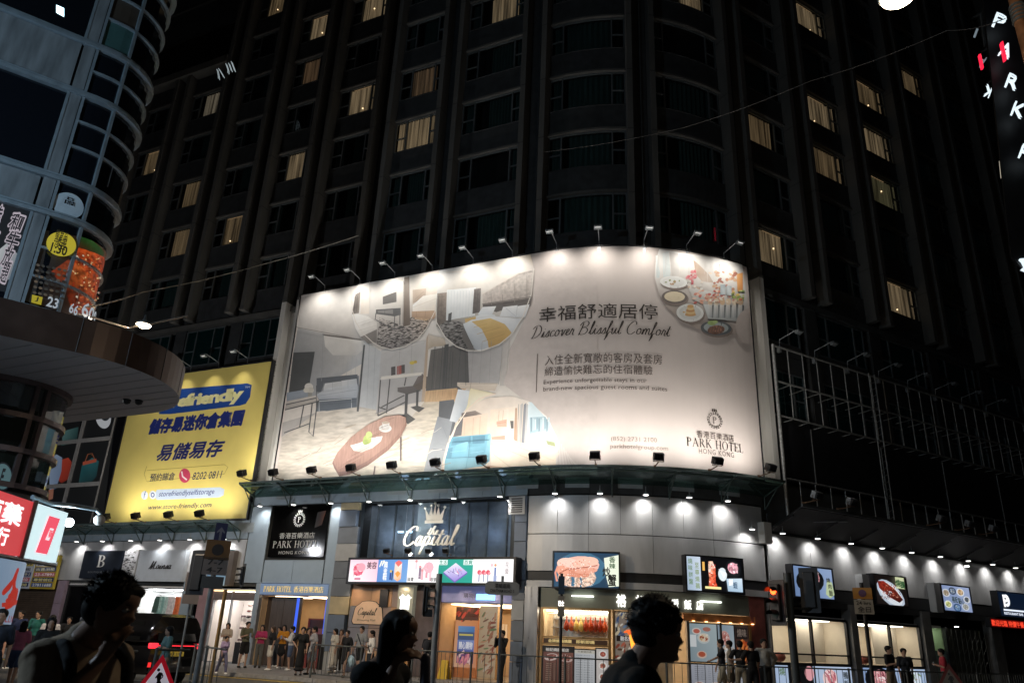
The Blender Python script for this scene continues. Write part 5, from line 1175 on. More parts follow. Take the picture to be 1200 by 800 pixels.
# ---------------- ground floor shops ----------------
def sx(x,y=740,o=0.): return at(x,y,o)[0]
wwall=mat('shop_wall_white',(.75,.75,.76),.6,var=.04); warmwall=mat('shop_wall_warm',(.62,.45,.27),.6,var=.08); greyw=mat('shop_wall_grey',(.3,.3,.31),.6,var=.1)
floorm=mat('shop_floor',(.35,.31,.27),.3,var=.15); shopglass=glass('shop_glass',(.92,.95,.95),.06)
def interior(s0,s1,z1,depth,wm,e,c,z0=.12,n=2,ceil=True,name='shop_room'):
    e=e*2.2
    m=MB(); m.pbox(s0,s1,z0,z1,-depth-.1,-depth); m.build('back_wall',wm,hotel)
    m=MB(); m.pbox(s0-.1,s0,z0,z1,-depth,-.12); m.build('side_wall',wm,hotel); m=MB(); m.pbox(s1,s1+.1,z0,z1,-depth,-.12); m.build('side_wall',wm,hotel)
    m=MB(); m.pbox(s0,s1,z0-.1,z0+.005,-depth,-.02); m.build('shop_floor',floorm,hotel)
    m=MB(); m.pbox(s0,s1,z1,z1+.1,-depth,-.12); m.build('ceiling',wwall,hotel)
    for i in range(n):
        a=s0+(s1-s0)*(i+.2)/n; b=s0+(s1-s0)*(i+.8)/n; m=MB(); m.pbox(a,b,z1-.05,z1-.02,-depth*.7,-.5); m.build('ceiling_light',emit('ceiling_light_%g_%g'%(e,round(c[2],2)),c,e),hotel)
def frame(s0,s1,z0,z1,mul,mt,o0=-.14,o1=-.02,w=.06):
    for x in mul: m=MB(); m.pbox(x-w/2,x+w/2,z0,z1,o0,o1); m.build('mullion',mt,hotel)
    for z in (z0,z1): m=MB(); m.pbox(s0,s1,z-w/2,z+w/2,o0+.01,o1-.01); m.build('rail',mt,hotel)
def pane(s0,s1,z0,z1,o=-.08,g=None): m=MB(); n=4 if s1-s0>1 and s1>S0 and s0<S1 else 1
def pane(s0,s1,z0,z1,o=-.08,g=None):
    m=MB(); n=4 if (s1>S0 and s0<S1) else 1
    for i in range(n):
        a=s0+(s1-s0)*i/n;b=s0+(s1-s0)*(i+1)/n; m.add([S(a,z0,o),S(b,z0,o),S(b,z1,o),S(a,z1,o)],[(0,1,2,3)])
    m.build('glass_pane',g or shopglass,hotel)
def pillar(s0,s1,mt,z0=.12,z1=3.5,o=.06,n=1):
    h=(z1-z0)/n
    for i in range(n): m=MB(); m.pbox(s0,s1,z0+h*i+.006,z0+h*(i+1)-.006,-.3,o); m.build('pillar_cladding',mt,hotel)
def shutter(s0,s1,z0,z1,mt,o=-.1):
    z=z0
    while z<z1-.05:
        m=MB(); m.add([S(s0,z,o),S(s1,z,o),S(s1,z+.1,o-.03),S(s0,z+.1,o-.03),S(s0,z+.1,o),S(s1,z+.1,o)],[(0,1,2,3),(3,2,5,4)]); m.build('shutter_slat',mt,hotel); z+=.105
# far left shutter
shm=mat('shutter_brown',(.12,.09,.07),.5,.4,var=.2); 
shutter(-22,-17.4,.12,3.5,shm); pillar(-17.3,-16.7,mat('pillar_mauve',(.28,.22,.28),.3,var=.1),n=3); pillar(-26,-22.1,greyw,n=2)
interior(-16.6,-12.2,3.3,1.5,mat('dark_shop',(.05,.05,.06),.6),.3,(1,.9,.8)); pane(-16.6,-12.3,.12,3.3,g=glass('dark_shop_glass',(.3,.32,.35),.25)); frame(-16.6,-12.3,.15,3.25,(-16.5,-14.5,-12.4),blackm)
# clothing shop
c0,c1=sx(160,700),sx(211,700)
interior(c0-.2,c1+.1,3.2,1.6,wwall,8.,(1,.99,.97)); pane(c0-.2,c1+.1,.12,3.2); frame(c0-.2,c1+.1,.15,3.2,(c0-.2,c1+.1),alu)
cl=empty('clothes_rail',S((c0+c1)/2,2.9,-.5),'clothes rail with pale and orange dresses in the bright white shop window','clothes rail')
m=MB(); m.tube(S(c0,2.95,-.6),S(c1,2.95,-.6),.018); m.build('rail',alu,cl)
for i,(u,h,c) in enumerate(((.3,.75,'3f5a52'),(.36,.9,'b9d6cf'),(.42,.85,'8fb8b4'),(.5,.9,'c8e0dc'),(.58,1.1,'e6d6d8'),(.66,1.2,'f0e2e2'),(.76,1.35,'e8703c'),(.84,1.25,'f09060'))):
    s=c0+(c1-c0)*u; m=MB(); m.add([S(s-.1,2.85,-.6),S(s+.1,2.85,-.6),S(s+.2,2.7,-.6),S(s+.17,2.85-h,-.55),S(s-.17,2.85-h,-.55),S(s-.2,2.7,-.6),S(s-.1,2.85,-.48),S(s+.1,2.85,-.48),S(s+.2,2.7,-.5),S(s+.17,2.85-h,-.42),S(s-.17,2.85-h,-.42),S(s-.2,2.7,-.5)],[(0,1,2,3,4,5),(6,7,8,9,10,11),(0,1,7,6),(1,2,8,7),(2,3,9,8),(3,4,10,9),(4,5,11,10),(5,0,6,11)]); m.build('garment',mat('garment_'+c,lin(c),.8,var=.25,scale=9),cl)
pillar(c1+.15,c1+.75,cladb); 
interior(c1+.8,-7.05,3.2,1.4,mat('dark_shop',(.05,.05,.06)),.6,(1,.9,.8)); pane(c1+.8,-7.05,.12,3.2,g=MATS['dark_shop_glass'])
# shoe shop
h0,h1=sx(243,740),sx(292,740)
interior(h0,h1,3.15,2.0,mat('shoe_shop_wall',(.85,.8,.76),.6,var=.02),6.,(1,.93,.88)); frame(h0,h1,.14,3.2,(h0,h0+(h1-h0)*.45,h1),alu)
m=MB(); m.pbox(h0,h1,3.12,3.18,-.02,.04); m.build('light_strip',emit('warm_strip',(1,.65,.3),2.2),hotel)
m=MB(); m.pbox(h0,h1,2.75,3.1,-.3,-.02); m.build('fascia',mat('fascia_taupe',(.16,.13,.13),.5),hotel)
sh=empty('shoe_rack',S(h1-.7,.2,-1),'tall white wall rack filled with rows of dark shoes in the bright shoe shop','shoe rack')
for r_ in range(9):
    z=.45+r_*.26; m=MB(); m.pbox(h0+(h1-h0)*.5,h1-.05,z-.02,z,-1.2,-.9); m.build('shelf',wwall,sh)
    for k in range(5):
        s=h0+(h1-h0)*.54+k*.27; m=MB(); m.ell(S(s,z+.05,-1.0),.1,.07,.05,7,5); m.build('shoe',mat('shoe_%d'%((r_+k)%3),[(.03,.025,.03),(.2,.06,.05),(.4,.3,.25)][(r_+k)%3],.5),sh)
for k in range(14): m=MB(); s=h0+.15+(k%4)*.32; z=.5+(k//4)*.52; m.pbox(s,s+.2,z,z+.09,-1.9,-1.8); m.build('small_shoe',mat('shoe_3',(.12,.08,.09),.5),sh)
pillar(h0-.85,h0-.05,mat('pillar_rose',(.32,.2,.22),.4)); pillar(h1+.05,-3.72,cladb,n=1)
# hotel entrance
interior(-3.6,.1,3.0,2.5,warmwall,1.8,(1,.75,.5)); m=MB(); m.pbox(-3.62,.12,3.02,3.48,-.2,.1); m.build('entrance_fascia',mat('fascia_blue_lit',(.22,.32,.5),.4,em=(.25,.42,.8),es=.18),hotel)
gold=mat('gold_letters',(.7,.5,.2),.3,.6,em=(1,.75,.3),es=.35,var=0)
en=empty('entrance_sign',S(-2,3.1,.1),'gold PARK HOTEL lettering over the hotel entrance','sign'); V,Fc=serif('PARK HOTEL'); mb=MB(); flat2(mb,V,Fc,-3.4,-1.85,3.13,.24,.13,depth=.03); mb.build('serif_lettering',gold,en); mb=MB(); ptext(mb,'香港百樂酒店',-1.7,-.1,3.12,3.38,.13,ext=.01); mb.build('lettering',gold,en)
for (a_,b_) in ((-3.55,-2.6),(-2.58,-1.62)): m=MB(); m.pbox(a_,b_,.12,2.95,-.5,-.42); m.build('door_leaf',mat('door_dark_wood',(.08,.06,.05),.35,var=.3,scale=3,stretch=(6,6,.4)),hotel)
m=MB(); m.pbox(-1.2,.0,.12,2.1,-.6,-.5); m.build('poster_stand',mat('entrance_red',(.22,.04,.03),.5),hotel)
A=SA(-1.1,-.1,.9,2.05,-.495,P); A.R(0,0,1,1,['3c1a16','4a1c18','2a100e','2a100e']); A.R(.3,.3,.75,.5,'8a5560'); A.build('poster',hotel)
for q in (-1.55,.02): m=MB(); m.pbox(q,q+.1,1.5,2.9,-.06,.0); m.build('blue_light_strip',emit('blue_strip',(.05,.15,1),.9),hotel)
pillar(-3.72,-3.62,alu,o=.08); pillar(.1,.28,cladb,n=1)
m=MB(); m.pbox(.0,.27,.12,1.0,.061,.09); m.pbox(-4.6,-4.3,.12,1.0,.061,.09); o_=m.build('plinth',black,hotel); 
# The Capital : wood-panel wall, plaque, vertical name sign, mall entrance
w0,w1=1.28,4.35
cm=[mat('peach_panel_a',(.50,.30,.17),.4,var=.06),mat('peach_panel_b',(.36,.27,.24),.4,var=.06),mat('peach_panel_c',(.25,.25,.3),.4,var=.06),mat('orange_panel',(.58,.29,.10),.4,var=.06)]
z=.12; rr=random.Random(8)
for i in range(4):
    x=w0
    for k in range(3): 
        xe=w0+(w1-w0)*(k+1)/3; m=MB(); m.pbox(x+.008,xe-.008,z+.008,z+.83,-.12,0); m.build('wall_panel',cm[[ [2,0,3],[2,1,3],[2,1,0],[0,0,1]][i][k]],hotel); x=xe
    z+=.84
m=MB(); m.pbox(w0,w1,.12,3.5,-.2,-.13); m.build('panel_back',black,hotel)
for k in range(6):
    r=copy_tree(dl); s_=w0+.3+k*1.28; r.location=S(s_,3.5,.45); r.rotation_euler=(0,0,rotz(s_)); r.scale=(.5,.5,.5); tag(r,'%s tiny warm soffit lamp from the left under the wide led display'%ORD[k],'downlight','soffit lamps under the led display')
    for c_ in r.children:
        if c_.type=='LIGHT': c_.data=c_.data.copy(); c_.data.energy=75; c_.data.color=(1,.74,.5); c_.data.spot_size=R(120); c_.rotation_quaternion=Vector((0,.35,-.93)).to_track_quat('-Z','Y')
pq_=empty('wall_plaque',S(3.2,2.2,.02),'cream scalloped wall plaque with cursive mall name on the orange panels','plaque')
def arcpts(cx,cz,w,h):
    pts=[]; 
    for i in range(13): t=math.pi*i/12; pts.append((cx+w*.5*math.cos(t),cz+h*.55+h*.28*math.sin(t)+ (.06 if 4<=i<=8 else 0)))
    return pts+[(cx-w*.56,cz+.1),(cx-w*.5,cz),(cx+w*.5,cz),(cx+w*.56,cz+.1)]
ppx=sx(432,715); V=arcpts(ppx,1.95,1.35,1.0); 
for (k_,mt,o_,e_) in ((1.06,black,.02,.0),(1.0,mat('plaque_cream',(.62,.42,.28),.5,em=(1,.7,.45),es=.12),.035,0)):
    m=MB(); P_=[S(ppx+(x-ppx)*k_,1.95+.45+(z-2.4)*k_,o_) for x,z in V]; m.add(P_,[tuple(range(len(P_)))]); m.build('plaque_face',mt,pq_)
V,Fc,_=cursive('Capital',.2); mb=MB(); flat2(mb,V,Fc,ppx-.5,ppx+.45,2.3,.13,.045); mb.build('lettering',black,pq_); mb=MB(); ptext(mb,'Nathan Mall'if 0 else 'Shopping Mall',ppx-.5,ppx+.4,2.05,2.14,.045); mb.build('lettering',black,pq_)
m=MB(); s_=sx(451,695); m.pbox(s_-.2,s_+.2,2.62,3.32,.0,.06); tag(m.build('wall_vent_box',blackm),'small black barred vent box above the orange wall panels','vent')
vs0,vs1=sx(470,710),sx(488,710)
vn=empty('vertical_sign',S((vs0+vs1)/2,1.,.2),'pale vertical lit sign board with white Chinese characters beside the mall entrance','sign'); m=MB(); m.pbox(vs0,vs1,.9,3.5,.0,.3); m.build('sign_board',mat('vertical_board',(.42,.42,.33),.5,em=(1,1,.8),es=.10),vn)
we=emit('white_letters',(1,1,1),3.); mb=MB(); ptext(mb,'首',vs0+.1,vs1-.1,2.55,3.1,.31,bold=.02); ptext(mb,'都',vs0+.1,vs1-.1,1.9,2.45,.31,bold=.02); mb.build('lettering',we,vn)
mb=MB(); m=MB(); m.pbox(vs1+.03,vs1+.95,.12,3.45,-.1,.12); m.build('entrance_pillar',mat('pillar_brown',(.14,.11,.11),.35,var=.2),hotel); m=MB(); m.pbox(vs1+.97,vs1+1.1,.12,3.45,-.1,.1); m.build('entrance_pillar',wood,hotel)
e0,e1=vs1+1.1,8.7
interior(e0,e1,2.85,4.5,mat('mall_wall',(.72,.5,.28),.5,var=.06),2.2,(1,.72,.42),n=3)
m=MB(); m.pbox(e0,e1,2.88,3.48,-.25,-.05); m.build('entrance_header',mat('header_violet',(.3,.3,.45),.3,em=(.35,.4,.9),es=.16),hotel)
mb=MB(); ptext(mb,'購物商場',e0+1.0,e0+1.9,3.05,3.22,-.04); mb.build('lettering',black,hotel)
m=MB(); m.pbox(e1-1.5,e1-.7,2.98,3.2,-.05,.0); m.build('blue_light_strip',emit('blue_strip2',(.25,.55,1),2.2),hotel)
m=MB(); m.pbox(e0+.5,e0+1.8,.12,2.6,-4.0,-3.9); m.build('mall_door',cream,hotel)
for k in range(3): m=MB(); m.pbox(e0+.75+k*.14,e0+.85+k*.14,1.6,2.2,-3.9,-3.88); m.build('door_sign',wwall,hotel)
# poster totem + figure picture panel + wet floor sign
tt=empty('poster_totem',S(sx(545,745,-1.2),.13,-1.2),'tall advert totem with orange rounded top and blue poster in the mall entrance','advert totem')
t0,t1=sx(533,745,-1.2),sx(560,745,-1.2)
m=MB(); m.pbox(t0,t1,.13,2.3,-1.4,-1.2); m.build('body',mat('totem_body',(.5,.2,.08),.5),tt)
A=SA(t0,t1,.5,2.75,-1.19,printm('totem_print',em=.55)); A.R(0,0,1,.25,['5a1c16','8a2a20','3a1a18','2c2224']); A.R(0,.22,1,1,['e8a070','e08a50','d8906a','e0b090']); A.spots(.05,.95,.02,.22,16,['b83028','e04838','50201c'],.03,.07,rs); A.R(.14,.32,.86,.42,['6aa0d8','4a88c8','3a78b8','5a98d0']); A.R(.14,.42,.86,.55,'3a5a88'); A.R(.2,.45,.8,.48,'d8c86a'); A.R(.14,.55,.86,.74,['6a88c8','8aa0d8','5a6ab0','4a5aa0']); A.T('開心購物',.22,.58,.8,.7,'f0f0f8',bold=.03); A.R(.14,.74,.86,.93,'3a3a68'); A.spots(.2,.8,.75,.92,20,['e89098','c06a88','f0c8c0','7a4a80'],.03,.06,rs); A.build('poster',tt)
fp=empty('flower_wall_panel',S(sx(572,745,-.8),.13,-.8),'tall cream picture panel with a flower pattern near the right side of the mall entrance','picture panel')
p0,p1=sx(561,745,-.9),sx(582,745,-.9); m=MB(); m.pbox(p0,p1,.13,2.8,-1.1,-.9); m.build('board',cream,fp)
A=SA(p0,p1,.2,2.8,-.895,printm('panel_print',em=.35)); A.R(0,0,1,1,['e8c8a0','f0d8b8','d8b890','c8a880']); A.spots(.1,.9,.05,.95,60,['b87858','8a5a48','d8a078','7a8a5a','e8d0b8','a04838'],.02,.07,rs); A.build('picture',fp)
ws=empty('wet_floor_sign',S(sx(522,775,.4),.13,.4),'yellow folding caution board standing in the mall entrance','floor sign')
s_=sx(522,775,.4); yp=mat('yellow_plastic',(.75,.48,.02),.4,var=.05)
for sg in (-1,1):
    m=MB(); m.add([S(s_-.2,.126,.4+sg*.2),S(s_+.2,.126,.4+sg*.2),S(s_+.13,.78,.4+sg*.02),S(s_-.13,.78,.4+sg*.02),S(s_-.2,.126,.43+sg*.2),S(s_+.2,.126,.43+sg*.2),S(s_+.13,.78,.43+sg*.02),S(s_-.13,.78,.43+sg*.02)],[(3,2,1,0),(4,5,6,7),(0,1,5,4),(1,2,6,5),(2,3,7,6),(3,0,4,7)]); m.build('board',yp,ws)
# ---------------- corner roast meat shop ----------------
pillar(9.32,9.85,steel,n=1,o=.12)
g0,g1=9.9,17.95
interior(g0,g1,3.0,3.2,mat('roast_wall',(.6,.46,.3),.5,var=.1),3.,(1,.82,.6),n=4)
m=MB(); m.pbox(g0,18.7,2.78,3.48,-.16,-.03); m.build('shop_fascia',mat('fascia_olive',(.20,.21,.17),.5,var=.05),hotel)
sg=empty('roast_shop_sign',S(14,2.9,0),'row of glowing white Chinese characters across the roast shop fascia','sign')
for i,(ch,x,w_) in enumerate((('裕',728,11),('記',751,11),('燒',774,8.5),('臘',791,8.5),('飯',806,8.5),('店',820,8.5))):
    s_=sx(x,705,.03); w2=.17 if i<2 else .135; mb=MB(); ptext(mb,ch,s_-w2,s_+w2,2.88+(0 if i<2 else .02),2.88+w2*2.5,.03,bold=.02); mb.build('glowing_character',emit('white_letters2',(1,.99,.93),2.4),sg)
for x in (683,832): m=MB(); s_=sx(x,698,.0); m.pbox(s_-.4,s_+.4,3.18,3.22,.0,.12); L_=m.build('fascia_lamp',emit('fascia_lamp',(.95,1,.9),4.),hotel)
cop=mat('copper_frame',(.55,.33,.14),.3,.7,var=.1)
# display kitchen window with hanging roast geese
k0,k1=sx(634,740),sx(716,740)
for q in ((k0,k0+.08,.12,2.78),(k1-.1,k1,.9,2.78)): m=MB(); m.pbox(*q,-.1,.05); m.build('copper_frame',cop,hotel)
for z in (1.48,2.72,1.72): m=MB(); m.pbox(k0+.08,k1-.1,z,z+.07,-.1,.045); m.build('copper_rail',cop,hotel)
A=SA(k0+.1,k1-.12,1.55,1.71,.0,printm('strip_print',em=.6)); A.R(0,0,1,1,'3a2210'); A.T('金牌燒鵝燒臘',.08,.15,.45,.85,'f6d890',bold=.03); A.T('即斬即燒',.52,.15,.8,.85,'f6d890',bold=.03); A.build('lettering_strip',hotel)
pane(k0+.08,k1-.1,1.8,2.7,.0)
m=MB(); m.pbox(k0+.1,k1-.1,1.8,2.72,-1.2,-1.1); m.build('kitchen_back',mat('kitchen_steel',(.55,.53,.5),.25,.7,var=.15),hotel)
m=MB(); m.pbox(k0+.1,k1-.1,2.66,2.7,-.9,-.3); m.build('kitchen_lamp',emit('kitchen_lamp',(1,.86,.62),9.),hotel)
for z in (2.1,2.4): m=MB(); m.pbox(k0+.1,k1-.2,z,z+.02,-1.08,-.9); m.build('kitchen_shelf',steel,hotel)
m=MB(); m.tube(S(k0+.1,2.58,-.5),S(k1-.2,2.58,-.5),.014); m.build('hanging_rail',steel,hotel)
roasts=[('9a2f10',.17),('c8581e',.17),('d8b060',.15),('e0c070',.15),('a83814',.18),('b84018',.18),('8a2a10',.18),('a03012',.18),('bb4a1c',.17)]
for i,(c,w_) in enumerate(roasts):
    s_=sx(664+i*5.6,730,-.5); mt=mat('roast_'+c,lin(c),.25,var=.3,scale=12,bump=.2)
    r=empty('roast_goose',S(s_,2.0,-.5),('%s roast goose from the left hanging in the copper framed shop window'%ORD[i]),'roast goose','roast geese hanging in the shop window')
    m=MB(); m.lathe(S(s_,1.98,-.5),[(.01,0),(.05,.02),(.09,.1),(.1,.2),(.075,.3),(.035,.38),(.025,.48),(.03,.52)],9); m.build('body',mt,r)
    for g_ in (-1,1): m=MB(); m.ell(S(s_+g_*.08,2.12,-.47),.03,.03,.08,6,5); m.build('wing',mt,r)
    m=MB(); m.tube(S(s_,2.5,-.5),S(s_,2.58,-.5),.006,4); m.build('hook',steel,r)
# posters below the kitchen window
def poster(name,label,s0,s1,z0,z1,o,fn,em=.55,fr=None):
    r=empty(name,S((s0+s1)/2,z0,o),label,'poster'); m=MB(); m.pbox(s0-.04,s1+.04,z0-.04,z1+.04,o-.06,o-.003); m.build('backing',fr or blackm,r); A=SA(s0,s1,z0,z1,o,printm('poster_print_%g'%em,em=em)); fn(A); A.build('picture',r); return r
def f1(A):
    A.R(0,0,1,1,['7a4c44','8a584c','6a4038','5c382f']); A.R(0,0,1,.14,'14100f'); A.T('裕記燒臘飯店',.08,.03,.85,.12,'e8e0d8',bold=.03)
    A.E(.27,.28,.24,.1,'e0c8c0',-8); A.E(.27,.27,.18,.07,'8a4a40',-8); A.E(.75,.3,.24,.1,'d8b8b0',6); A.E(.75,.29,.17,.07,'a86a5c',6); A.spots(.1,.9,.2,.36,30,['c88a7c','6a342c','f0d8d0'],.015,.035,rs)
    for k in range(9): A.R(.08,.45+k*.055,.46,.475+k*.055,'3c241f'); A.T('燒鵝飯   58',.1,.45+k*.055,.42,.474+k*.055,'d8b8a0'); A.R(.54,.45+k*.055,.92,.475+k*.055,'3c241f'); A.T('叉燒飯   48',.56,.45+k*.055,.88,.474+k*.055,'d8b8a0')
poster('menu_poster','brown menu poster with two roast dishes and price rows under the kitchen window',k0+.12,sx(672,770),.2,1.42,.03,f1,.5)
def f2_(A):
    A.R(0,0,1,1,['c8ccd0','dcdfe2','c0c4c8','b0b4b8']); A.R(0,0,1,.1,'d8d4c8'); A.T('外賣價目表',.15,.02,.85,.08,'403830')
    for k in range(12): A.T('燒鵝瀨粉  滷水拼盤  52',.08,.14+k*.068,.9,.17+k*.068,'6a7078')
poster('menu_poster','grey white price list poster between the brown menu and the round dish poster',sx(673.5,770),sx(697,770),.2,1.36,.03,f2_,.55)
def f3(A):
    A.R(0,0,1,1,['e0dad4','d0c8c4','c8c0bc','d8d0cc']); 
    for v in (.14,.45,.75): A.E(.5,v,.33,.11,'f4f0ea'); A.E(.5,v,.22,.07,['a04838','b89078','c87858'][int(v*3)]); A.spots(.35,.65,v-.04,v+.04,8,['c86050','e0a890','7a3428'],.02,.05,rs)
poster('menu_poster','narrow pale poster of three round dishes left of the shop doorway',sx(699,770),sx(714,770),.2,1.42,.03,f3,.55)
# doorway and stools: column display behind
d0,d1=sx(718,740),sx(800,740)
m=MB(); m.pbox(d0,d0+.06,.12,2.78,-.1,.04); m.build('copper_frame',cop,hotel)
def f4(A):
    A.R(0,0,1,1,['8a8078','a89888','786a60','908478']); A.spots(0,1,.0,.45,60,['e8e0d0','3a5a8a','b89878','28303a','d8c8a8','6a88a8'],.02,.06,rs); A.R(.05,.42,.95,.52,'14181c'); A.T('馳名燒鵝',.2,.43,.8,.51,'e8e8e8',bold=.03); A.spots(0,1,.55,1,60,['c8b090','b8604a','e0d8c8','5a4030','884030'],.02,.06,rs)
poster('collage_poster','crowded collage poster beside the orange glowing goose lamp',d0+.1,d0+1.05,.8,2.7,-.3,f4,.5)
# glowing orange goose-shaped lamp
og=empty('goose_lamp',S(sx(742,750,-.1),1.4,-.1),'glowing orange roast goose shaped lamp beside the shop doorway','lamp')
s_=sx(741,750,.1); m=MB(); m.ell(S(s_+.02,2.02,.1),.2,.13,.12,12,8); m.cap(S(s_-.15,2.06,.1),S(s_-.27,2.02,.1),.05,.03,8); m.build('red_top',emit('lamp_red_orange',(1,.16,.03),.9),og)
m=MB(); m.lathe(S(s_+.06,1.38,.1),[(.03,0),(.08,.05),(.12,.2),(.15,.42),(.17,.56),(.05,.6)],12); m.build('orange_body',emit('lamp_orange',(1,.3,.03),2.2),og)
# right side windows with menu
m=MB(); m.pbox(sx(800,705),g1+.3,2.5,2.76,-.1,.02); m.build('copper_header',mat('copper_header',(.6,.25,.1),.3,.5,var=.3,scale=2),hotel)
for k in range(6): s_=sx(808,700)+.1+k*.5; m=MB(); m.lathe(S(s_,2.49,.05),[(.05,0),(.05,.02)],8); m.build('header_lamp',emit('header_lamp',(1,.6,.25),7.),hotel)
r0,r1=sx(806,740),sx(879,740)
for x in (r0,(r0+r1)/2,r1): m=MB(); m.pbox(x-.04,x+.04,.12,2.5,-.12,.03); m.build('copper_frame' if x==r1 else 'steel_frame',cop if x==r1 else steel,hotel)
def f5(A):
    A.R(0,0,1,1,['9ab0b8','b8c8cc','a8b8c0','90a0a8']); A.E(.25,.2,.17,.09,'e0d8d0'); A.E(.25,.2,.12,.06,'c86a58'); A.E(.5,.38,.24,.15,'c8d0d0'); A.E(.5,.37,.18,.11,'e8d8c0'); A.spots(.36,.64,.28,.46,26,['d88a58','f0e8d8','a8503a','c8b088'],.015,.035,rs); A.E(.62,.14,.15,.06,'b87868'); A.E(.4,.82,.18,.1,'d8c0b0'); A.E(.4,.81,.13,.07,'b85a40'); A.R(0,.3,.22,.62,'e4e8ea')
poster('dish_poster','pale blue window poster with noodle bowls behind the waiting customers',r0+.08,r0+(r1-r0)*.44,1.15,2.42,-.02,f5,.55)
def f6(A):
    A.R(0,0,1,1,['8fa4b4','a8b8c4','c0c8cc','a8b4bc']); A.E(.42,.35,.3,.2,'d8a8a0',-14); A.E(.45,.33,.24,.14,'c88880',-14); A.spots(.2,.7,.2,.5,20,['e8c0b8','a86058','f0d8d0'],.02,.05,rs); A.spots(.3,.9,.6,.95,20,['d8c8b8','c0a898','f0e8e0'],.03,.07,rs)
poster('dish_poster','grey blue window poster of a large sliced pink meat dish',r0+(r1-r0)*.46,r0+(r1-r0)*.72,1.15,2.42,-.02,f6,.55)
def f7(A):
    A.R(0,0,1,1,['3a3030','4a3a36','6a3a28','5a3020']); A.R(.05,.04,.95,.36,'221c1c'); A.T('燒味',.15,.08,.85,.3,'8a7a70',bold=.02); A.E(.5,.65,.42,.28,'c85a28'); A.spots(.15,.85,.4,.92,30,['e88a48','a83818','f0b878','7a2810'],.03,.08,rs)
poster('dish_poster','dark brown window poster of orange roast meats at the right window edge',r0+(r1-r0)*.74,r1-.08,1.15,2.42,-.02,f7,.5)
def f8(A):
    A.R(0,0,1,1,['b8bcc8','c8ccd4','a8acb8','a0a4b0'])
    for k in range(7): A.T('粥粉麵飯  46  52  58',.05,.06+k*.08,.45,.1+k*.08,'70747c'); A.T('燒臘例牌  88  98 108',.52,.06+k*.08,.95,.1+k*.08,'70747c')
    for u in (.12,.38,.62,.86): A.E(u,.75,.08,.09,'e8e0d8'); A.E(u,.745,.055,.06,'b86a58')
poster('price_poster','wide lilac price list poster across the lower right shop windows',r0+.08,r1-.08,.2,1.05,-.02,f8,.5)
pillar(r1+.05,18.75,mat('red_stone',(.2,.06,.05),.4,var=.3),o=.02); 
# counter visible in the doorway
m=MB(); m.pbox(d1-1.6,d1-.1,.12,1.05,-1.6,-.9); m.build('counter',mat('counter_pale',(.5,.42,.3),.4),hotel)
for k in range(7): m=MB(); s_=d0+1.2+k*.28; m.ell(S(s_,1.2+(k%3)*.35,-1.8),.12,.12,.09,7,5); m.build('counter_goods',mat('goods_%d'%(k%3),[(.5,.4,.3),(.15,.3,.35),(.45,.15,.1)][k%3],.5),hotel)
# ---------------- right-hand restaurant windows ----------------
greyp=mat('pillar_grey_stone',(.16,.155,.15),.5,var=.25,scale=3,bump=.1)
def bay(x0,x1,kind):
    a=sx(x0,750); b=sx(x1,750); return a,b
b0,b1=bay(905,995,0); c0_,c1_=bay(1005,1080,0)
for n_,(p,q) in enumerate(((b0,b1),(c0_,c1_))):
    interior(p,q,2.85,2.6,mat('restaurant_wall',(.72,.63,.5),.5,var=.05),2.8,(1,.9,.76),n=2)
    mid=p+(q-p)*.52; frame(p,q,1.18,2.85,(p,mid,q),blackm,w=.09); m=MB(); m.pbox(p,q,1.5,1.56,-.14,-.03); m.build('rail',blackm,hotel)
    pane(p,mid,1.2,2.82); pane(mid,q,1.2,2.82)
    m=MB(); m.pbox(p+.3,p+1.1,1.2,2.6,-2.2,-1.6); m.build('cupboard',cream,hotel); m=MB(); m.pbox(p+1.3,p+1.7,1.6,2.5,-2.5,-2.3); m.build('dark_door',mat('door_grey',(.08,.07,.07),.5),hotel)
    m=MB(); m.pbox(mid+.3,q-.1,1.25,2.75,-1.2,-1.12); m.build('blind',mat('blind_cream',(.78,.7,.58),.6,var=.03),hotel)
    m=MB(); m.ell(S(p+.9,1.4,-.5),.25,.2,.18,10,6); m.build('dish_of_food',mat('pink_food',(.5,.15,.12),.5,var=.3),hotel)
    def g1_(A,k=n_):
        if k==0:
            A.R(0,0,1,1,['a8bcd8','b8c8e0','a0b4d0','a8bcd8']); A.T('燒',.05,.1,.12,.4,'607a58',bold=.02); A.R(.16,0,.48,1,'080a0e'); A.P([(.22,.05),(.3,.1),(.3,.6),(.33,1),(.2,1),(.22,.5)],['f8c0a0','e87050','d84830','c83820','f09070','ffd0b8']); A.E(.43,.3,.06,.3,'e0a0a8'); A.R(.49,0,.51,1,'05070a'); A.E(.7,.5,.1,.4,'f0d0d0'); A.E(.72,.45,.06,.28,'c87880'); A.spots(.64,.78,.2,.8,20,['e8b0b0','a85868','f8e8e8'],.01,.04,rs); A.T('鴨',.88,.2,.94,.5,'282c28',bold=.02); A.T('飯',.88,.55,.94,.85,'282c28',bold=.02)
        else:
            A.R(0,0,1,1,['88a0c8','b0c4e0','a0b8d8','8098c0']); A.E(.24,.5,.2,.6,'080a10'); A.E(.26,.42,.13,.36,'d8989c'); A.spots(.15,.36,.1,.7,24,['f0c8c8','b05868','f8e8e8','7a3440'],.01,.04,rs); A.R(.49,0,.51,1,'05070a'); A.E(.75,.5,.16,.5,'d8e4f0'); A.spots(.62,.9,.2,.9,24,['8aa080','f0f0e0','506a80','c8a888'],.01,.04,rs)
    poster('food_lightbox',['bright lower window light box with red roast goose strip and pink dish','bright lower window light box with black bowl of sliced meat'][n_],p+.05,q-.05,.25,1.12,-.02,g1_,.85)
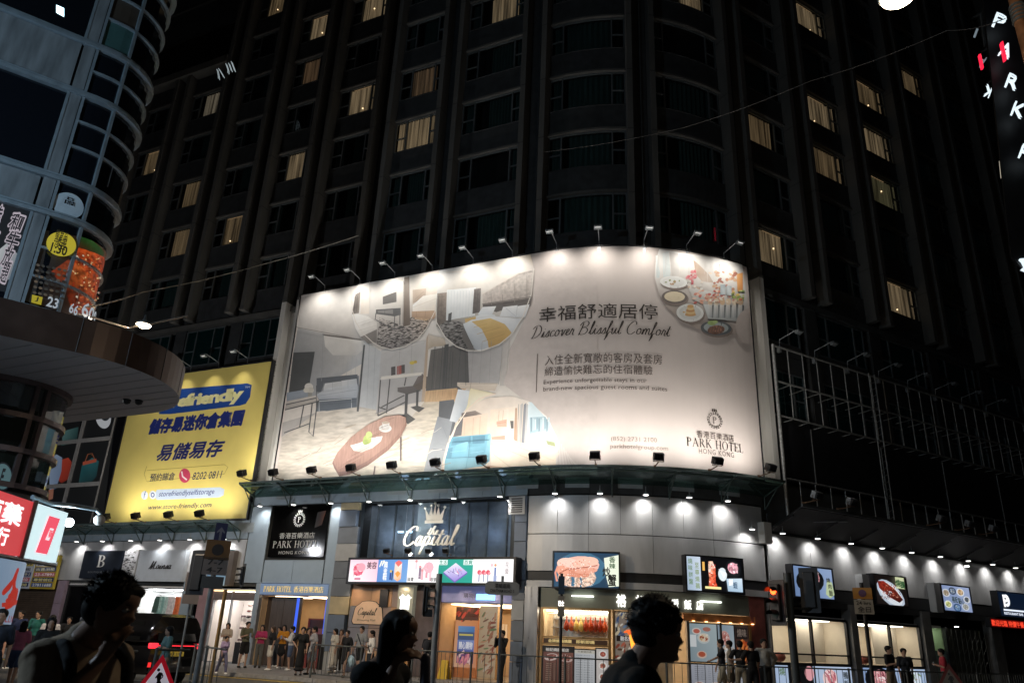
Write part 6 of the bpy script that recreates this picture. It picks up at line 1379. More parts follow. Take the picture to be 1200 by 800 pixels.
pillar(r1+.95,b0-.08,greyp,o=.1); pillar(b1+.08,c0_-.08,greyp,o=.15,n=1)
e0_,e1_=sx(1092,750),sx(1105,750); pillar(c1_+.08,e0_-.05,greyp,o=.12)
x1=sx(1108,750); interior(e0_,x1,2.85,1.2,mat('green_shop',(.35,.45,.3),.6),2.2,(.9,1,.75),n=1); shutter(e0_,x1,.12,1.95,mat('shutter_teal',(.3,.45,.45),.5,.3,var=.1),-.05)
m=MB(); m.pbox(x1,x1+.14,.12,2.9,-.1,.06); m.build('post',blackm,hotel)
gt=empty('folding_gate',S(x1+2,.12,-.1),'dark folding lattice gate between the shutter and the grey stone pillar','gate'); gm=mat('gate_metal',(.10,.10,.09),.5,.5,var=.3)
for k in range(9):
    m=MB(); m.tube(S(x1+.3+k*.38,.12,-.08),S(x1+.3+k*.38,2.85,-.08),.025,5); m.build('upright',gm,gt)
    if k<8:
        for j in range(5): m=MB(); z=.3+j*.5; m.tube(S(x1+.3+k*.38,z,-.06),S(x1+.68+k*.38,z+.35,-.06),.012,4); m.build('cross_strut',gm,gt)
m=MB(); m.pbox(x1+.2,x1+3.6,.12,2.9,-.5,-.4); m.build('dark_hall',mat('hall_dark',(.05,.055,.04),.7,var=.3),hotel)
q0=x1+3.7; pillar(q0,q0+.8,greyp,o=.12); shutter(q0+.9,52,.12,3.0,mat('shutter_dark',(.05,.04,.04),.5,.3,var=.2),-.05)
m=MB(); m.lathe(S(x1+.6,2.93,.25),[(.09,0),(.09,.03)],10); tag(m.build('soffit_lamp',led_em),'small round white soffit lamp above the dark folding gate','lamp')
m=MB(); m.lathe(S(sx(1133,664,.9),5.55,.9),[(.1,0),(.1,.05)],10); tag(m.build('soffit_lamp',led_em),'bright round lamp hanging under the dark canopy beside the dim sum light box','lamp')
# ---------------- left corner building (own plan) ----------------
LU=Vector((.82,.572,0)).normalized(); LN=Vector((.572,-.82,0)).normalized()   # face direction, outward normal
LB=Vector((-12.4,18.3,0)); LR=1.3
U2=Vector((-.90,.436,0)).normalized(); N2=Vector((.436,.90,0)).normalized()
LA=math.acos(max(-1,min(1,LN.dot(N2))))
def LS(t,z,o=0.):
    """t<0 flat face toward the camera side, 0..LR*LA round corner, beyond: side street face"""
    if t<=0: p=LB+LN*(LR+o)+LU*t
    else:
        a=min(t/LR,LA); # rotate LN toward N2 (counter-clockwise)
        ca,sa=math.cos(a),math.sin(a); n=Vector((LN.x*ca-LN.y*sa,LN.x*sa+LN.y*ca,0)); p=LB+n*(LR+o)
        if t/LR>LA: p=p+Vector((-N2.y,N2.x,0))*(t-LR*LA)
    return Vector((p.x,p.y,z))
def lbox(mb,t0,t1,z0,z1,o0,o1,step=.3):
    st=[t0]; a=max(0,t0); b=min(LR*LA,t1)
    if b>a:
        n=max(1,math.ceil((b-a)/step)); st+= [a+(b-a)*i/n for i in range(n+1) if a+(b-a)*i/n>t0+1e-6]
    if t1>st[-1]+1e-6: st.append(t1)
    V=[];Fc=[]
    for q in st: V+= [LS(q,z0,o0),LS(q,z0,o1),LS(q,z1,o1),LS(q,z1,o0)]
    for i in range(len(st)-1):
        for k in range(4): j=(k+1)%4; Fc.append((4*i+k,4*i+4+k,4*i+4+j,4*i+j))
    e=4*(len(st)-1); Fc+= [(3,2,1,0),(e,e+1,e+2,e+3)]
    return mb.add(V,Fc)
def lat(x,y,o=0.):   # photo pixel -> flat face coords
    v=ray(x,y); P=LB+LN*(LR+o); t=(P-CAM).dot(LN)/v.dot(LN); q=CAM+v*t; return (q-LB).dot(LU),q.z
cb=empty('corner_building',(LB.x,LB.y,0),'blue-grey glazed building with rounded ribbed corner at the left','building')
def lpart(name,mt,*a,par=None,**k): m=MB(); lbox(m,*a,**k); return m.build(name,mt,par or cb)
lfr=mat('pale_blue_frame',(.28,.36,.42),.4,.4,var=.12,scale=4)
lsp=mat('spandrel_pale',(.20,.235,.26),.6,.2,var=.25,scale=2.5,stretch=(2,2,.3),dirt=.1)
lgl=mat('dark_glazing',(.006,.008,.012),.06,spec=.8,var=0)
zt=lambda te:1.65+te*22.   # heights measured at the corner
E2=LR*LA+6
ZF=[zt(.435),zt(.602)]
floors=[]; z=zt(.435)-3.67
tw=lat(110,55)[0]; # pilaster position
PT=lat(95,115)[0]
M2=lat(150,72)[0]
ZONES=[((.27,.315),(.315,.435),(.355,.391)),((.435,.48),(.48,.602),(.528,.563)),((.602,.674),(.674,.835),(.723,.762,.801)),((.835,.88),(.88,1.0),(.925,.965)),((1.0,1.07),(1.07,1.2),(1.12,1.16))]
for k,((a0_,a1_),(w0_,w1_),rails) in enumerate(ZONES):
    zb,zm,ze=zt(a0_),zt(a1_),zt(w1_)
    lpart('ring',lfr,-14,E2,zb-.1,zb,-.05,.12); lpart('ring',lfr,-14,E2,zb+.03,zb+.08,-.05,.08)
    lpart('ring',lfr,-14,E2,zm-.05,zm+.05,-.05,.12); lpart('ring',lfr,-14,E2,zm+.08,zm+.13,-.05,.08)
    for t in ((-11,-7.62),(-7.58,-4.2),(-4.16,PT-.34)): lpart('spandrel_panel',lsp,t[0],t[1],zb+.1,zm-.07,-.05,.03)
    lpart('window_pane',lgl,-14,PT-.34,zm+.15,ze-.12,-.05,-.01)
    for t in (-10.6,-5.4): lpart('mullion',lfr,t,t+.05,zm+.15,ze-.12,-.05,.03)
    lpart('pilaster',lsp,PT-.28,PT+.0,zb+.09,zm-.06,-.05,.05); lpart('pilaster',lsp,PT-.28,PT+.0,zm+.14,ze-.11,-.05,.05)
    for t in (PT-.34,PT+.02): lpart('pilaster_edge',lfr,t,t+.07,zm+.14,ze-.11,-.05,.07)
    lpart('pilaster_edge',lfr,PT+.02,PT+.09,zb+.09,zm-.06,-.05,.07)
    zs=[zb+.09]+([ (zb+zm)/2 ] if a1_-a0_>.06 else [])+[zm-.06]
    ws_=[zm+.14]+[zt(r_) for r_ in rails]+[ze-.11]
    for L_,g_ in ((zs,0),(ws_,1)):
        for i,(a,b) in enumerate(zip(L_,L_[1:])):
            mt=lgl
            if k==2 and g_ and i==0: mt=mat('curtain_green_pane',(.05,.12,.12),.3)
            if k==2 and g_ and i==1: mt=mat('brown_pane',(.06,.05,.04),.4)
            lpart('window_pane',mt,PT+.1,M2-.035,a+.03,b-.03,-.05,-.015); lpart('window_pane',lgl,M2+.035,E2,a+.03,b-.03,-.05,-.015)
            if i: lpart('window_rail',lfr,PT+.09,E2,a-.03,a+.03,-.05,.07)
        lpart('mullion',lfr,M2-.035,M2+.035,L_[0]+.005,L_[-1]-.005,-.05,.076)
    if k<2:
        for t in (.9,1.6): lpart('mullion_thin',alu,t,t+.012,zm+.4,zm+1.1,-.02,.0)
lpart('core',void,-14,E2,0,38,-.5,-.08)
# lamp reflection imitated by a glowing panel high up on the left
t_,z_=lat(71,13); m=MB(); P_=[lat(66,6),lat(75,10),lat(75,20),lat(66,15)]; m.add([LS(a,b,-.0) for a,b in P_],[(0,1,2,3)]); m.build('lamp_reflection',emit('cyan_white_reflection',(.55,.9,1),5.),cb)
spot('reflect_glow',0,60,1,(1,1,1),None,(0,0,-50),(0,0,-1)); bpy.data.objects.remove(bpy.data.objects['reflect_glow'])
m=MB(); P_=[lat(40,-20,-.02),lat(108,10,-.02),lat(88,44,-.02),lat(36,16,-.02)]; 
# pale blue clock / badge
class LArt(Art):
    def __init__(s,o,m): s.mb=MB().use(m); s.o=o; s.k=0; s.base=m; s.st=.0008
    def poly(s,pts,c,m=None):
        if isinstance(c,str): c=lin(c)
        if c and isinstance(c[0],str): c=[lin(x) for x in c]
        cs=c if isinstance(c[0],(tuple,list)) else [c]*len(pts); s.k+=1; s.mb.use(m or s.base)
        q=[s.at(x,y) for x,y in pts]; o=s.o+s.st*s.k
        bm=bmesh.new(); L=bm.verts.layers.float_vector.new('c'); vs=[]
        for p,cc in zip(q,cs): v=bm.verts.new((p[0],p[1],0)); v[L]=cc; vs.append(v)
        bm.faces.new(vs); bmesh.ops.triangulate(bm,faces=bm.faces[:])
        x=.15
        while x<LR*LA:
            bmesh.ops.bisect_plane(bm,geom=bm.verts[:]+bm.edges[:]+bm.faces[:],plane_co=(x,0,0),plane_no=(1,0,0)); x+=.15
        bm.verts.index_update(); s.mb.add([LS(v.co.x,v.co.y,o) for v in bm.verts],[tuple(v.index for v in f.verts) for f in bm.faces],cols=[tuple(v[L]) for v in bm.verts]); bm.free(); return s
    def at(s,x,y):   # numeric search on the rounded plan
        v=ray(x,y); best=None
        t0,z0=lat(x,y,s.o)
        if t0<=0: return t0,z0
        import bisect
        lo,hi=0,LR*1.75
        az=lambda p: math.atan2(p.x,p.y)
        a_=math.atan2(v.x,v.y)
        for _ in range(40):
            mid=(lo+hi)/2
            if az(LS(mid,0,s.o))<a_: lo=mid
            else: hi=mid
        p=LS(lo,0,s.o); return lo,CAM.z+v.z/math.hypot(v.x,v.y)*math.hypot(p.x,p.y)
    def text(s,st,a,b,c,**k):
        if isinstance(c,str): c=lin(c)
        s.k+=1; s.mb.use(s.base); p=s.at(*a); q=s.at(*b); V,Fc=tmesh(st,k.get('bold',0.),k.get('shear',0.),0.,1.); e=s.o+s.st*s.k+.002
        s.mb.add([LS(p[0]+(q[0]-p[0])*v.x,p[1]+(q[1]-p[1])*v.y,e+v.z) for v in V],Fc,cols=[c]*len(V)); return s
PP=printm('poster_on_glass',em=.55); PPf=printm('poster_on_glass_food',em=.55,noise=.6,scale=7,contrast=.25)
A=LArt(-.01,PP); q=A.at(80,241)
m=MB(); c_=LS(q[0],q[1],.02)
for rr_,mt,dd in ((.36,mat('badge_pale',(.45,.55,.62),.4),.02),):
    V=[];
    for i in range(24): t=2*math.pi*i/24; V.append(LS(q[0]+rr_*math.cos(t),q[1]+rr_*.98*math.sin(t),dd)); 
    V+= [LS(q[0]+rr_*math.cos(2*math.pi*i/24),q[1]+rr_*.98*math.sin(2*math.pi*i/24),-.01) for i in range(24)]
    m.add(V,[tuple(range(24))]+[(i,(i+1)%24,24+(i+1)%24,24+i) for i in range(24)]); bd=m.build('round_badge',mt,cb)
mb=MB(); V,Fc=tmesh('♨' if 0 else '品',.01,0,0,1.); mb.add([LS(q[0]-.1+.2*v.x,q[1]+.02+.2*v.y,.03) for v in V],Fc); mb.build('badge_mark',lgl,bd)
# black poster with white characters on the flat glass
A=LArt(.0,PP)
A.poly([(-30,225),(38,247),(20,345),(-30,335)],['06070c','0a0a10','0a0c14','05060a'])
A.poly([(-30,330),(-10,300),(8,285),(26,303),(20,325),(0,330)],['b8c0c8','d8dce0','c8ccd0','8a929a','70787f','a8b0b8'])
for (t_,x0,y0,x1,y1) in (('和',9,268,30,253),('牛',4,291,25,273),('放',0,310,18,291),('題',-2,330,14,308),('燒',-17,270,5,243),('烤',-22,295,0,272)):
    A.text(t_,(x0-1,y0+1),(x1+1,y1-1),'d8ccd8',bold=.05,shear=.1); A.text(t_,(x0,y0),(x1,y1),'0c0c18',bold=.01,shear=.1)
A.build('dining_poster',cb)
# food poster on the corner windows
A=LArt(-.012,PP)
A.poly([(44,268),(86,276),(108,282),(127,305),(112,372),(75,368),(28,352)],['101214','2a1e14','4a2c1a','5a3420','6a3c24','2a1a12','0a0a0c'])
A.poly([(94,277),(108,282),(122,296),(120,302),(104,294),(92,290)],['1c4a1c','285c24','184018','203c1a','3a2c14','4a2412'])
A.poly([(92,290),(104,294),(122,302),(124,320),(112,345),(95,336),(84,315)],['c84a1c','d85a24','c84820','a83818','8a2c10','b84018','7a2810'],m=PPf)
A.poly([(60,318),(80,304),(95,312),(112,335),(118,348),(113,372),(84,366),(78,345)],['8a3014','b84820','d86a30','c85424','a83c18','9a3414','7a2410','5a1c0c'],m=PPf)
rf2=random.Random(4)
for _ in range(110):
    x=rf2.uniform(82,118); y=rf2.uniform(298,365); A.ell(x,y,rf2.uniform(.6,2),rf2.uniform(.5,1.3),rf2.choice(['e8a060','f0c890','a83010','d86838','701c08','e8d8c0']),rf2.uniform(-50,50),7)
for r_ in range(6):
    for c__ in range(6): A.ell(44+c__*6+r_*-.8,312+r_*6.5+c__*1.2,2.4,1.6,rf2.choice(['3a3a36','5a5248','2a2824','6a5c4c']),20,7)
A.ell(70,288,16.5,14,'d8c83a',12,28)
A.text('營業至',(62,285),(79,274.5),'2a2808',bold=.01); A.text('凌晨',(62,292),(78,281.5),'2a2808',bold=.01); A.text('1:30',(57.5,297),(78,291),'1c1c08',bold=.03)
A.poly([(37,347),(49,350),(47,359),(36,356)],'c8b828'); A.text('J',(40,355),(45,350),'20200c',bold=.02)
A.text('23',(52,360),(67,352),'c8d4e0',bold=.02); A.text('66',(76,366.5),(88,359),'c8d4e0',bold=.02); A.text('609',(89,369),(107,366),'c8d4e0',bold=.02)
A.build('food_poster',cb)
# --- canopy disc ---
cn=empty('round_canopy',(-10.9,17.5,6.9),'brown rounded street canopy with pale soffit wrapping the corner building','canopy')
ZC=6.9; fz=ZC+.78
cc_=Vector((-10.95,17.5,0)); rc=2.85
out=[Vector((-22,5.2,0))]
d0_=Vector((.79,.613,0)).normalized(); n0=Vector((.613,-.79,0)).normalized()
out=[cc_+n0*rc-d0_*12]
a0=math.atan2(n0.y,n0.x); a1=math.atan2(N2.y,N2.x)
arcn=22
for i in range(arcn+1): a=a0+(a1-a0)*i/arcn; out.append(cc_+Vector((math.cos(a),math.sin(a),0))*rc)
out.append(cc_+N2*rc+U2*12)
inn=[cc_+Vector((-6,0,0))]
brn=mat('fascia_brown',(.075,.05,.042),.35,.5,var=.15,scale=2); sof=mat('soffit_panel',(.5,.5,.54),.5,.2,var=.06,scale=2)
segs=list(zip(out,out[1:]))
def up(p,z): return Vector((p.x,p.y,z))
groups_=[[segs[0]]]; cur=[]
for i,sg_ in enumerate(segs[1:-1]):
    cur.append(sg_)
    if len(cur)==4: groups_.append(cur); cur=[]
if cur: groups_.append(cur)
groups_.append([segs[-1]])
for g in groups_:
    m=MB()
    for (p,q) in g:
        m.add([up(p,ZC),up(q,ZC),up(q,fz),up(p,fz)],[(0,1,2,3)],True)
    m.build('fascia_panel',brn,cn)
    m=MB(); p,q=g[-1]; m.tube(up(q,ZC+.01),up(q,fz),.012,4); m.build('panel_joint',black,cn)
m=MB(); ctr=[up(p,ZC) for p in out]; m.add(ctr+[Vector((-24,20,ZC)),Vector((-24,14,ZC))],[tuple(range(len(ctr)+2))]); m.build('soffit',sof,cn)
m=MB(); ctr=[up(p,fz) for p in out]; m.add(ctr+[Vector((-24,20,fz)),Vector((-24,14,fz))],[tuple(range(len(ctr)+2))]); m.build('top_deck',brn,cn)
m=MB()
for k in range(12):   # soffit grooves
    a=cc_+N2*(2.3-k*.42)+U2*8; b=cc_+N2*(2.3-k*.42)-U2*(math.sqrt(max(0,rc*rc-(2.3-k*.42)**2))-.05 if abs(2.3-k*.42)<rc else 0)
    m.tube(up(a,ZC-.004),up(b,ZC-.004),.008,4)
o=m.build('soffit_groove',mat('groove',(.36,.36,.38),.6),cn); o['kind']='stuff'
for (x,y) in ((149,468),(163,469)):
    p=gnd(x,y,ZC); m=MB(); m.lathe(p-Vector((0,0,.12)),[(.03,0),(.08,.03),(.1,.1),(.1,.12)],10); m.build('dome_camera' if x<155 else 'soffit_nozzle',black,cn)
# --- lower glazed corner under the canopy ---
mul=mat('brown_mullion',(.13,.10,.10),.4,.5,var=.1); lowg=glass('lower_corner_glass',(.5,.55,.5),.2,body=.25,bodyc=(.05,.06,.05))
zr=[zt(.126),zt(.175) ,zt(.205),ZC]
zr=[4.45,5.25,6.05,6.85]
t1_=lat(38,480)[0]
for i,z in enumerate(zr): lpart('ring',mul,-14,LR*LA+4,z-.07,z+.05,-.05,.09)
for i in range(3):
    for (a,b) in ((-14,-6.1),(-6.0,-2.2),(-2.1,t1_-.05),(t1_+.05,.75),(.83,LR*LA+4)):
        m=MB(); lbox(m,a,b,zr[i]+.05,zr[i+1]-.07,-.02,-.01); m.build('window_pane',lowg if a>-3 else lgl,cb)
    for t in (-6.05,-2.15,t1_,.79): lpart('mullion',mul,t-.05,t+.05,zr[i]+.05,zr[i+1]-.07,-.05,.06)
bk=mat('corner_room',(.35,.33,.25),.6,var=.25,scale=2)
m=MB(); lbox(m,t1_-.2,LR*LA+3,4.4,6.9,-.75,-.7); m.build('room_wall',bk,cb)
m=MB(); m.add([LS(t1_,6.6,-.3),LS(.6,6.6,-.3),LS(.6,6.6,-.6),LS(t1_,6.6,-.6)],[(0,1,2,3)]); m.build('room_light',emit('room_strip',(.9,1,.8),.9),cb)
A=LArt(.02,PP); A.ell(3,558,12,17,'10141c',0,22); A.ell(3,558,10.5,15,'5a7a80',0,22); A.text('F',(-2,568),(7,549),'10141c',bold=.03); A.build('round_sticker',cb)
# lower wall & shop posters at street level
lpart('street_wall',mat('street_wall_dark',(.08,.08,.085),.6,var=.2),-14,E2,0,4.3,-.03,.0)
A=LArt(.005,printm('street_poster',em=.5))
A.poly([(-40,640),(31,664),(26,700),(8,800),(-60,800)],['8aa8c8','b8cce0','b0c4dc','8098b8','6a88a8'])
A.text('人',(3,695),(24,668),'d83828',bold=.08,shear=.2); A.text('參',(5,712),(22,690),'d83828',bold=.08,shear=.2)
A.poly([(2,706),(24,700),(23,706),(2,711)],'d83828'); A.text('WELLNESS',(-14,728),(19,721),'a03038',bold=.01)
A.poly([(-20,745),(-5,735),(8,760),(4,800),(-20,800)],['7a4a38','a86848','c89878','5a3a30','4a302a'])
A.build('shop_poster',cb)
# --- red + white light box sign ---
sb=empty('pharmacy_sign',tuple(atd(36,620,13.6)),'red and white projecting light box sign with white Chinese characters at the left edge','sign')
def q4(pts,ds): return [atd(x,y,d) for (x,y),d in zip(pts,ds)]
rA=q4([(-60,575),(40.5,590.5),(26,652),(-72,636)],[11.2,13.0,13.0,11.2]); wA=q4([(42,587),(80,600.5),(68.5,658),(27.5,652.5)],[13.0,13.9,13.9,13.0])
# level the edges so the box is upright
def upright(Q):
    a,b,c,d=Q; ztl,ztr=(a.z,b.z); zz=(a.z+b.z)/2; zb=(c.z+d.z)/2; ax=Vector((a.x,a.y,0)); bx=Vector((b.x,b.y,0)); return [up(ax,a.z if 0 else zz),up(bx,zz),up(bx,zb),up(ax,zb)]
ztop=(rA[1].z+wA[0].z+wA[1].z)/3; zbot=(rA[2].z+wA[3].z+wA[2].z)/3
p0_=rA[0]; p1_=rA[1]; p2_=wA[1]
def boxface(name,p,q,z0,z1,mt,th): 
    m=MB(); d=(q-p); d.z=0; nn=Vector((d.y,-d.x,0)).normalized(); 
    if nn.dot(CAM-p)<0: nn=-nn
    m.hexa([up(p,z0),up(q,z0),up(q-nn*th,z0),up(p-nn*th,z0),up(p,z1),up(q,z1),up(q-nn*th,z1),up(p-nn*th,z1)]); return m.build(name,mt,sb),nn
redb=mat('sign_red_lit',(.3,.02,.03),.4,em=(.9,.08,.09),es=.62,var=.03); whb=mat('sign_white_lit',(.6,.7,.72),.4,em=(.72,.95,1.),es=.88,var=.02)
_,nr_=boxface('red_face',p0_,p1_,zbot,ztop,redb,.1); _,nw_=boxface('white_face',p1_,p2_,zbot,ztop,whb,.1)
m=MB(); m.tube(up(p1_,zbot-.02),up(p1_,ztop+.03),.045,6); m.tube(up(p0_,zbot-.04),up(p1_,zbot-.04),.03,6); m.tube(up(p1_,zbot-.04),up(p2_,zbot-.04),.03,6); m.build('edge_frame',alu,sb)
def onface(p,q,nn,st,u0,v0,u1,v1,name,mt,bold=.03,shear=0.,e=.012):
    V,Fc=tmesh(st,bold,shear,0.,1.); d=q-p; m=MB(); H=ztop-zbot; m.add([up(p+d*(u0+(u1-u0)*v.x)+nn*(e+v.z),zbot+H*(v0+(v1-v0)*v.y)) for v in V],Fc); return m.build(name,mt,sb)
wl=emit('sign_white_letter',(1,.95,.97),1.3)
onface(p0_,p1_,nr_,'中西藥',.10,.50,.86,.86,'lettering',wl,.03); onface(p0_,p1_,nr_,'補品參茸行',.05,.12,.76,.42,'lettering',wl,.03)
m=MB(); d=p2_-p1_; H=ztop-zbot
pk=emit('sign_pink_panel',(.95,.10,.16),.9)
m.add([up(p1_+d*u+nw_*.012,zbot+H*v) for u,v in ((.33,.12),(.66,.12),(.78,.84),(.45,.84))],[(0,1,2,3)]); m.build('pink_panel',pk,sb)
m=MB(); m.add([up(p1_+d*u+nw_*.02,zbot+H*v) for u,v in ((.49,.38),(.6,.38),(.66,.62),(.55,.62))],[(0,1,2,3)]); m.build('white_label',emit('sign_label',(.9,.8,.85),1.0),sb)
onface(p1_,p2_,nw_,'藥',.52,.43,.62,.58,'lettering',pk,.02,0,.03)
# bracket arm with lamp
lm=empty('bracket_lamp',tuple(atd(75,600,14.2)),'curved pipe bracket with a small hanging cctv lamp above the white light box','lamp')
m=MB(); m.path([atd(x,y,d) for x,y,d in ((38,582,13.4),(60,590,13.8),(85,592,14.2),(103,595,14.4),(113,597,14.6),(118,602,14.6),(117.5,606,14.6))],.035); m.build('pipe',lfr,lm)
m=MB(); m.ell(atd(116.5,609,14.6),.09,.09,.09,10,7); m.build('lamp_dome',mat('dome_white',(.6,.6,.6),.4),lm)
m=MB(); m.ell(atd(81,612,14.3),.07,.07,.07,10,7); ld=bpy.data.lights.new('globe_light','POINT'); ld.energy=45; ld.color=(.8,.95,1); ld.shadow_soft_size=.08; lo=bpy.data.objects.new('globe_light',ld); col.objects.link(lo); lo.location=atd(83,613,14.6)
tag(m.build('globe_lamp',emit('globe',(.8,.97,1),18)),'small glowing white globe lamp at the corner of the white light box','lamp')
# ---------------- street lamps, cables, vertical hotel sign ----------------
def streetlamp(head,base,label,e,c,sz=150,arm=True,emv=14.,r=.2,scale=1.):
    r0=empty('street_lamp',(base[0],base[1],0),label,'street lamp')
    m=MB(); m.tube((base[0],base[1],0),(base[0],base[1],head[2]+.15),.09,10,.05); m.build('pole',mat('lamp_post_grey',(.2,.21,.22),.5,.5,var=.1),r0)
    h=Vector(head); m=MB(); m.path([(base[0],base[1],head[2]+.1),(h.x,h.y,h.z+.2)],.035); m.build('arm',alu,r0)
    m=MB(); m.lathe(h,[(r*scale,.0),(r*1.15*scale,.05),(r*.8*scale,.17),(r*.25*scale,.24)],16); m.build('lamp_housing',dalu,r0)
    m=MB(); m.lathe(h-Vector((0,0,.1*scale)),[(.02,0),(r*.65*scale,.02),(r*.98*scale,.09)],16); m.build('lamp_globe',emit('street_globe_%g'%emv,c,emv),r0)
    ld=bpy.data.lights.new('lamp_light','POINT'); ld.energy=e; ld.color=c; ld.shadow_soft_size=.15; o=bpy.data.objects.new('lamp_light',ld); col.objects.link(o); o.parent=r0; o.location=h-Vector((0,0,.45))-Vector((base[0],base[1],0)); return r0
H1=atd(1052,-3,10.2); streetlamp(H1,(H1.x+.5,H1.y-5.5),'warm glowing street lamp head hanging at the top of the picture right of centre',420,(1,.8,.55),r=.24,scale=1.0)
H2=atd(168,382,22.5)
sl=empty('hanging_lamp',tuple(H2),'small warm lamp hanging from the overhead cable above the brown canopy','street lamp')
m=MB(); m.lathe(H2+Vector((0,0,.04)),[(.22,0),(.2,.06),(.06,.12),(.02,.3)],14); m.build('shade',dalu,sl); m=MB(); m.lathe(H2,[(.05,-.06),(.17,-.01),(.2,.03)],14); m.build('lamp_globe',emit('hang_globe',(1,.8,.55),16.),sl)
ld=bpy.data.lights.new('lamp_light','SPOT'); ld.energy=3600; ld.color=(1,.82,.6); ld.spot_size=R(165); ld.shadow_soft_size=.12; o=bpy.data.objects.new('lamp_light',ld); col.objects.link(o); o.parent=sl; o.location=(0,0,-.2)
# lamps standing behind and beside the photographer (added out of view to light the left fronts)
streetlamp(Vector((-13.5,6.5,9.5)),(-14.6,6.0),'added unseen cool white street lamp lighting the glazed corner building',2200,(.62,.82,1),emv=10.)
streetlamp(Vector((-25,27,7.0)),(-29,25.4),'added unseen cool white street lamp lighting the left hotel front',1500,(.93,.95,1),emv=10.)
streetlamp(Vector((9,20,10.5)),(10.5,19.6),'pale street lamp standing at the crossing kerb outside the picture',0,(1,.9,.8),emv=0.2) if 0 else None
def cable(label,pts,r=.02,sag=0.,mt=None):
    P_=[atd(*p) for p in pts]; Q=[]
    for a,b in zip(P_,P_[1:]):
        for k in range(6): Q.append(a.lerp(b,k/6)-Vector((0,0,sag*math.sin(math.pi*k/6))))
    Q.append(P_[-1]); m=MB(); m.path(Q,r,5); tag(m.build('overhead_cable',mt or mat('cable_grey',(.18,.17,.15),.5)),label,'cable')
cable('thin overhead cable running from the corner building past the lit hotel window',[(100,360,21),(168,342,23),(285,316,27),(420,276,30)],.018,.05,mat('cable_pale',(.4,.38,.33),.5))
cable('thick overhead cable holding the hanging lamp above the brown canopy',[(104,370,21.5),(150,384,22.4),(168,381,22.5),(220,370,23)],.03,.0)
cable('long overhead cable crossing the dark facade to the pole at the upper right',[(640,178,27),(800,150,25),(950,95,22),(1110,36,19),(1178,22,18)],.012,.1,mat('cable_dark',(.07,.065,.06),.6))
# brown pole at the upper right with bands
pl=empty('tram_pole',(13.4,16.4,0),'rusty brown steel pole with wire bands at the upper right edge','pole')
A_=atd(1183,-25,15.0); B_=Vector((A_.x,A_.y,0)); rust=mat('rusty_brown',(.28,.13,.06),.55,.4,var=.35,scale=6)
pl.location=B_; WO[pl.name]=B_
m=MB(); m.tube(B_,B_+Vector((0,0,16)),.11,12); m.build('pole',rust,pl); m=MB(); m.tube(B_+Vector((.22,0,10)),B_+Vector((.2,0,16)),.06,8); m.build('conduit',rust,pl)
zc=atd(1180,22,15.).z
for k in range(5): m=MB(); m.tube(B_+Vector((0,0,zc-.2+k*.09)),B_+Vector((0,0,zc-.16+k*.09)),.14,12); m.build('band',dalu,pl)
# vertical hotel name sign (two faces), glowing letters on a black blade sign
vsg=empty('vertical_hotel_sign',tuple(atd(1175,150,34)),'black vertical blade sign with glowing white letters PARK and red strokes at the right edge','sign')
glw=emit('sign_glow_white',(.8,.93,1),1.1); glr=emit('sign_glow_red',(1,.02,.06),1.3); dimw=emit('sign_glow_dim',(.6,.75,.85),.25)
def glyph(ch,cx,cy,w,h,mt,ang,d=34,sk=0.,name='glowing_letter',par=None,bold=.0):
    V,Fc=tmesh(ch,bold,0.,.0,1.); c,s_=math.cos(R(ang)),math.sin(R(ang)); m=MB(); P_=[]
    for v in V:
        x=(v.x-.5)*w; y=(v.y-.5)*h; P_.append((cx+x*c+y*s_,cy+x*s_-y*c))
    ctr=atd(cx,cy,d)
    hd=Vector((ctr.x,ctr.y,0)).normalized(); nn=Vector((-.25,-.97,0)).normalized()
    pts=[]
    for p in P_:
        r_=ray(*p); t=(ctr-CAM).dot(nn)/r_.dot(nn); pts.append(CAM+r_*t)
    m.add(pts+[q-nn*.12 for q in pts],Fc+[tuple(len(pts)+i for i in f) for f in Fc]); m.build(name,mt,par or vsg)
for ch,cx,cy in (('P',1172,24),('A',1179,58),('R',1187,95),('K',1194,128),('H',1203,178)): glyph(ch,cx,cy,14,16,glw,20)
V=[(1177,48),(1180,48),(1181,69),(1178,69)]
def plate_(name,pts,mt,d,par):
    ctr=atd(*pts[0],d); nn=Vector((-.25,-.97,0)).normalized(); Q=[]
    for p in pts: r_=ray(*p); t=(ctr-CAM).dot(nn)/r_.dot(nn); Q.append(CAM+r_*t)
    n=len(Q); m=MB(); m.add(Q+[q-nn*.15 for q in Q],[tuple(range(n)),tuple(reversed(range(n,2*n)))]+[(i,(i+1)%n,n+(i+1)%n,n+i) for i in range(n)]); return m.build(name,mt,par)
plate_('red_stroke',[(1172.5,50),(1175.5,48),(1180,69),(1177,71)],glr,33.8,vsg)
plate_('sign_board',[(1150,-20),(1240,-20),(1290,420),(1185,300)],black,34.6,vsg)
v2=empty('side_hotel_sign',tuple(atd(1150,100,36)),'dim far face of the vertical hotel sign with mirrored letters and a red stroke','sign')
glyph('I',1144,38,2.5,9,dimw,20,36,par=v2); glyph('A',1151,72,8,12,dimw,200,36,par=v2); glyph('K',1158,106,8,13,glw,200,36,par=v2); plate_('red_stroke',[(1147,64),(1149.5,63),(1153,79),(1150.5,80)],glr,35.8,v2)
for (x0,y0,x1,y1) in ((1140,20,1152,52),(1150,60,1164,92),(1158,96,1172,128)):
    plate_('letter_box_edge',[(x0,y0),(x0+10,y0-6),(x1+4,y1),(x1+2,y1+1),(x0+9,y0-4)],dalu,36.4,v2)
plate_('lit_bracket',[(1172,187),(1181,196),(1180,202),(1174,207)],emit('bracket_glow',(1,.9,.7),.5),36,v2)
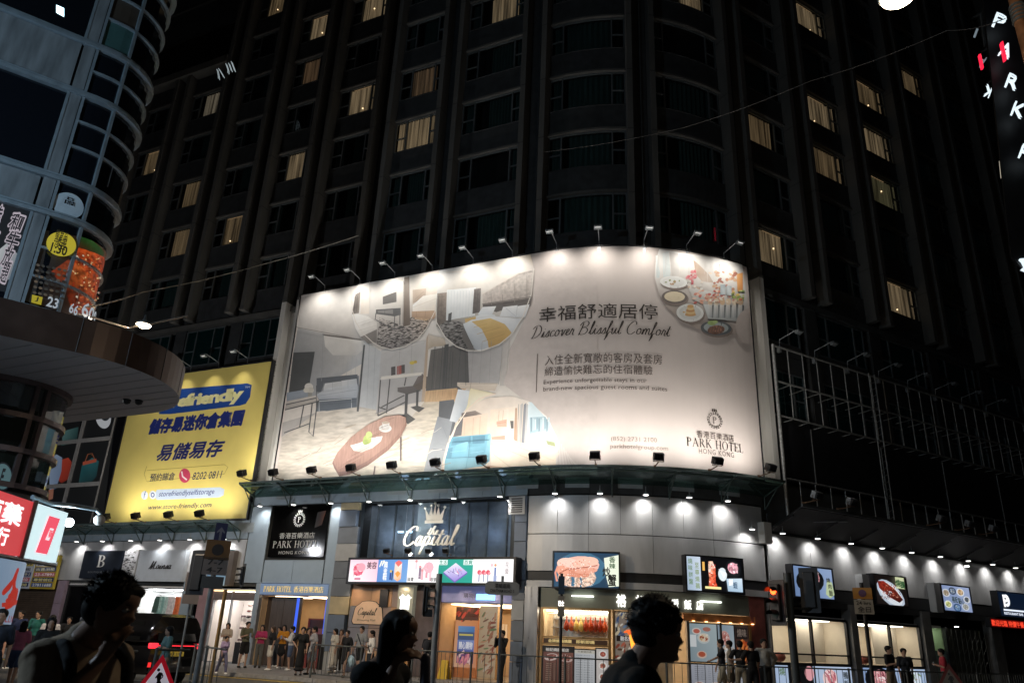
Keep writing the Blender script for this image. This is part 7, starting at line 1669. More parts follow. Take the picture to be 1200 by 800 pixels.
for (x,y) in ((1183,240),(1194,269)): plate_('lit_fragment',[(x-3,y-3),(x+4,y-2),(x+3,y+2),(x-3,y+2)],glw,36,v2)
plate_('lit_fragment',[(1195,303),(1205,302),(1205,318),(1197,315),(1201,312),(1198,306)],glw,34,v2)
# small white marks on the far left tower (sign reflection drawn as glowing strokes)
ms=empty('sign_reflection',tuple(atd(262,80,42)),'faint glowing strokes imitating a reflected sign near the stepped roof band','sign')
for ch,cx,cy,w_ in (('ハ',257,86,7),('川',269,79,9)): glyph(ch,cx,cy,w_,12,emit('faint_white',(.8,.95,1),.35),-20,41,par=ms)
# ---------------- traffic poles & signs ----------------
pm=mat('pole_grey',(.18,.2,.22),.5,.4,var=.2,scale=5)
def onpole(P,yaw,name,w,h,z,mt,par,off=.06,shape=None,th=.02,dx=0.):
    """flat plate at height z (centre) on pole P, facing yaw (world angle of its normal)"""
    n=Vector((math.cos(yaw),math.sin(yaw),0)); t=Vector((-n.y,n.x,0)); c=Vector((P.x,P.y,z))+n*off+t*dx; m=MB()
    pts=shape or [(-w/2,-h/2),(w/2,-h/2),(w/2,h/2),(-w/2,h/2)]
    N_=len(pts); m.add([c+t*x+Vector((0,0,y))+n*th/2 for x,y in pts]+[c+t*x+Vector((0,0,y))-n*th/2 for x,y in pts],[tuple(range(N_)),tuple(reversed(range(N_,2*N_)))]+[(i,(i+1)%N_,N_+(i+1)%N_,N_+i) for i in range(N_)]); return m.build(name,mt,par)
def txton(P,yaw,st,w,h,z,mt,par,off=.08,dx=0.,bold=.01):
    n=Vector((math.cos(yaw),math.sin(yaw),0)); t=Vector((-n.y,n.x,0)); c=Vector((P.x,P.y,z))+n*off+t*dx; V,Fc=tmesh(st,bold,0,0,1.); m=MB(); m.add([c+n*v.z+t*(v.x-.5)*w+Vector((0,0,(v.y-.5)*h)) for v in V],Fc); return m.build('lettering',mt,par)
def circ(r,n=20): return [(r*math.cos(2*math.pi*i/n),r*math.sin(2*math.pi*i/n)) for i in range(n)]
def toCam(P): return math.atan2(-P.y,-P.x)
def hz(x): return 747+.0435*(x-600)
def zat(x,y,d): return atd(x,y,d).z
# left group
P=atd(240,hz(240),22.5); P.z=0; yw=toCam(P)
tp=empty('sign_pole',tuple(P),'leaning-looking grey sign pole carrying blue arrow sign and no-stopping plate left of centre','sign pole')
m=MB(); m.tube(P,P+Vector((0,0,zat(262,620,22.5))),.07,10); m.build('pole',pm,tp)
P2=P+Vector((.42,-.1,0)); m=MB(); m.tube(P2,P2+Vector((0,0,zat(250,690,22.5))),.05,8); tag(m.build('yellow_brown_post',mat('post_ochre',(.3,.17,.05),.6,var=.3)),'slim ochre rusty post beside the grey sign pole','post')
blue=mat('sign_blue',(.01,.012,.06),.5,var=0); sgw=mat('sign_plate_shaded',(.16,.13,.12),.6,var=.1); sgo=mat('sign_plate_amber',(.13,.06,.015),.6,var=.1)  # shaded plate: the shade is put into its darkened colour
za=zat(257,625,22.5); onpole(P,yw,'arrow_sign',.30,.55,za,blue,tp,dx=.0); onpole(P,yw,'arrow',0,0,za,mat('sign_arrow',(.12,.12,.15),.5),tp,off=.075,shape=[(-.03,-.18),(.03,-.18),(.03,.06),(.1,.0),(.1,.05),(0,.17),(-.1,.05),(-.1,0),(-.03,.06)],th=.004)
zb=zat(252,644,22.5); onpole(P,yw,'plate_upper',.62,.5,zb,sgo,tp,off=.08); onpole(P,yw,'disc',0,0,zb,mat('disc_dark',(.015,.01,.01),.5),tp,off=.095,shape=circ(.15),th=.004)
zc_=zat(250,663,22.5); onpole(P,yw,'plate_lower',.62,.45,zc_,sgw,tp,off=.08); txton(P,yw,'7-7',.4,.14,zc_+.1,black,tp,.1); txton(P,yw,'4-7',.4,.14,zc_-.1,black,tp,.1)
zd=zat(246,682,22.5); onpole(P,yw,'street_name_plate',.55,.3,zd,mat('plate_dim',(.06,.06,.06),.6),tp,off=.08)
# signal head seen from behind/side
def signal(P,z,yaw,label,lit=None,arrowg=False,scale=1.):
    r=empty('traffic_signal',(P.x,P.y,z),label,'traffic light'); n=Vector((math.cos(yaw),math.sin(yaw),0)); t=Vector((-n.y,n.x,0)); u=Vector((0,0,1)); k=scale
    m=MB(); m.obox(P+u*z,t*.15*k,n*.1*k,u*.48*k); m.build('housing',black,r,bevel=.02)
    m=MB(); m.obox(P+u*z-n*.02,t*.26*k,n*.01,u*.6*k); m.build('backing_board',blackm,r)
    for i,c in enumerate(('red','amber','green')):
        cz=z+(.3-.3*i)*k; c_=P+u*cz+n*.1*k; on=(lit==c)
        m=MB(); N_=14; V=[c_+t*math.cos(2*math.pi*j/N_)*.1*k+u*math.sin(2*math.pi*j/N_)*.1*k+n*.012 for j in range(N_)]; m.add(V,[tuple(range(N_))]); m.build('lens',emit('lens_red_on',(1,.06,.01),9.) if (on and c=='red') else mat('lens_off_'+c,{'red':(.05,.005,.005),'amber':(.04,.02,.003),'green':(.003,.03,.012)}[c],.3,var=0),r)
        m=MB(); V=[];N_=9
        for j in range(N_): a=math.pi*j/(N_-1); V+= [c_+t*math.cos(a)*.12*k+u*math.sin(a)*.12*k, c_+t*math.cos(a)*.12*k+u*(math.sin(a)*.12*k-.02)+n*.24*k]
        m.add(V,[(2*j,2*j+1,2*j+3,2*j+2) for j in range(N_-1)]); m.build('visor',black,r)
        if on: 
            ld=bpy.data.lights.new('lens_glow','POINT'); ld.energy=3.5; ld.color=(1,.08,.02); ld.shadow_soft_size=.08; o=bpy.data.objects.new('lens_glow',ld); col.objects.link(o); o.parent=r; o.location=c_+n*.3-Vector((P.x,P.y,z))
    return r
signal(P+Vector((-.45,.1,0)),zat(234,665,22.5)-.1,yw+R(150),'tall dark traffic signal seen from behind left of the no-stopping plates',scale=.95)
r=signal(P+Vector((.7,.2,0)),zat(263,668,22.5)-.1,yw+R(-80),'small dark traffic signal with green hood right of the no-stopping plates',scale=.5)
P3=atd(218,hz(218),24); P3.z=0; r=empty('notice_post',tuple(P3),'short post with two small shade-toned plates left of the grey sign pole','sign'); m=MB(); m.tube(P3,P3+Vector((0,0,3.1)),.03,6); m.build('post',pm,r); onpole(P3,toCam(P3),'plate',.42,.5,2.75,sgw,r); onpole(P3,toCam(P3),'plate',.42,.26,2.3,sgw,r)
# middle pole with signal
P=atd(510,hz(510),23); P.z=0; tp=empty('signal_pole',tuple(P),'grey traffic signal pole standing in front of the mall entrance','pole'); m=MB(); m.tube(P,P+Vector((0,0,zat(515,672,23))),.085,10); m.build('pole',pm,tp); m=MB(); m.obox(P+Vector((-.25,0,zat(505,718,23))),(.13,0,0),(0,.08,0),(0,0,.1)); m.build('push_box',black,tp)
r=signal(P+Vector((-.32,.0,0)),zat(504,702,23),toCam(P)+R(70),'dark traffic signal with big hoods facing left on the middle pole',scale=.72)
# street name sign post
P=atd(586,hz(586),23.5); P.z=0; tp=empty('street_name_sign',tuple(P),'rounded grey street name sign on a thin post before the mall entrance','sign'); z=zat(586,689,23.5); m=MB(); m.tube(P,P+Vector((0,0,z+.35)),.04,8); m.build('post',pm,tp)
onpole(P,toCam(P),'name_plate',0,0,z,mat('name_plate_grey',(.22,.23,.24),.5,var=.1),tp,shape=[(-.5,-.12),(-.4,-.19),(.4,-.19),(.5,-.12),(.5,.12),(.4,.19),(-.4,.19),(-.5,.12)]); txton(P,toCam(P),'CHATHAM ROAD S',.7,.09,z-.07,blackm,tp); txton(P,toCam(P),'漆咸道南',.45,.13,z+.07,blackm,tp)
P=atd(657,hz(657),21); P.z=0; tp=empty('stop_post',tuple(P),'thin dark post with small lit vertical plate in front of the crab screen','sign'); z=zat(656,690,21); m=MB(); m.tube(P,P+Vector((0,0,z+.4)),.04,8); m.build('post',blackm,tp); onpole(P,toCam(P),'top_plate',.16,.45,z+.1,mat('plate_blue',(.03,.06,.1),.5),tp); onpole(P,toCam(P),'lit_plate',.17,.5,z-.42,mat('plate_warm',(.25,.22,.18),.5),tp); txton(P,toCam(P),'巴士',.14,.12,z-.35,emit('plate_lamp',(1,.95,.85),2.5),tp,bold=.05)
# right group
P=atd(930,hz(930),20); P.z=0; tp=empty('signal_pole',tuple(P),'tall dark traffic signal pole with the lit red light right of the corner shop','pole'); m=MB(); m.tube(P,P+Vector((0,0,zat(930,671,20))),.09,10); m.build('pole',mat('pole_dark',(.06,.07,.075),.5,.4),tp)
yr=toCam(P)+R(-38); signal(P+Vector((-.30,0,0)),zat(917,706,20),yr,'traffic signal showing a bright red light on the tall dark pole',lit='red',scale=.85)
signal(P+Vector((.55,.1,0)),zat(950,690,20),toCam(P)+R(165),'unlit traffic signal seen from behind in front of the sliced meat light box',scale=.85)
m=MB(); m.tube(P+Vector((0,0,zat(930,712,20))),P+Vector((.6,.1,zat(930,712,20))),.03,6); m.build('arm',blackm,tp)
P=atd(1019,hz(1019),22); P.z=0; tp=empty('no_stopping_sign',tuple(P),'orange and white 24 hours no-stopping sign on a dark pole before the roast light box','sign'); z=zat(1018,702,22); m=MB(); m.tube(P,P+Vector((0,0,z+.4)),.05,8); m.build('pole',blackm,tp)
onpole(P,toCam(P),'orange_plate',.44,.27,z+.14,mat('plate_orange',(.45,.22,.05),.5,var=.06),tp,off=.07); onpole(P,toCam(P),'disc',0,0,z+.14,mat('disc_violet',(.12,.06,.14),.5),tp,off=.085,shape=circ(.09),th=.004); onpole(P,toCam(P),'white_plate',.44,.34,z-.18,mat('plate_pale',(.34,.34,.33),.5,var=.06),tp,off=.07); txton(P,toCam(P),'24 hrs',.33,.09,z-.09,black,tp,.09); txton(P,toCam(P),'全日',.3,.14,z-.24,black,tp,.09)
m=MB(); m.tube(P+Vector((.02,.0,0)),P+Vector((.3,.0,1.15)),.012,4)
# red warning triangle, near left + dim one at right
def triangle(P,side,zb,label,dimmed=False,lean=0.):
    r=empty('roadworks_sign',(P.x,P.y,0),label,'road sign'); yaw=toCam(P); h=side*.866
    red=mat('sign_red_dimmed' if dimmed else 'sign_red',(.10,.02,.02) if dimmed else (.6,.015,.03),.4,var=.05,em=None if dimmed else (1,.02,.05),es=0 if dimmed else .16); wh=mat('sign_white_dimmed' if dimmed else 'sign_white',(.12,.11,.1) if dimmed else (.75,.75,.8),.4,var=.05,em=None if dimmed else (.9,.85,1),es=0 if dimmed else .3)  # bright copy glows, dim copy is darkened: light put into the sign colours
    def tri(k): return [(-side/2*k,-h/3*k),(side/2*k,-h/3*k),(0,h*2/3*k)]
    zc=zb+h/3
    onpole(P,yaw,'red_border',0,0,zc,red,r,off=0,shape=tri(1)); onpole(P,yaw,'white_field',0,0,zc,wh,r,off=.014,shape=tri(.72),th=.004)
    k=side*.9
    def pt(L): return [((x-.5)*k,(y-.33)*k) for x,y in L]
    onpole(P,yaw,'digging_man_head',0,0,zc,black,r,off=.02,shape=[(a+.0*k-.03*k,b+.30*k) for a,b in circ(.035*k,10)],th=.003)
    onpole(P,yaw,'digging_man',0,0,zc,black,r,off=.02,shape=pt([(.49,.58),(.56,.57),(.60,.50),(.585,.47),(.56,.51),(.55,.40),(.62,.28),(.66,.17),(.62,.16),(.57,.26),(.52,.33),(.49,.25),(.50,.16),(.46,.16),(.45,.26),(.48,.38),(.46,.46),(.43,.44),(.42,.46),(.46,.53)]),th=.003)
    onpole(P,yaw,'spade',0,0,zc,black,r,off=.022,shape=pt([(.58,.49),(.60,.48),(.40,.22),(.38,.23)]),th=.003); onpole(P,yaw,'heap',0,0,zc,black,r,off=.02,shape=pt([(.27,.14),(.30,.24),(.35,.27),(.40,.22),(.42,.14)]),th=.003)
    for sx_ in (-.3,.3): m=MB(); t=Vector((-math.sin(yaw),math.cos(yaw),0)); b=Vector((P.x,P.y,0)); m.tube(b+t*sx_*side+Vector((0,0,zb+.02)),b+t*sx_*side*1.2-Vector((math.cos(yaw),math.sin(yaw),0))*.1,.014,5); m.build('leg',blackm,r)
    return r
P=atd(198,hz(198),12.); zap=zat(187,766,12.); triangle(P,.62,zap-.62*.866,'bright red and white triangular roadworks sign with digging man at the lower left')
P=atd(1110,hz(1110),24.); triangle(P,.85,zat(1108,776,24)-.736,'dim triangular warning sign in darkened colours at the lower right',dimmed=True)
# ---------------- railings along the kerb ----------------
rlm=mat('railing_grey',(.10,.11,.11),.5,.4,var=.2)
def panel(name,fa,a,b,label,group,n=13,h=1.05):
    r=empty(name,tuple(fa(a)),label,'railing',group)
    t=lambda q,z: Vector((fa(q).x,fa(q).y,.12+z))
    m=MB(); m.tube(t(a,h),t(b,h),.022,6); m.build('top_rail',rlm,r); m=MB(); m.tube(t(a,.12),t(b,.12),.018,6); m.build('bottom_rail',rlm,r)
    m=MB(); m.tube(t(a,-.1),t(a,h+.04),.035,8); m.build('post',rlm,r)
    for k in range(1,n): q=a+(b-a)*k/n; m=MB(); m.tube(t(q,.12),t(q,h),.009,5,cap=False); m.build('bar',rlm,r)
    return r
i=0; s=3.6
while s<40:
    panel('railing',lambda q:S(q,0,PW-.35),s,s+1.98,'%s grey bar railing panel from the left along the hotel kerb'%ORD[i],'kerb railing panels'); s+=2.; i+=1
# near left railing run (perpendicular to the kerb, in front of the crossing)
a_=gnd(228,790+10); A_=atd(250,hz(250),21.5); B_=atd(272,hz(272),20.0); A_.z=B_.z=0
for i,(p,q) in enumerate(((atd(234,hz(234),24.),atd(247,hz(247),22.6)),(atd(248,hz(248),22.5),atd(270,hz(270),20.8)),(atd(190,hz(190),19.),atd(228,hz(228),19.6)),(atd(141,hz(141),17.),atd(168,hz(168),17.6)))):
    panel('guard_rail',lambda k,p=p,q=q: Vector((p.x+(q.x-p.x)*k,p.y+(q.y-p.y)*k,0)),0,1,'%s short guard rail near the sign poles at lower left'%ORD[i],'short guard rails by the crossing',n=4 if i<3 else 2,h=1.0)
# ---------------- black people carrier seen from behind-left ----------------
car=empty('parked_van',(0,0,0),'black people carrier with red tail lights waiting behind the crossing at left','van',local=True)
cp=mat('car_black',(.006,.006,.007),.15,.3,var=0,spec=.7); cgl=mat('car_glass',(.008,.009,.01),.05,var=0,spec=.9); tl_=emit('tail_red',(1,.03,.05),1.6)
def carloft(sections,mt,name,par):
    """sections: x, half-width low, half-width high, z0, z1 -> rounded loft"""
    m=MB(); n=len(sections); V=[]
    for (x,wl_,wh_,z0,z1) in sections:
        r=.08; ring=[(-wl_,z0+r),(-wl_-.02,z0+(z1-z0)*.45),(-wh_,z1-r*1.6),(-wh_+.12,z1),(wh_-.12,z1),(wh_,z1-r*1.6),(wl_+.02,z0+(z1-z0)*.45),(wl_,z0+r),(wl_-.1,z0),(-wl_+.1,z0)]
        V+= [(x,y,z) for y,z in ring]
    k=10; Fc=[]
    for i in range(n-1):
        for j in range(k): Fc.append((i*k+j,i*k+(j+1)%k,(i+1)*k+(j+1)%k,(i+1)*k+j))
    Fc.append(tuple(range(k))); Fc.append(tuple(reversed(range((n-1)*k,n*k))))
    m.add(V,Fc,True); return m.build(name,mt,par,bevel=.02)
carloft([(0,.82,.80,.35,1.1),(.12,.9,.86,.3,1.12),(3.6,.91,.87,.28,1.1),(4.3,.88,.82,.28,.98),(4.75,.78,.7,.32,.8)],cp,'body',car)
carloft([(.08,.84,.70,1.08,1.80),(.25,.86,.72,1.08,1.9),(2.6,.86,.74,1.08,1.9),(3.3,.84,.70,1.08,1.75),(4.0,.8,.62,1.05,1.12)],cp,'cabin',car)
for sg_ in (-1,1):
    for (x0,x1_) in ((.5,1.5),(1.58,2.5),(2.58,3.3)): m=MB(); m.add([(x0,sg_*.885,1.18),(x1_,sg_*.885,1.18),(x1_-.03,sg_*.80,1.68),(x0+.03,sg_*.80,1.68)],[(0,1,2,3)]); m.build('side_window',cgl,car)
    m=MB(); m.box(-.03,.1,sg_*.62 if sg_>0 else -.88,.88 if sg_>0 else -.62,.98,1.12); m.build('tail_light',tl_,car,bevel=.02)
    m=MB(); m.box(-.03,.05,sg_*.8-.04,sg_*.8+.04,.5,.62); m.build('reflector',emit('tail_dim',(1,.03,.03),1.),car)
    for x in (.85,3.75):
        m=MB(); m.tube((x,sg_*.74,.32),(x,sg_*.93,.32),.32,18); w_=m.build('wheel',mat('tyre',(.015,.015,.015),.8,var=0),car); m=MB(); m.tube((x,sg_*.931,.32),(x,sg_*.94,.32),.19,12); m.build('rim',alu,w_)
m=MB(); m.add([(-.0,-.66,1.18),(-.0,.66,1.18),(.2,.58,1.7),(.2,-.58,1.7)],[(0,1,2,3)]); m.build('rear_window',cgl,car)
m=MB(); m.box(-.02,.04,-.6,.6,1.045,1.065); m.build('light_bar',tl_,car); m=MB(); m.box(-.04,.0,-.26,.26,.78,.9); m.build('number_plate',mat('plate_yellow',(.5,.35,.05),.5,em=(1,.7,.1),es=.12),car); m=MB(); m.box(-.06,.1,-.8,.8,.36,.5); m.build('bumper',blackm,car)
m=MB(); V,Fc=tmesh('KX 2187',.02,0,0,1.); m.add([(-.045,.2-.4*v.x,.8+.08*v.y) for v in V],Fc); m.build('lettering',black,car)
P=atd(212,hz(212),25.5); car.location=(P.x,P.y,0); car.rotation_euler.z=math.atan2(.50,-.87)
# ---------------- people ----------------
def remesh(mb,vox,name,mt,parent,local=True,loc=None,smooth=2,paint=None):
    o=mb.build('tmp',mt,None)
    md=o.modifiers.new('r','REMESH'); md.mode='VOXEL'; md.voxel_size=vox; md.use_smooth_shade=True
    if smooth: s_=o.modifiers.new('s','SMOOTH'); s_.iterations=smooth; s_.factor=.5
    dg=bpy.context.evaluated_depsgraph_get(); me=bpy.data.meshes.new_from_object(o.evaluated_get(dg)); me.name=name
    bpy.data.objects.remove(o); me.materials.clear(); me.materials.append(mt)
    for p in me.polygons: p.use_smooth=True
    n=bpy.data.objects.new(name,me); col.objects.link(n)
    if parent: n.parent=parent
    return n
def interp(tab,z):
    if z<=tab[0][0]: return tab[0][1]
    for (a,b),(c,d) in zip(tab,tab[1:]):
        if z<=c: 
            t=(z-a)/(c-a); t=t*t*(3-2*t)*.5+t*.5; return b+(d-b)*t
    return tab[-1][1]
TC=[(0,.20),(.03,.36),(.07,.415),(.12,.40),(.155,.365),(.19,.375),(.215,.40),(.24,.38),(.265,.405),(.30,.395),(.325,.445),(.35,.50),(.375,.50),(.43,.46),(.50,.41),(.56,.425),(.64,.445),(.74,.43),(.84,.36),(.92,.25),(.97,.12),(1,.0)]
TF=[(0,.14),(.05,.30),(.2,.345),(.32,.36),(.42,.36),(.49,.345),(.56,.40),(.64,.425),(.74,.415),(.84,.345),(.92,.24),(.97,.11),(1,.0)]
TB=[(0,.02),(.1,.05),(.2,.16),(.3,.30),(.42,.40),(.58,.46),(.72,.46),(.84,.39),(.93,.25),(1,.0)]
TWd=[(0,.08),(.05,.17),(.15,.24),(.28,.29),(.42,.325),(.55,.345),(.7,.36),(.82,.32),(.92,.21),(1,.0)]
def head(mb,c,H,yaw=0.,pitch=0.,fem=False):
    """head mesh: c = centre, H = height, looks along +x local rotated by yaw, pitched down by pitch"""
    Rm=Matrix.Rotation(yaw,3,'Z')@Matrix.Rotation(pitch,3,'Y'); NR_=46; NA=36; V=[];Fc=[]
    for k in range(NR_+1):
        z=k/NR_; xc,xf,xb,w_=interp(TC,z),interp(TF,z),interp(TB,z),interp(TWd,z)
        if fem: w_*=.95
        for j in range(NA):
            ph=2*math.pi*j/NA; cs,sn=math.cos(ph),math.sin(ph); y=w_*(abs(sn)**.92)*(1 if sn>=0 else -1)
            if cs>=0:
                x=xf*(cs**.85); gw=.075 if .28<z<.5 else .14; x+= (xc-xf)*math.exp(-(y/gw)**2)
                if .46<z<.53: x-= .03*math.exp(-((abs(y)-.15)/.07)**2)   # eye sockets
            else: x=-xb*(abs(cs)**.9)
            V.append(Vector(c)+Rm@Vector((x*H,y*H,(z-.5)*H)))
    for k in range(NR_):
        for j in range(NA): a=k*NA+j;b=k*NA+(j+1)%NA; Fc.append((a,b,b+NA,a+NA))
    Fc.append(tuple(reversed(range(NA))))
    mb.add(V,Fc,True)
    for sg_ in (-1,1):
        mb.ell(Vector(c)+Rm@Vector((-.02*H,sg_*.35*H,-.06*H)),.075*H,.035*H,.13*H,8,6)
    return Rm
SK=[mat('skin_light',(.42,.26,.19),.5,var=.05),mat('skin_tan',(.33,.19,.13),.5,var=.05)]
HR=mat('hair_black',(.008,.007,.007),.65,var=.3,scale=30,spec=.25); HB=mat('hair_brown',(.04,.022,.014),.5,var=.3,scale=30)
def hair(c,H,Rm,style,mt,parent,vox,seed=0,body=None):
    rnd=random.Random(seed); m=MB(); T=lambda x,y,z: Vector(c)+Rm@Vector((x*H,y*H,z*H))
    if vox>.012: m.ell(T(-.06,0,.20),.49*H,.45*H,.40*H,14,9)
    m.ell(T(-.05,0,.15),.44*H,.40*H,.40*H,16,10)
    m.ell(T(-.14,0,-.02),.36*H,.375*H,.34*H,14,9)
    if style=='short':
        if vox<.012: m.ell(T(.02,0,.17),.41*H,.37*H,.30*H,16,10)
        for k in range(60 if vox<.012 else 8):
            a=rnd.uniform(-2.6,2.6); b=rnd.uniform(.1,1.3); d=T(-.05+.42*math.cos(a)*math.cos(b),.38*math.sin(a)*math.cos(b),.18+.38*math.sin(b)); m.ell(d,.055*H,.055*H,.045*H,6,5)
        if vox<.012:
            m.ell(T(.24,0,.30),.19*H,.29*H,.14*H,14,9)
    elif style=='curly':
        m.ell(T(-.07,0,.19),.49*H,.45*H,.42*H,16,10)
        for k in range(150): a=rnd.uniform(-3.1,3.1); b=rnd.uniform(-.1,1.5); rr_=rnd.uniform(.045,.085)*H; q=rnd.uniform(.44,.50); m.ell(T(-.07+q*math.cos(a)*math.cos(b),(q-.04)*math.sin(a)*math.cos(b),.17+q*.93*math.sin(b)),rr_,rr_,rr_*.8,7,5)
    elif style in('long','longf'):
        L=1.25 if style=='long' else 2.0
        for y in (-.26,-.13,0,.13,.26): m.cap(T(-.28,y,.1),T(-.30+.03*rnd.random(),y*.95,-L*.55),.19*H,.13*H,8)
        for sg_ in (-1,1): m.cap(T(.02,sg_*.34,.25),T(-.12,sg_*.33,-L*.5),.11*H,.08*H,8)
        if style=='longf':
            for sg_ in (-1,1): m.cap(T(.2,sg_*.28,.35),T(.06,sg_*.36,-.2),.09*H,.07*H,8)
    elif style=='tail': m.cap(T(-.42,0,.12),T(-.55,0,-.45),.12*H,.06*H,8)
    o=remesh(m,vox,'hair',mt,parent,smooth=1)
    if vox<.012 and style in('short','curly'):
        t=MB()
        for k in range(900):
            a=rnd.uniform(-3.1,3.1); b=rnd.uniform(-.2,1.5); n_=Vector((math.cos(a)*math.cos(b),math.sin(a)*math.cos(b),math.sin(b))); 
            if n_.x>.55 and n_.z<.35: continue
            e_=.05 if style=='curly' else 0.; p=T(-.05+(.43+e_)*n_.x,(.39+e_)*n_.y,.14+(.41+e_)*n_.z); d=(Rm@(n_+Vector((rnd.uniform(-.7,.7),rnd.uniform(-.7,.7),rnd.uniform(-.9,.4))))).normalized()*H*rnd.uniform(.08,.16); u=d.orthogonal().normalized()*H*.012
            t.add([p-u,p+u,p+d],[(0,1,2)]); u2=d.cross(u).normalized()*H*.012; t.add([p-u2,p+u2,p+d*.9],[(0,1,2)])
        o2=t.build('hair_strands',mt,None); o2.parent=o; o2['kind']='stuff'
    return o
def hand(mb,w,dirv,nrmv,k=1.,curl=.5,thumb=1):
    """five-fingered hand: w wrist, dirv towards fingers, nrmv palm normal"""
    d=Vector(dirv).normalized(); n=Vector(nrmv); n=(n-d*n.dot(d)).normalized(); t=d.cross(n)
    pc=Vector(w)+d*.05*k; mb.cap(Vector(w),pc+d*.02*k,.026*k,.032*k,8); mb.cap(pc-t*.022*k+d*.02*k,pc+t*.022*k+d*.02*k,.018*k,.018*k,8)
    for i,(off,L) in enumerate(((-.033,.062),(-.011,.074),(.011,.070),(.032,.055))):
        b=pc+t*off*k+d*.032*k; c=curl*(1+.12*i); p=b; dd=d.copy()
        for j,(l,r) in enumerate(((.45,.0092),(.32,.0085),(.23,.0075))):
            dd=(dd+n*c*(.35+.25*j)).normalized(); q=p+dd*L*l*k; mb.cap(p,q,r*k,r*k*.93,7); p=q
    tb=pc-t*.03*k*thumb-d*.02*k; q=tb+(d*.6-t*.6*thumb+n*.5).normalized()*.036*k; mb.cap(tb,q,.012*k,.010*k,7); mb.cap(q,q+(d*.8+n*.5).normalized()*.028*k,.010*k,.008*k,7)
def M_(c,var=.12): return mat('cloth_'+c,lin(c),.85,var=var,scale=14,bump=.25)
def person(loc,yaw,label,h=1.66,skin=0,hairs='short',hm=None,top='ffffff',bottom='303030',kind='trousers',fem=False,arms='down',sleeve='short',stride=.0,shoes='e8e8e8',bag=None,vox=.021,group=None,seed=0,lean=0.,strap=None):
    k=h/1.7; rnd=random.Random(seed+int(abs(loc[0])*97)); root=MB(); sw=(.165 if fem else .19)*k; hw=.085*k
    rot=yaw
    z=lambda v:v*k
    hp=[Vector((stride*.0,sg_*hw,z(.90))) for sg_ in(-1,1)]; kn=[Vector((stride*.22*sg_+.02,sg_*hw*1.02,z(.49))) for sg_ in(-1,1)]; an=[Vector((stride*.38*sg_-.03,sg_*hw*1.05,z(.08))) for sg_ in(-1,1)]
    ch=Vector((lean,0,z(1.27))); sh_=[Vector((lean,sg_*sw,z(1.40))) for sg_ in(-1,1)]; nk=Vector((lean*1.2+.0,0,z(1.47))); hc=Vector((lean*1.5+.02,0,z(1.585))); HH=.225*k
    A=[]
    for i,sg_ in enumerate((-1,1)):
        s_=sh_[i]; mode=arms if isinstance(arms,str) else arms[i]
        if mode=='down': e=s_+Vector((-.02+stride*-.12*sg_,sg_*.045,-z(.27))); w_=e+Vector((.06+stride*-.1*sg_,sg_*.0,-z(.24))); dn=Vector((.1,0,-1))
        elif mode=='phone': e=s_+Vector((.03,sg_*.05,-z(.27))); w_=e+Vector((.2,-sg_*.1,z(.06))); dn=Vector((1,-sg_*.4,.3))
        elif mode=='cross': e=s_+Vector((.05,sg_*.05,-z(.25))); w_=e+Vector((.12,-sg_*.22,z(.02))); dn=Vector((.1,-sg_*1,.1))
        elif mode=='face': e=s_+Vector((.12,sg_*.02,-z(.2))); w_=e+Vector((.08,-sg_*.08,z(.24))); dn=Vector((-.2,-sg_*.3,1))
        elif mode=='point': e=s_+Vector((.16,sg_*.03,-z(.2))); w_=e+Vector((.22,0,-z(.10))); dn=Vector((1,0,-.3))
        elif mode=='hip': e=s_+Vector((-.05,sg_*.17,-z(.22))); w_=e+Vector((.06,-sg_*.13,-z(.16))); dn=Vector((.3,-sg_*.6,-.6))
        elif mode=='out': e=s_+Vector((.05,sg_*.14,-z(.2))); w_=e+Vector((.1,sg_*.2,-z(.02))); dn=Vector((.3,sg_*1,0))
        A.append((s_,e,w_,dn))
    b=MB()
    for i in (0,1):
        b.cap(hp[i],kn[i],.083*k,.055*k,8); b.cap(kn[i],an[i],.056*k,.036*k,8); b.cap(an[i]+Vector((-.02,0,-z(.04))),an[i]+Vector((.13*k,0,-z(.05))),.034*k,.028*k,7)
        s_,e,w_,dn=A[i]; b.cap(s_,e,.05*k,.038*k,8); b.cap(e,w_,.038*k,.026*k,8)
        if vox>.015: b.cap(w_,w_+dn.normalized()*.1*k,.03*k,.022*k,7)
        else: hand(b,w_,dn,Vector((.3,(1 if i==0 else -1),.2)),k)
    b.ell((0,0,z(.93)),.10*k,.15*k,.12*k,12,8); b.ell((lean*.5,0,z(1.1)),.088*k,.125*k,.14*k,12,8); b.ell(ch,.105*k,.155*k,.17*k,12,8); b.cap(sh_[0],sh_[1],.055*k,.055*k,8); b.cap(nk-Vector((0,0,.04*k)),hc-Vector((.02,0,.04)),.055*k,.05*k,8)
    if fem:
        for sg_ in(-1,1): b.ell((lean+.085*k,sg_*.065*k,z(1.25)),.055*k,.06*k,.06*k,8,6)
    Rm=head(b,hc,HH,0,0,fem)
    body=remesh(b,vox*.75,'person',SK[skin],None,smooth=1)
    body.location=loc; body.rotation_euler.z=rot; tag(body,label,'person',group)
    # clothes
    t=MB(); g=.016*k; 
    t.ell(ch,.105*k+g,.155*k+g,.175*k,12,8); t.ell((lean*.5,0,z(1.1)),.09*k+g,.13*k+g,.16*k,12,8); t.cap(sh_[0],sh_[1],.058*k+g*.5,.058*k+g*.5,8)
    t.ell((0,0,z(.98)),.10*k+g,.15*k+g,.11*k,12,8)
    if fem:
        for sg_ in(-1,1): t.ell((lean+.085*k,sg_*.065*k,z(1.25)),.055*k+g,.06*k+g,.06*k+g,8,6)
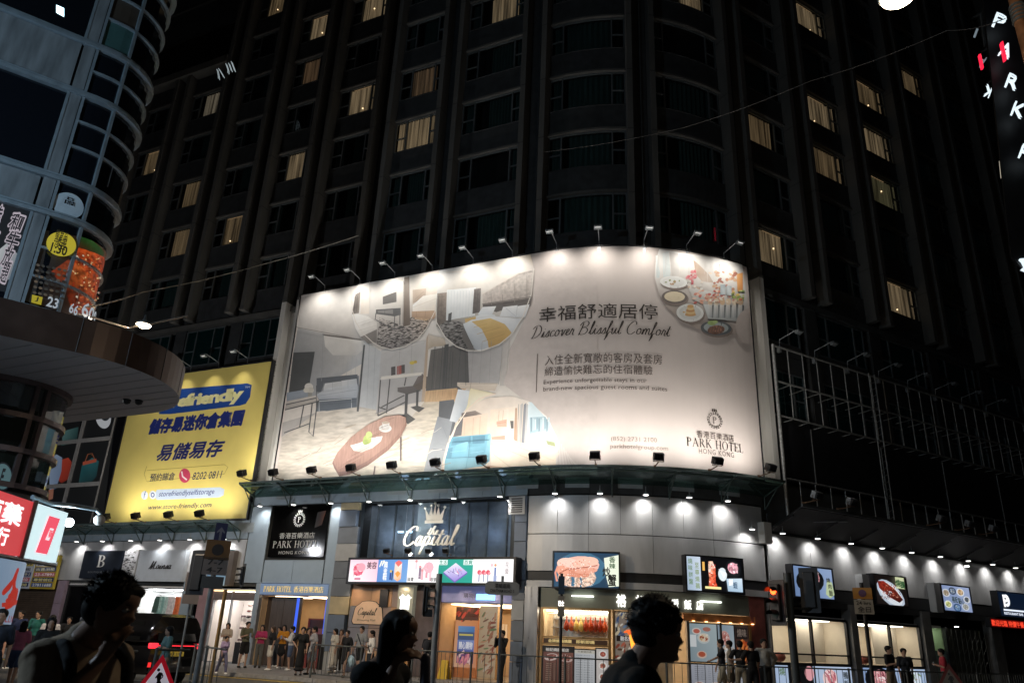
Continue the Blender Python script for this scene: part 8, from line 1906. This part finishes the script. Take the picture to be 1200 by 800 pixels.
    for (s_,e,w_,dn) in A:
        if sleeve!='none': t.cap(s_,s_.lerp(e,.75 if sleeve=='short' else 1),.052*k+g,.044*k+g*1.5,8)
        if sleeve=='long': t.cap(e,w_,.04*k+g,.03*k+g,8)
    if kind=='dress': 
        t.cap((0,0,z(.95)),(0,0,z(.62)),.14*k,.18*k,12); t.ell((0,0,z(.55)),.17*k,.2*k,.1*k,12,6)
    if kind=='longdress': t.cap((0,0,z(.95)),(0,0,z(.35)),.14*k,.17*k,12); t.ell((0,0,z(.22)),.19*k,.2*k,.08*k,12,6)
    remesh(t,vox*.8,'shirt' if 'dress' not in kind else 'dress',M_(top),body,smooth=2)
    if 'dress' not in kind:
        t=MB(); t.ell((0,0,z(.92)),.105*k+g,.155*k+g,.12*k,12,8)
        for i in (0,1):
            if kind=='shorts': t.cap(hp[i],hp[i].lerp(kn[i],.78),.088*k+g,.078*k+g,8)
            elif kind=='skirt': pass
            else: t.cap(hp[i],kn[i],.088*k+g,.062*k+g,8); t.cap(kn[i],an[i]+Vector((0,0,.03)),.062*k+g,.052*k+g,8)
        if kind=='skirt': t.cap((0,0,z(.9)),(0,0,z(.62)),.14*k,.17*k,10)
        remesh(t,vox*.8,{'shorts':'shorts','skirt':'skirt'}.get(kind,'trousers'),M_(bottom),body,smooth=2)
    for i in (0,1):
        m=MB(); m.ell(an[i]+Vector((.045*k,0,-z(.042))),.125*k,.048*k,.042*k,10,6); s2=m.build('shoe',M_(shoes,.05),None); s2.parent=body
    hair(hc,HH,Rm,hairs,hm or HR,body,vox*.8,seed)
    if bag=='backpack': m=MB(); m.ell((-.2*k,0,z(1.22)),.1*k,.14*k,.2*k,10,8); o=m.build('backpack',M_('20222a'),None); o.location=body.location; o.rotation_euler=body.rotation_euler; tag(o,'dark backpack worn by the '+label.split(' ',1)[1] if 0 else 'dark backpack worn by the '+' '.join(label.split()[:8]),'backpack')
    if bag=='carrier':
        w_=A[1][2]; m=MB(); m.ell(w_+Vector((0,.02,-.28)),.12,.16,.2,10,8); m.cap(w_+Vector((0,0,-.02)),w_+Vector((0,.02,-.14)),.015,.03,6); o=remesh(m,.02,'shopping_bag',mat('bag_bluewhite',(.35,.5,.6),.5,var=.5,scale=6),None,smooth=1); o.location=body.location; o.rotation_euler=body.rotation_euler; tag(o,'blue and white plastic shopping bag held by the woman in the black dress','bag')
    if strap: 
        m=MB(); P_=[Vector((lean+.10*k,-sw*.7,z(1.43))),Vector((lean+.135*k,0,z(1.25))),Vector((.125*k,.15*k,z(1.0)))]; m.path(P_,.014); o=m.build('bag_strap',M_('15151a'),None); o.parent=body
    if arms=='phone': w_=(A[0][2]+A[1][2])/2+Vector((.08,0,.03)); m=MB(); m.obox(w_,(.004,0,.0),(0,.035,0),(0,0,.07)); o=m.build('phone',mat('phone_dark',(.02,.02,.025),.2,em=(.5,.6,.7),es=.15,var=0),None); o.location=body.location; o.rotation_euler=body.rotation_euler; tag(o,'mobile phone in the hands of the '+' '.join(label.split()[:7]),'phone')
    return body
def standing(x,yfeet,z=.12): p=gnd(x,yfeet,z); return p
def bydist(x,d,z=.12): p=atd(x,hz(x),d); p.z=z; return p
F_=lambda a: R(a)
ppl=[ # x, d or feet, label, kwargs
(283,782,'man in olive tee and black shorts looking at his phone by the shoe shop',dict(top='5a5a48',bottom='101012',kind='shorts',arms='phone',yaw=-60,shoes='101010',bag='backpack',h=1.72)),
(301,782,'woman in magenta top and grey trousers with folded arms',dict(top='a02a5a',bottom='5a5a58',arms='cross',yaw=-70,fem=True,hairs='long',shoes='202020',h=1.62)),
(314,785,'woman in black top and white shorts at the hotel entrance',dict(top='141418',bottom='c8c4bc',kind='shorts',arms='down',yaw=-160,fem=True,hairs='longf',h=1.6,hm=HB)),
(327,783,'woman in mustard yellow top with black skirt',dict(top='b87a18',bottom='141418',kind='skirt',arms='phone',yaw=-80,fem=True,hairs='longf',h=1.66)),
(337,785,'woman in white blouse and denim shorts facing the yellow topped woman',dict(top='c8c8cc',bottom='4a5a78',kind='shorts',sleeve='long',arms='phone',yaw=-150,fem=True,hairs='short',h=1.62)),
(349,791,'woman in loose black dress standing closest before the entrance',dict(top='0c0c0e',kind='longdress',arms=('hip','down'),yaw=-100,fem=True,hairs='short',h=1.6,shoes='101010')),
(363,790,'woman in pale grey knee-length dress touching her face',dict(top='9a9aa0',kind='dress',arms=('face','down'),yaw=-170,fem=True,hairs='tail',h=1.64,shoes='141414')),
(388,788,'woman in long white dress beside the tiled pier',dict(top='c0bcb4',kind='longdress',arms='down',yaw=-120,fem=True,hairs='long',h=1.6,shoes='b0a898')),
(402,793,'woman in black floral dress carrying a plastic bag',dict(top='18181c',kind='dress',arms=('face','down'),yaw=-110,fem=True,hairs='short',h=1.55,bag='carrier',shoes='3a2418')),
(410,786,'tall man in white shirt behind the shopping bag woman',dict(top='c4c8d0',bottom='18181c',arms='down',yaw=-50,h=1.76)),
(419,791,'man in light grey tee with a black cross-body strap',dict(top='8a8c8e',bottom='101014',kind='shorts',arms='down',yaw=-100,h=1.72,strap=1,shoes='0c0c0c')),
(431,800,'woman in white tee and charcoal trousers at the right of the waiting group',dict(top='d0ccc8',bottom='1c2026',arms=('phone','down'),yaw=-150,fem=True,hairs='tail',h=1.58,strap=1)),
(260,779,'woman in pale beige dress beside the shoe shop window',dict(top='a89a8c',kind='longdress',arms='cross',yaw=-70,fem=True,hairs='long',h=1.64,shoes='8a7a6a')),
(322,781,'grey-shirted woman half hidden between the entrance group',dict(top='3a3c40',bottom='22262c',arms='down',yaw=-90,fem=True,hairs='long',h=1.58)),
(356,783,'dark haired woman half hidden behind the black dress',dict(top='6a4a44',bottom='22262c',arms='down',yaw=-60,fem=True,hairs='long',h=1.6)),
(384,783,'small woman in dark coat at the pier corner',dict(top='23242a',bottom='22262c',arms='phone',yaw=-60,fem=True,hairs='long',h=1.52)),
(395,787,'woman with light brown hair behind the floral dress',dict(top='7a6458',bottom='3a342e',arms='down',yaw=-70,fem=True,hairs='longf',h=1.58,hm=HB)),
]
rq=random.Random(77)
for x,yf,lb,k in ppl:
    k=dict(k); yw=R(k.pop('yaw')+rq.uniform(-25,25)); k.setdefault('stride',rq.choice([0,0,.25,.4])); person(standing(x,yf),yw,lb,seed=x,**k)
pd=[
(504,28,'person in dark clothes with a backpack walking past the mall entrance',dict(top='14161c',bottom='14161c',arms='down',yaw=60,bag='backpack',h=1.62),.12),
(589,29.5,'man in long black coat and trousers standing by the tiled pier',dict(top='0a0a0c',bottom='0a0a0c',sleeve='long',arms='face',yaw=-120,h=1.78,shoes='101010'),.12),
(845,26.5,'man in dark shirt and pale shorts pointing at the menu posters',dict(top='1a1c24',bottom='a09a8a',kind='shorts',arms=('down','point'),yaw=165,h=1.76),.12),
(855,27.2,'man in light grey shirt beside the pointing man',dict(top='8c8a84',bottom='7a766c',kind='shorts',arms='down',yaw=150,h=1.74,sleeve='long'),.12),
(867,26.2,'man in black tee and khaki trousers seen from behind',dict(top='0e1016',bottom='8a8272',arms='hip',yaw=95,h=1.74),.12),
(880,25.6,'broad man in black shirt seen from behind',dict(top='0c0d12',bottom='0e0f14',arms=('down','out'),yaw=95,h=1.73),.12),
(895,26.6,'man in pale shirt right of the black shirted men',dict(top='a8a8a4',bottom='14161a',arms='hip',yaw=-100,h=1.82,sleeve='long'),.12),
(1041,30.5,'man in black tee and khaki trousers facing the restaurant window',dict(top='0e1014',bottom='80705c',arms='phone',yaw=-60,h=1.8),.12),
(1059,30.0,'woman in dark navy tee with tied hair before the bright window',dict(top='161c26',bottom='121418',arms='down',yaw=-110,fem=True,hairs='tail',h=1.74),.12),
(1104,33.,'person in red shirt standing before the teal shutter',dict(top='a02838',bottom='14161a',arms='phone',yaw=160,h=1.8),.12),
(31,24.,'girl in pink tee and blue shorts walking away at lower left',dict(top='b06888',bottom='34486c',kind='shorts',arms='down',yaw=110,fem=True,hairs='long',h=1.55,stride=.8,shoes='d8d8dc'),0.),
(62,19.5,'woman in black top with long hair looking down at her phone',dict(top='0e0e10',bottom='101014',arms='phone',yaw=-70,fem=True,hairs='longf',h=1.66,skin=0),0.),
(25,30,'boy in navy tee behind the walking girl',dict(top='1c2a50',bottom='15181f',arms='down',yaw=-80,h=1.72),.12),
(45,31,'boy in teal tee in front of the brown shutter',dict(top='1e6460',bottom='15181f',arms='down',yaw=-80,h=1.74),.12),
(62,28.5,'man in white tee behind the woman with the phone',dict(top='b8b8c0',bottom='20222a',arms='down',yaw=-60,h=1.74),0.),
(99,22.5,'man in pink polo shirt seen from behind left of the foreground man',dict(top='b07a94',bottom='2a2c34',arms='down',yaw=80,h=1.72,hm=mat('hair_grey',(.12,.11,.1),.6)),0.),
(82,33,'person in dark clothes far back by the mauve pillar',dict(top='15161c',bottom='15181f',arms='down',yaw=-60,h=1.6),.12),
(201,22.,'woman in teal patterned dress with dark hair crossing before the black van',dict(top='5c7c7c',kind='longdress',arms='cross',yaw=-150,fem=True,hairs='long',h=1.58),0.),
(268,30.,'child in lavender top near the shoe shop railing',dict(top='a090b8',bottom='5a5a78',arms='down',yaw=-40,fem=True,hairs='short',h=1.2),.12),
(2,17.,'man in dark tee cut off by the left picture edge',dict(top='1c2434',bottom='15181f',arms='down',yaw=-60,h=1.76),0.),
]
for x,d,lb,k,z in pd:
    k=dict(k); yw=R(k.pop('yaw')+rq.uniform(-15,15)); k.setdefault('stride',rq.choice([0,.3,.5])); person(bydist(x,d,z),yw,lb,seed=int(x),**k)
# ---------- three foreground pedestrians ----------
def fore(x,d,zc,H,label,skin,hairs,top,fem=False,pose='m1'):
    """x px of head centre, d distance, zc = head centre height, H = head height; walks to the right"""
    P=bydist(x,d,0); k=H/.225; 
    hc=Vector((.0,0,zc)); b=MB(); v=.0085
    sw=(.165 if fem else .145 if pose=='m1' else .155)*k; neckz=zc-.60*H
    nk=Vector((-.055*k,0,zc-.50*H)); up_=.0 if fem else (.14 if pose=='m1' else .08); bx=-.15 if pose=='m1' else -.09; base=Vector((bx*k,0,zc-(.78-up_)*H)); ch=Vector(((bx-.005)*k,0,zc-(1.52-up_)*H))
    b.cap(hc+Vector((-.03*k,0,-.25*H)),base,(.050 if fem else .058)*k,(.056 if fem else .07)*k,14)
    b.ell(ch,.115*k,(.15 if fem else .175)*k,.20*k,16,12); b.ell(ch-Vector((0,0,.24*k)),.10*k,.14*k,.2*k,16,10); b.ell(ch-Vector((0,0,.43*k)),.11*k,.165*k,.14*k,16,10)
    S_=[Vector((bx*k,sg_*sw,zc-(1.0-up_)*H)) for sg_ in (-1,1)]
    b.ell(base-Vector((-.0,0,.06*k)),.10*k,(.12 if fem else .155)*k,.085*k,14,9); b.cap(S_[0],S_[1],.062*k,.062*k,12); b.cap(base+Vector((0,0,.02)),S_[0],.05*k,.05*k,10); b.cap(base+Vector((0,0,.02)),S_[1],.05*k,.05*k,10)
    hipz=zc-.69*k
    for i,sg_ in enumerate((-1,1)):
        hp=Vector((-.09*k,sg_*.09*k,hipz)); kn=Vector((-.06*k+sg_*.2,sg_*.09*k,hipz-.42*k)); an=Vector((-.14*k+sg_*.28,sg_*.09*k,max(.08,hipz-.82*k))); b.cap(hp,kn,.088*k,.058*k,12); b.cap(kn,an,.058*k,.04*k,12); b.cap(an+Vector((-.02,0,-.03)),an+Vector((.14*k,0,-.045)),.036*k,.028*k,8)
    Rm=head(b,hc,H,R(30) if pose=='m1' else R(22) if pose=='w' else R(4),R(6) if pose=='m1' else R(3),fem)
    sl=[]
    # arm nearest the camera is at -y (camera looks +y): raised to the mouth
    mouth=hc+Rm@Vector((.46*H,0,-.27*H))
    if pose in('m1','w'):
        s_=S_[0]; w_=mouth+Vector((-.035*k,-.075*k,-.115*k)) if pose=='m1' else mouth+Vector((-.07*k,-.08*k,-.07*k)); e=s_+Vector((.17*k,-.05*k,-.215*k)) if pose=='m1' else s_+Vector((.10*k,-.06*k,-.25*k))
        b.cap(s_,e,.052*k,.042*k,12); b.cap(e,w_,.042*k,.027*k,12); hand(b,w_,Vector((.30,.25,.9)) if pose=='m1' else Vector((.9,.3,.35)),Vector((-.2,.95,0)) if pose=='m1' else Vector((.1,.6,-.7)),1.0*k,.75,-1)
        sl.append((s_,e))
        s_=S_[1]; e=s_+Vector((.03,.04,-.28*k)); w_=e+Vector((.12,0,-.22*k)); b.cap(s_,e,.052*k,.04*k,12); b.cap(e,w_,.04*k,.027*k,12); hand(b,w_,(.3,0,-1),(0,-1,0),k,.4); sl.append((s_,e))
    else:
        for i,sg_ in enumerate((-1,1)):
            s_=S_[i]; e=s_+Vector((.02*sg_,sg_*.04,-.28*k)); w_=e+Vector((.08,0,-.24*k)); b.cap(s_,e,.054*k,.04*k,12); b.cap(e,w_,.04*k,.027*k,12); hand(b,w_,(.2,0,-1),(0,-sg_,0),k,.4); sl.append((s_,e))
    BY=R(-34) if pose=='m1' else R(-26) if pose=='w' else R(-6)
    body=remesh(b,v,'person',SK[skin],None,smooth=1); body.location=(P.x,P.y,0); body.rotation_euler.z=BY; tag(body,label,'person')
    t=MB(); g=.018*k
    t.ell(ch,.115*k+g,(.15 if fem else .175)*k+g,.205*k,16,12); t.ell(ch-Vector((0,0,.24*k)),.11*k+g,.15*k+g,.22*k,16,10); t.cap(S_[0],S_[1],.060*k+g,.060*k+g,12)
    if not fem: t.ell(base-Vector((.02*k,0,.065*k)),.115*k+g,.165*k+g,.10*k+g,14,9)
    if not fem: t.cap(base+Vector((.01,0,-.03*k)),base+Vector((.0,0,.02*k)),.075*k+g*.5,.068*k+g*.4,12); t.cap(base+Vector((-.0,0,-.045*k)),S_[0],.05*k+g,.05*k+g,10); t.cap(base+Vector((0,0,-.045*k)),S_[1],.05*k+g,.05*k+g,10)
    if not fem:
        for s_,e in sl: t.cap(s_,s_.lerp(e,.72),.056*k+g,.054*k+g,12)
        for a in range(7): t.cap(ch+Vector((.09*k,-.12*k+a*.03*k,.1*k)),ch+Vector((.115*k,-.1*k+a*.035*k,-.25*k)),.018,.01,6)
    remesh(t,.010,'shirt',M_(top,.08),body,smooth=3)
    t=MB(); t.ell(ch-Vector((0,0,.44*k)),.12*k+g,.17*k+g,.14*k,12,8)
    for sg_ in (-1,1): hp=Vector((-.09*k,sg_*.09*k,hipz)); kn=Vector((-.06*k+sg_*.2,sg_*.09*k,hipz-.42*k)); an=Vector((-.14*k+sg_*.28,sg_*.09*k,.12)); t.cap(hp,kn,.09*k+g,.065*k+g,10); t.cap(kn,an,.065*k+g,.055*k+g,10)
    remesh(t,.018,'trousers',M_('14151a'),body,smooth=2)
    for sg_ in (-1,1): m=MB(); an=Vector((-.14*k+sg_*.28,sg_*.09*k,.05)); m.ell(an+Vector((.05,0,0)),.14,.052,.05,12,6); o=m.build('shoe',M_('d0d0d0',.05),None); o.parent=body
    for sg_ in (-1,1):
        m=MB(); m.ell(hc+Rm@Vector((.335*H,sg_*.15*H,-.0*H)),.055*H,.06*H,.045*H,10,8); o=m.build('eye',mat('eye_white',(.5,.48,.46),.2,var=0),None); o.parent=body; m=MB(); m.ell(hc+Rm@Vector((.375*H,sg_*.15*H,-.0*H)),.022*H,.026*H,.026*H,8,6); o2=m.build('iris',black,None); o2.parent=o
        m=MB(); m.cap(hc+Rm@Vector((.40*H,sg_*.07*H,.085*H)),hc+Rm@Vector((.365*H,sg_*.22*H,.095*H)),.012*H,.008*H,6); o=m.build('eyebrow',HR,None); o.parent=body
    m=MB(); m.cap(hc+Rm@Vector((.415*H,-.07*H,-.262*H)),hc+Rm@Vector((.415*H,.07*H,-.262*H)),.018*H,.018*H,6); o=m.build('lips',mat('lips',(.28,.1,.09),.45,var=0),None); o.parent=body
    hair(hc,H,Rm,hairs,HR,body,.0095,int(x))
    return body,P,k,S_,ch,mouth
bd,P,k,S_,ch,mo=fore(128,3.75,1.70,.238,'foreground man in beige shirt with backpack strap and hand at his mouth, at the left',1,'short','b8a48c',pose='m1')
m=MB()
for y in (-.115,.115):
    m.path([Vector((-.26,y,1.40)),Vector((-.19,y,1.525)),Vector((-.09,y,1.555)),Vector((.0,y*1.05,1.49)),Vector((.055,y*1.05,1.3)),Vector((.045,y*1.2,1.1))],.028,8)
o=remesh(m,.012,'backpack_strap',M_('101218'),None,smooth=2)
m2=MB(); m2.ell((-.31,0,1.18),.12,.16,.26,14,10); m2.ell((-.36,0,1.05),.10,.13,.12,12,8); o2=remesh(m2,.02,'backpack',M_('15171d'),None,smooth=2); o2.location=(P.x,P.y,0); o2.rotation_euler.z=bd.rotation_euler.z; tag(o2,'dark backpack worn by the foreground man at the left','backpack'); o.parent=o2
bd,P,k,S_,ch,mo=fore(468,4.8,1.655,.236,'foreground woman with long dark hair raising her hand to her mouth, left of centre',1,'longf','1c1a1c',fem=True,pose='w')
m=MB(); c=mo+Vector((.10,-.05,-.06)); m.cap(c,c+Vector((.01,0,-.16)),.028,.032,10); o=m.build('drink_cup',mat('cup_clear',(.18,.18,.24),.3),None); o.location=(P.x,P.y,0); o.rotation_euler.z=bd.rotation_euler.z; tag(o,'small drink held at chin height by the foreground woman','drink')
bd,P,k,S_,ch,mo=fore(771,3.6,1.700,.236,'foreground man with tousled curly hair and black shirt in profile, right of centre',1,'curly','0a0a0c',pose='m3')
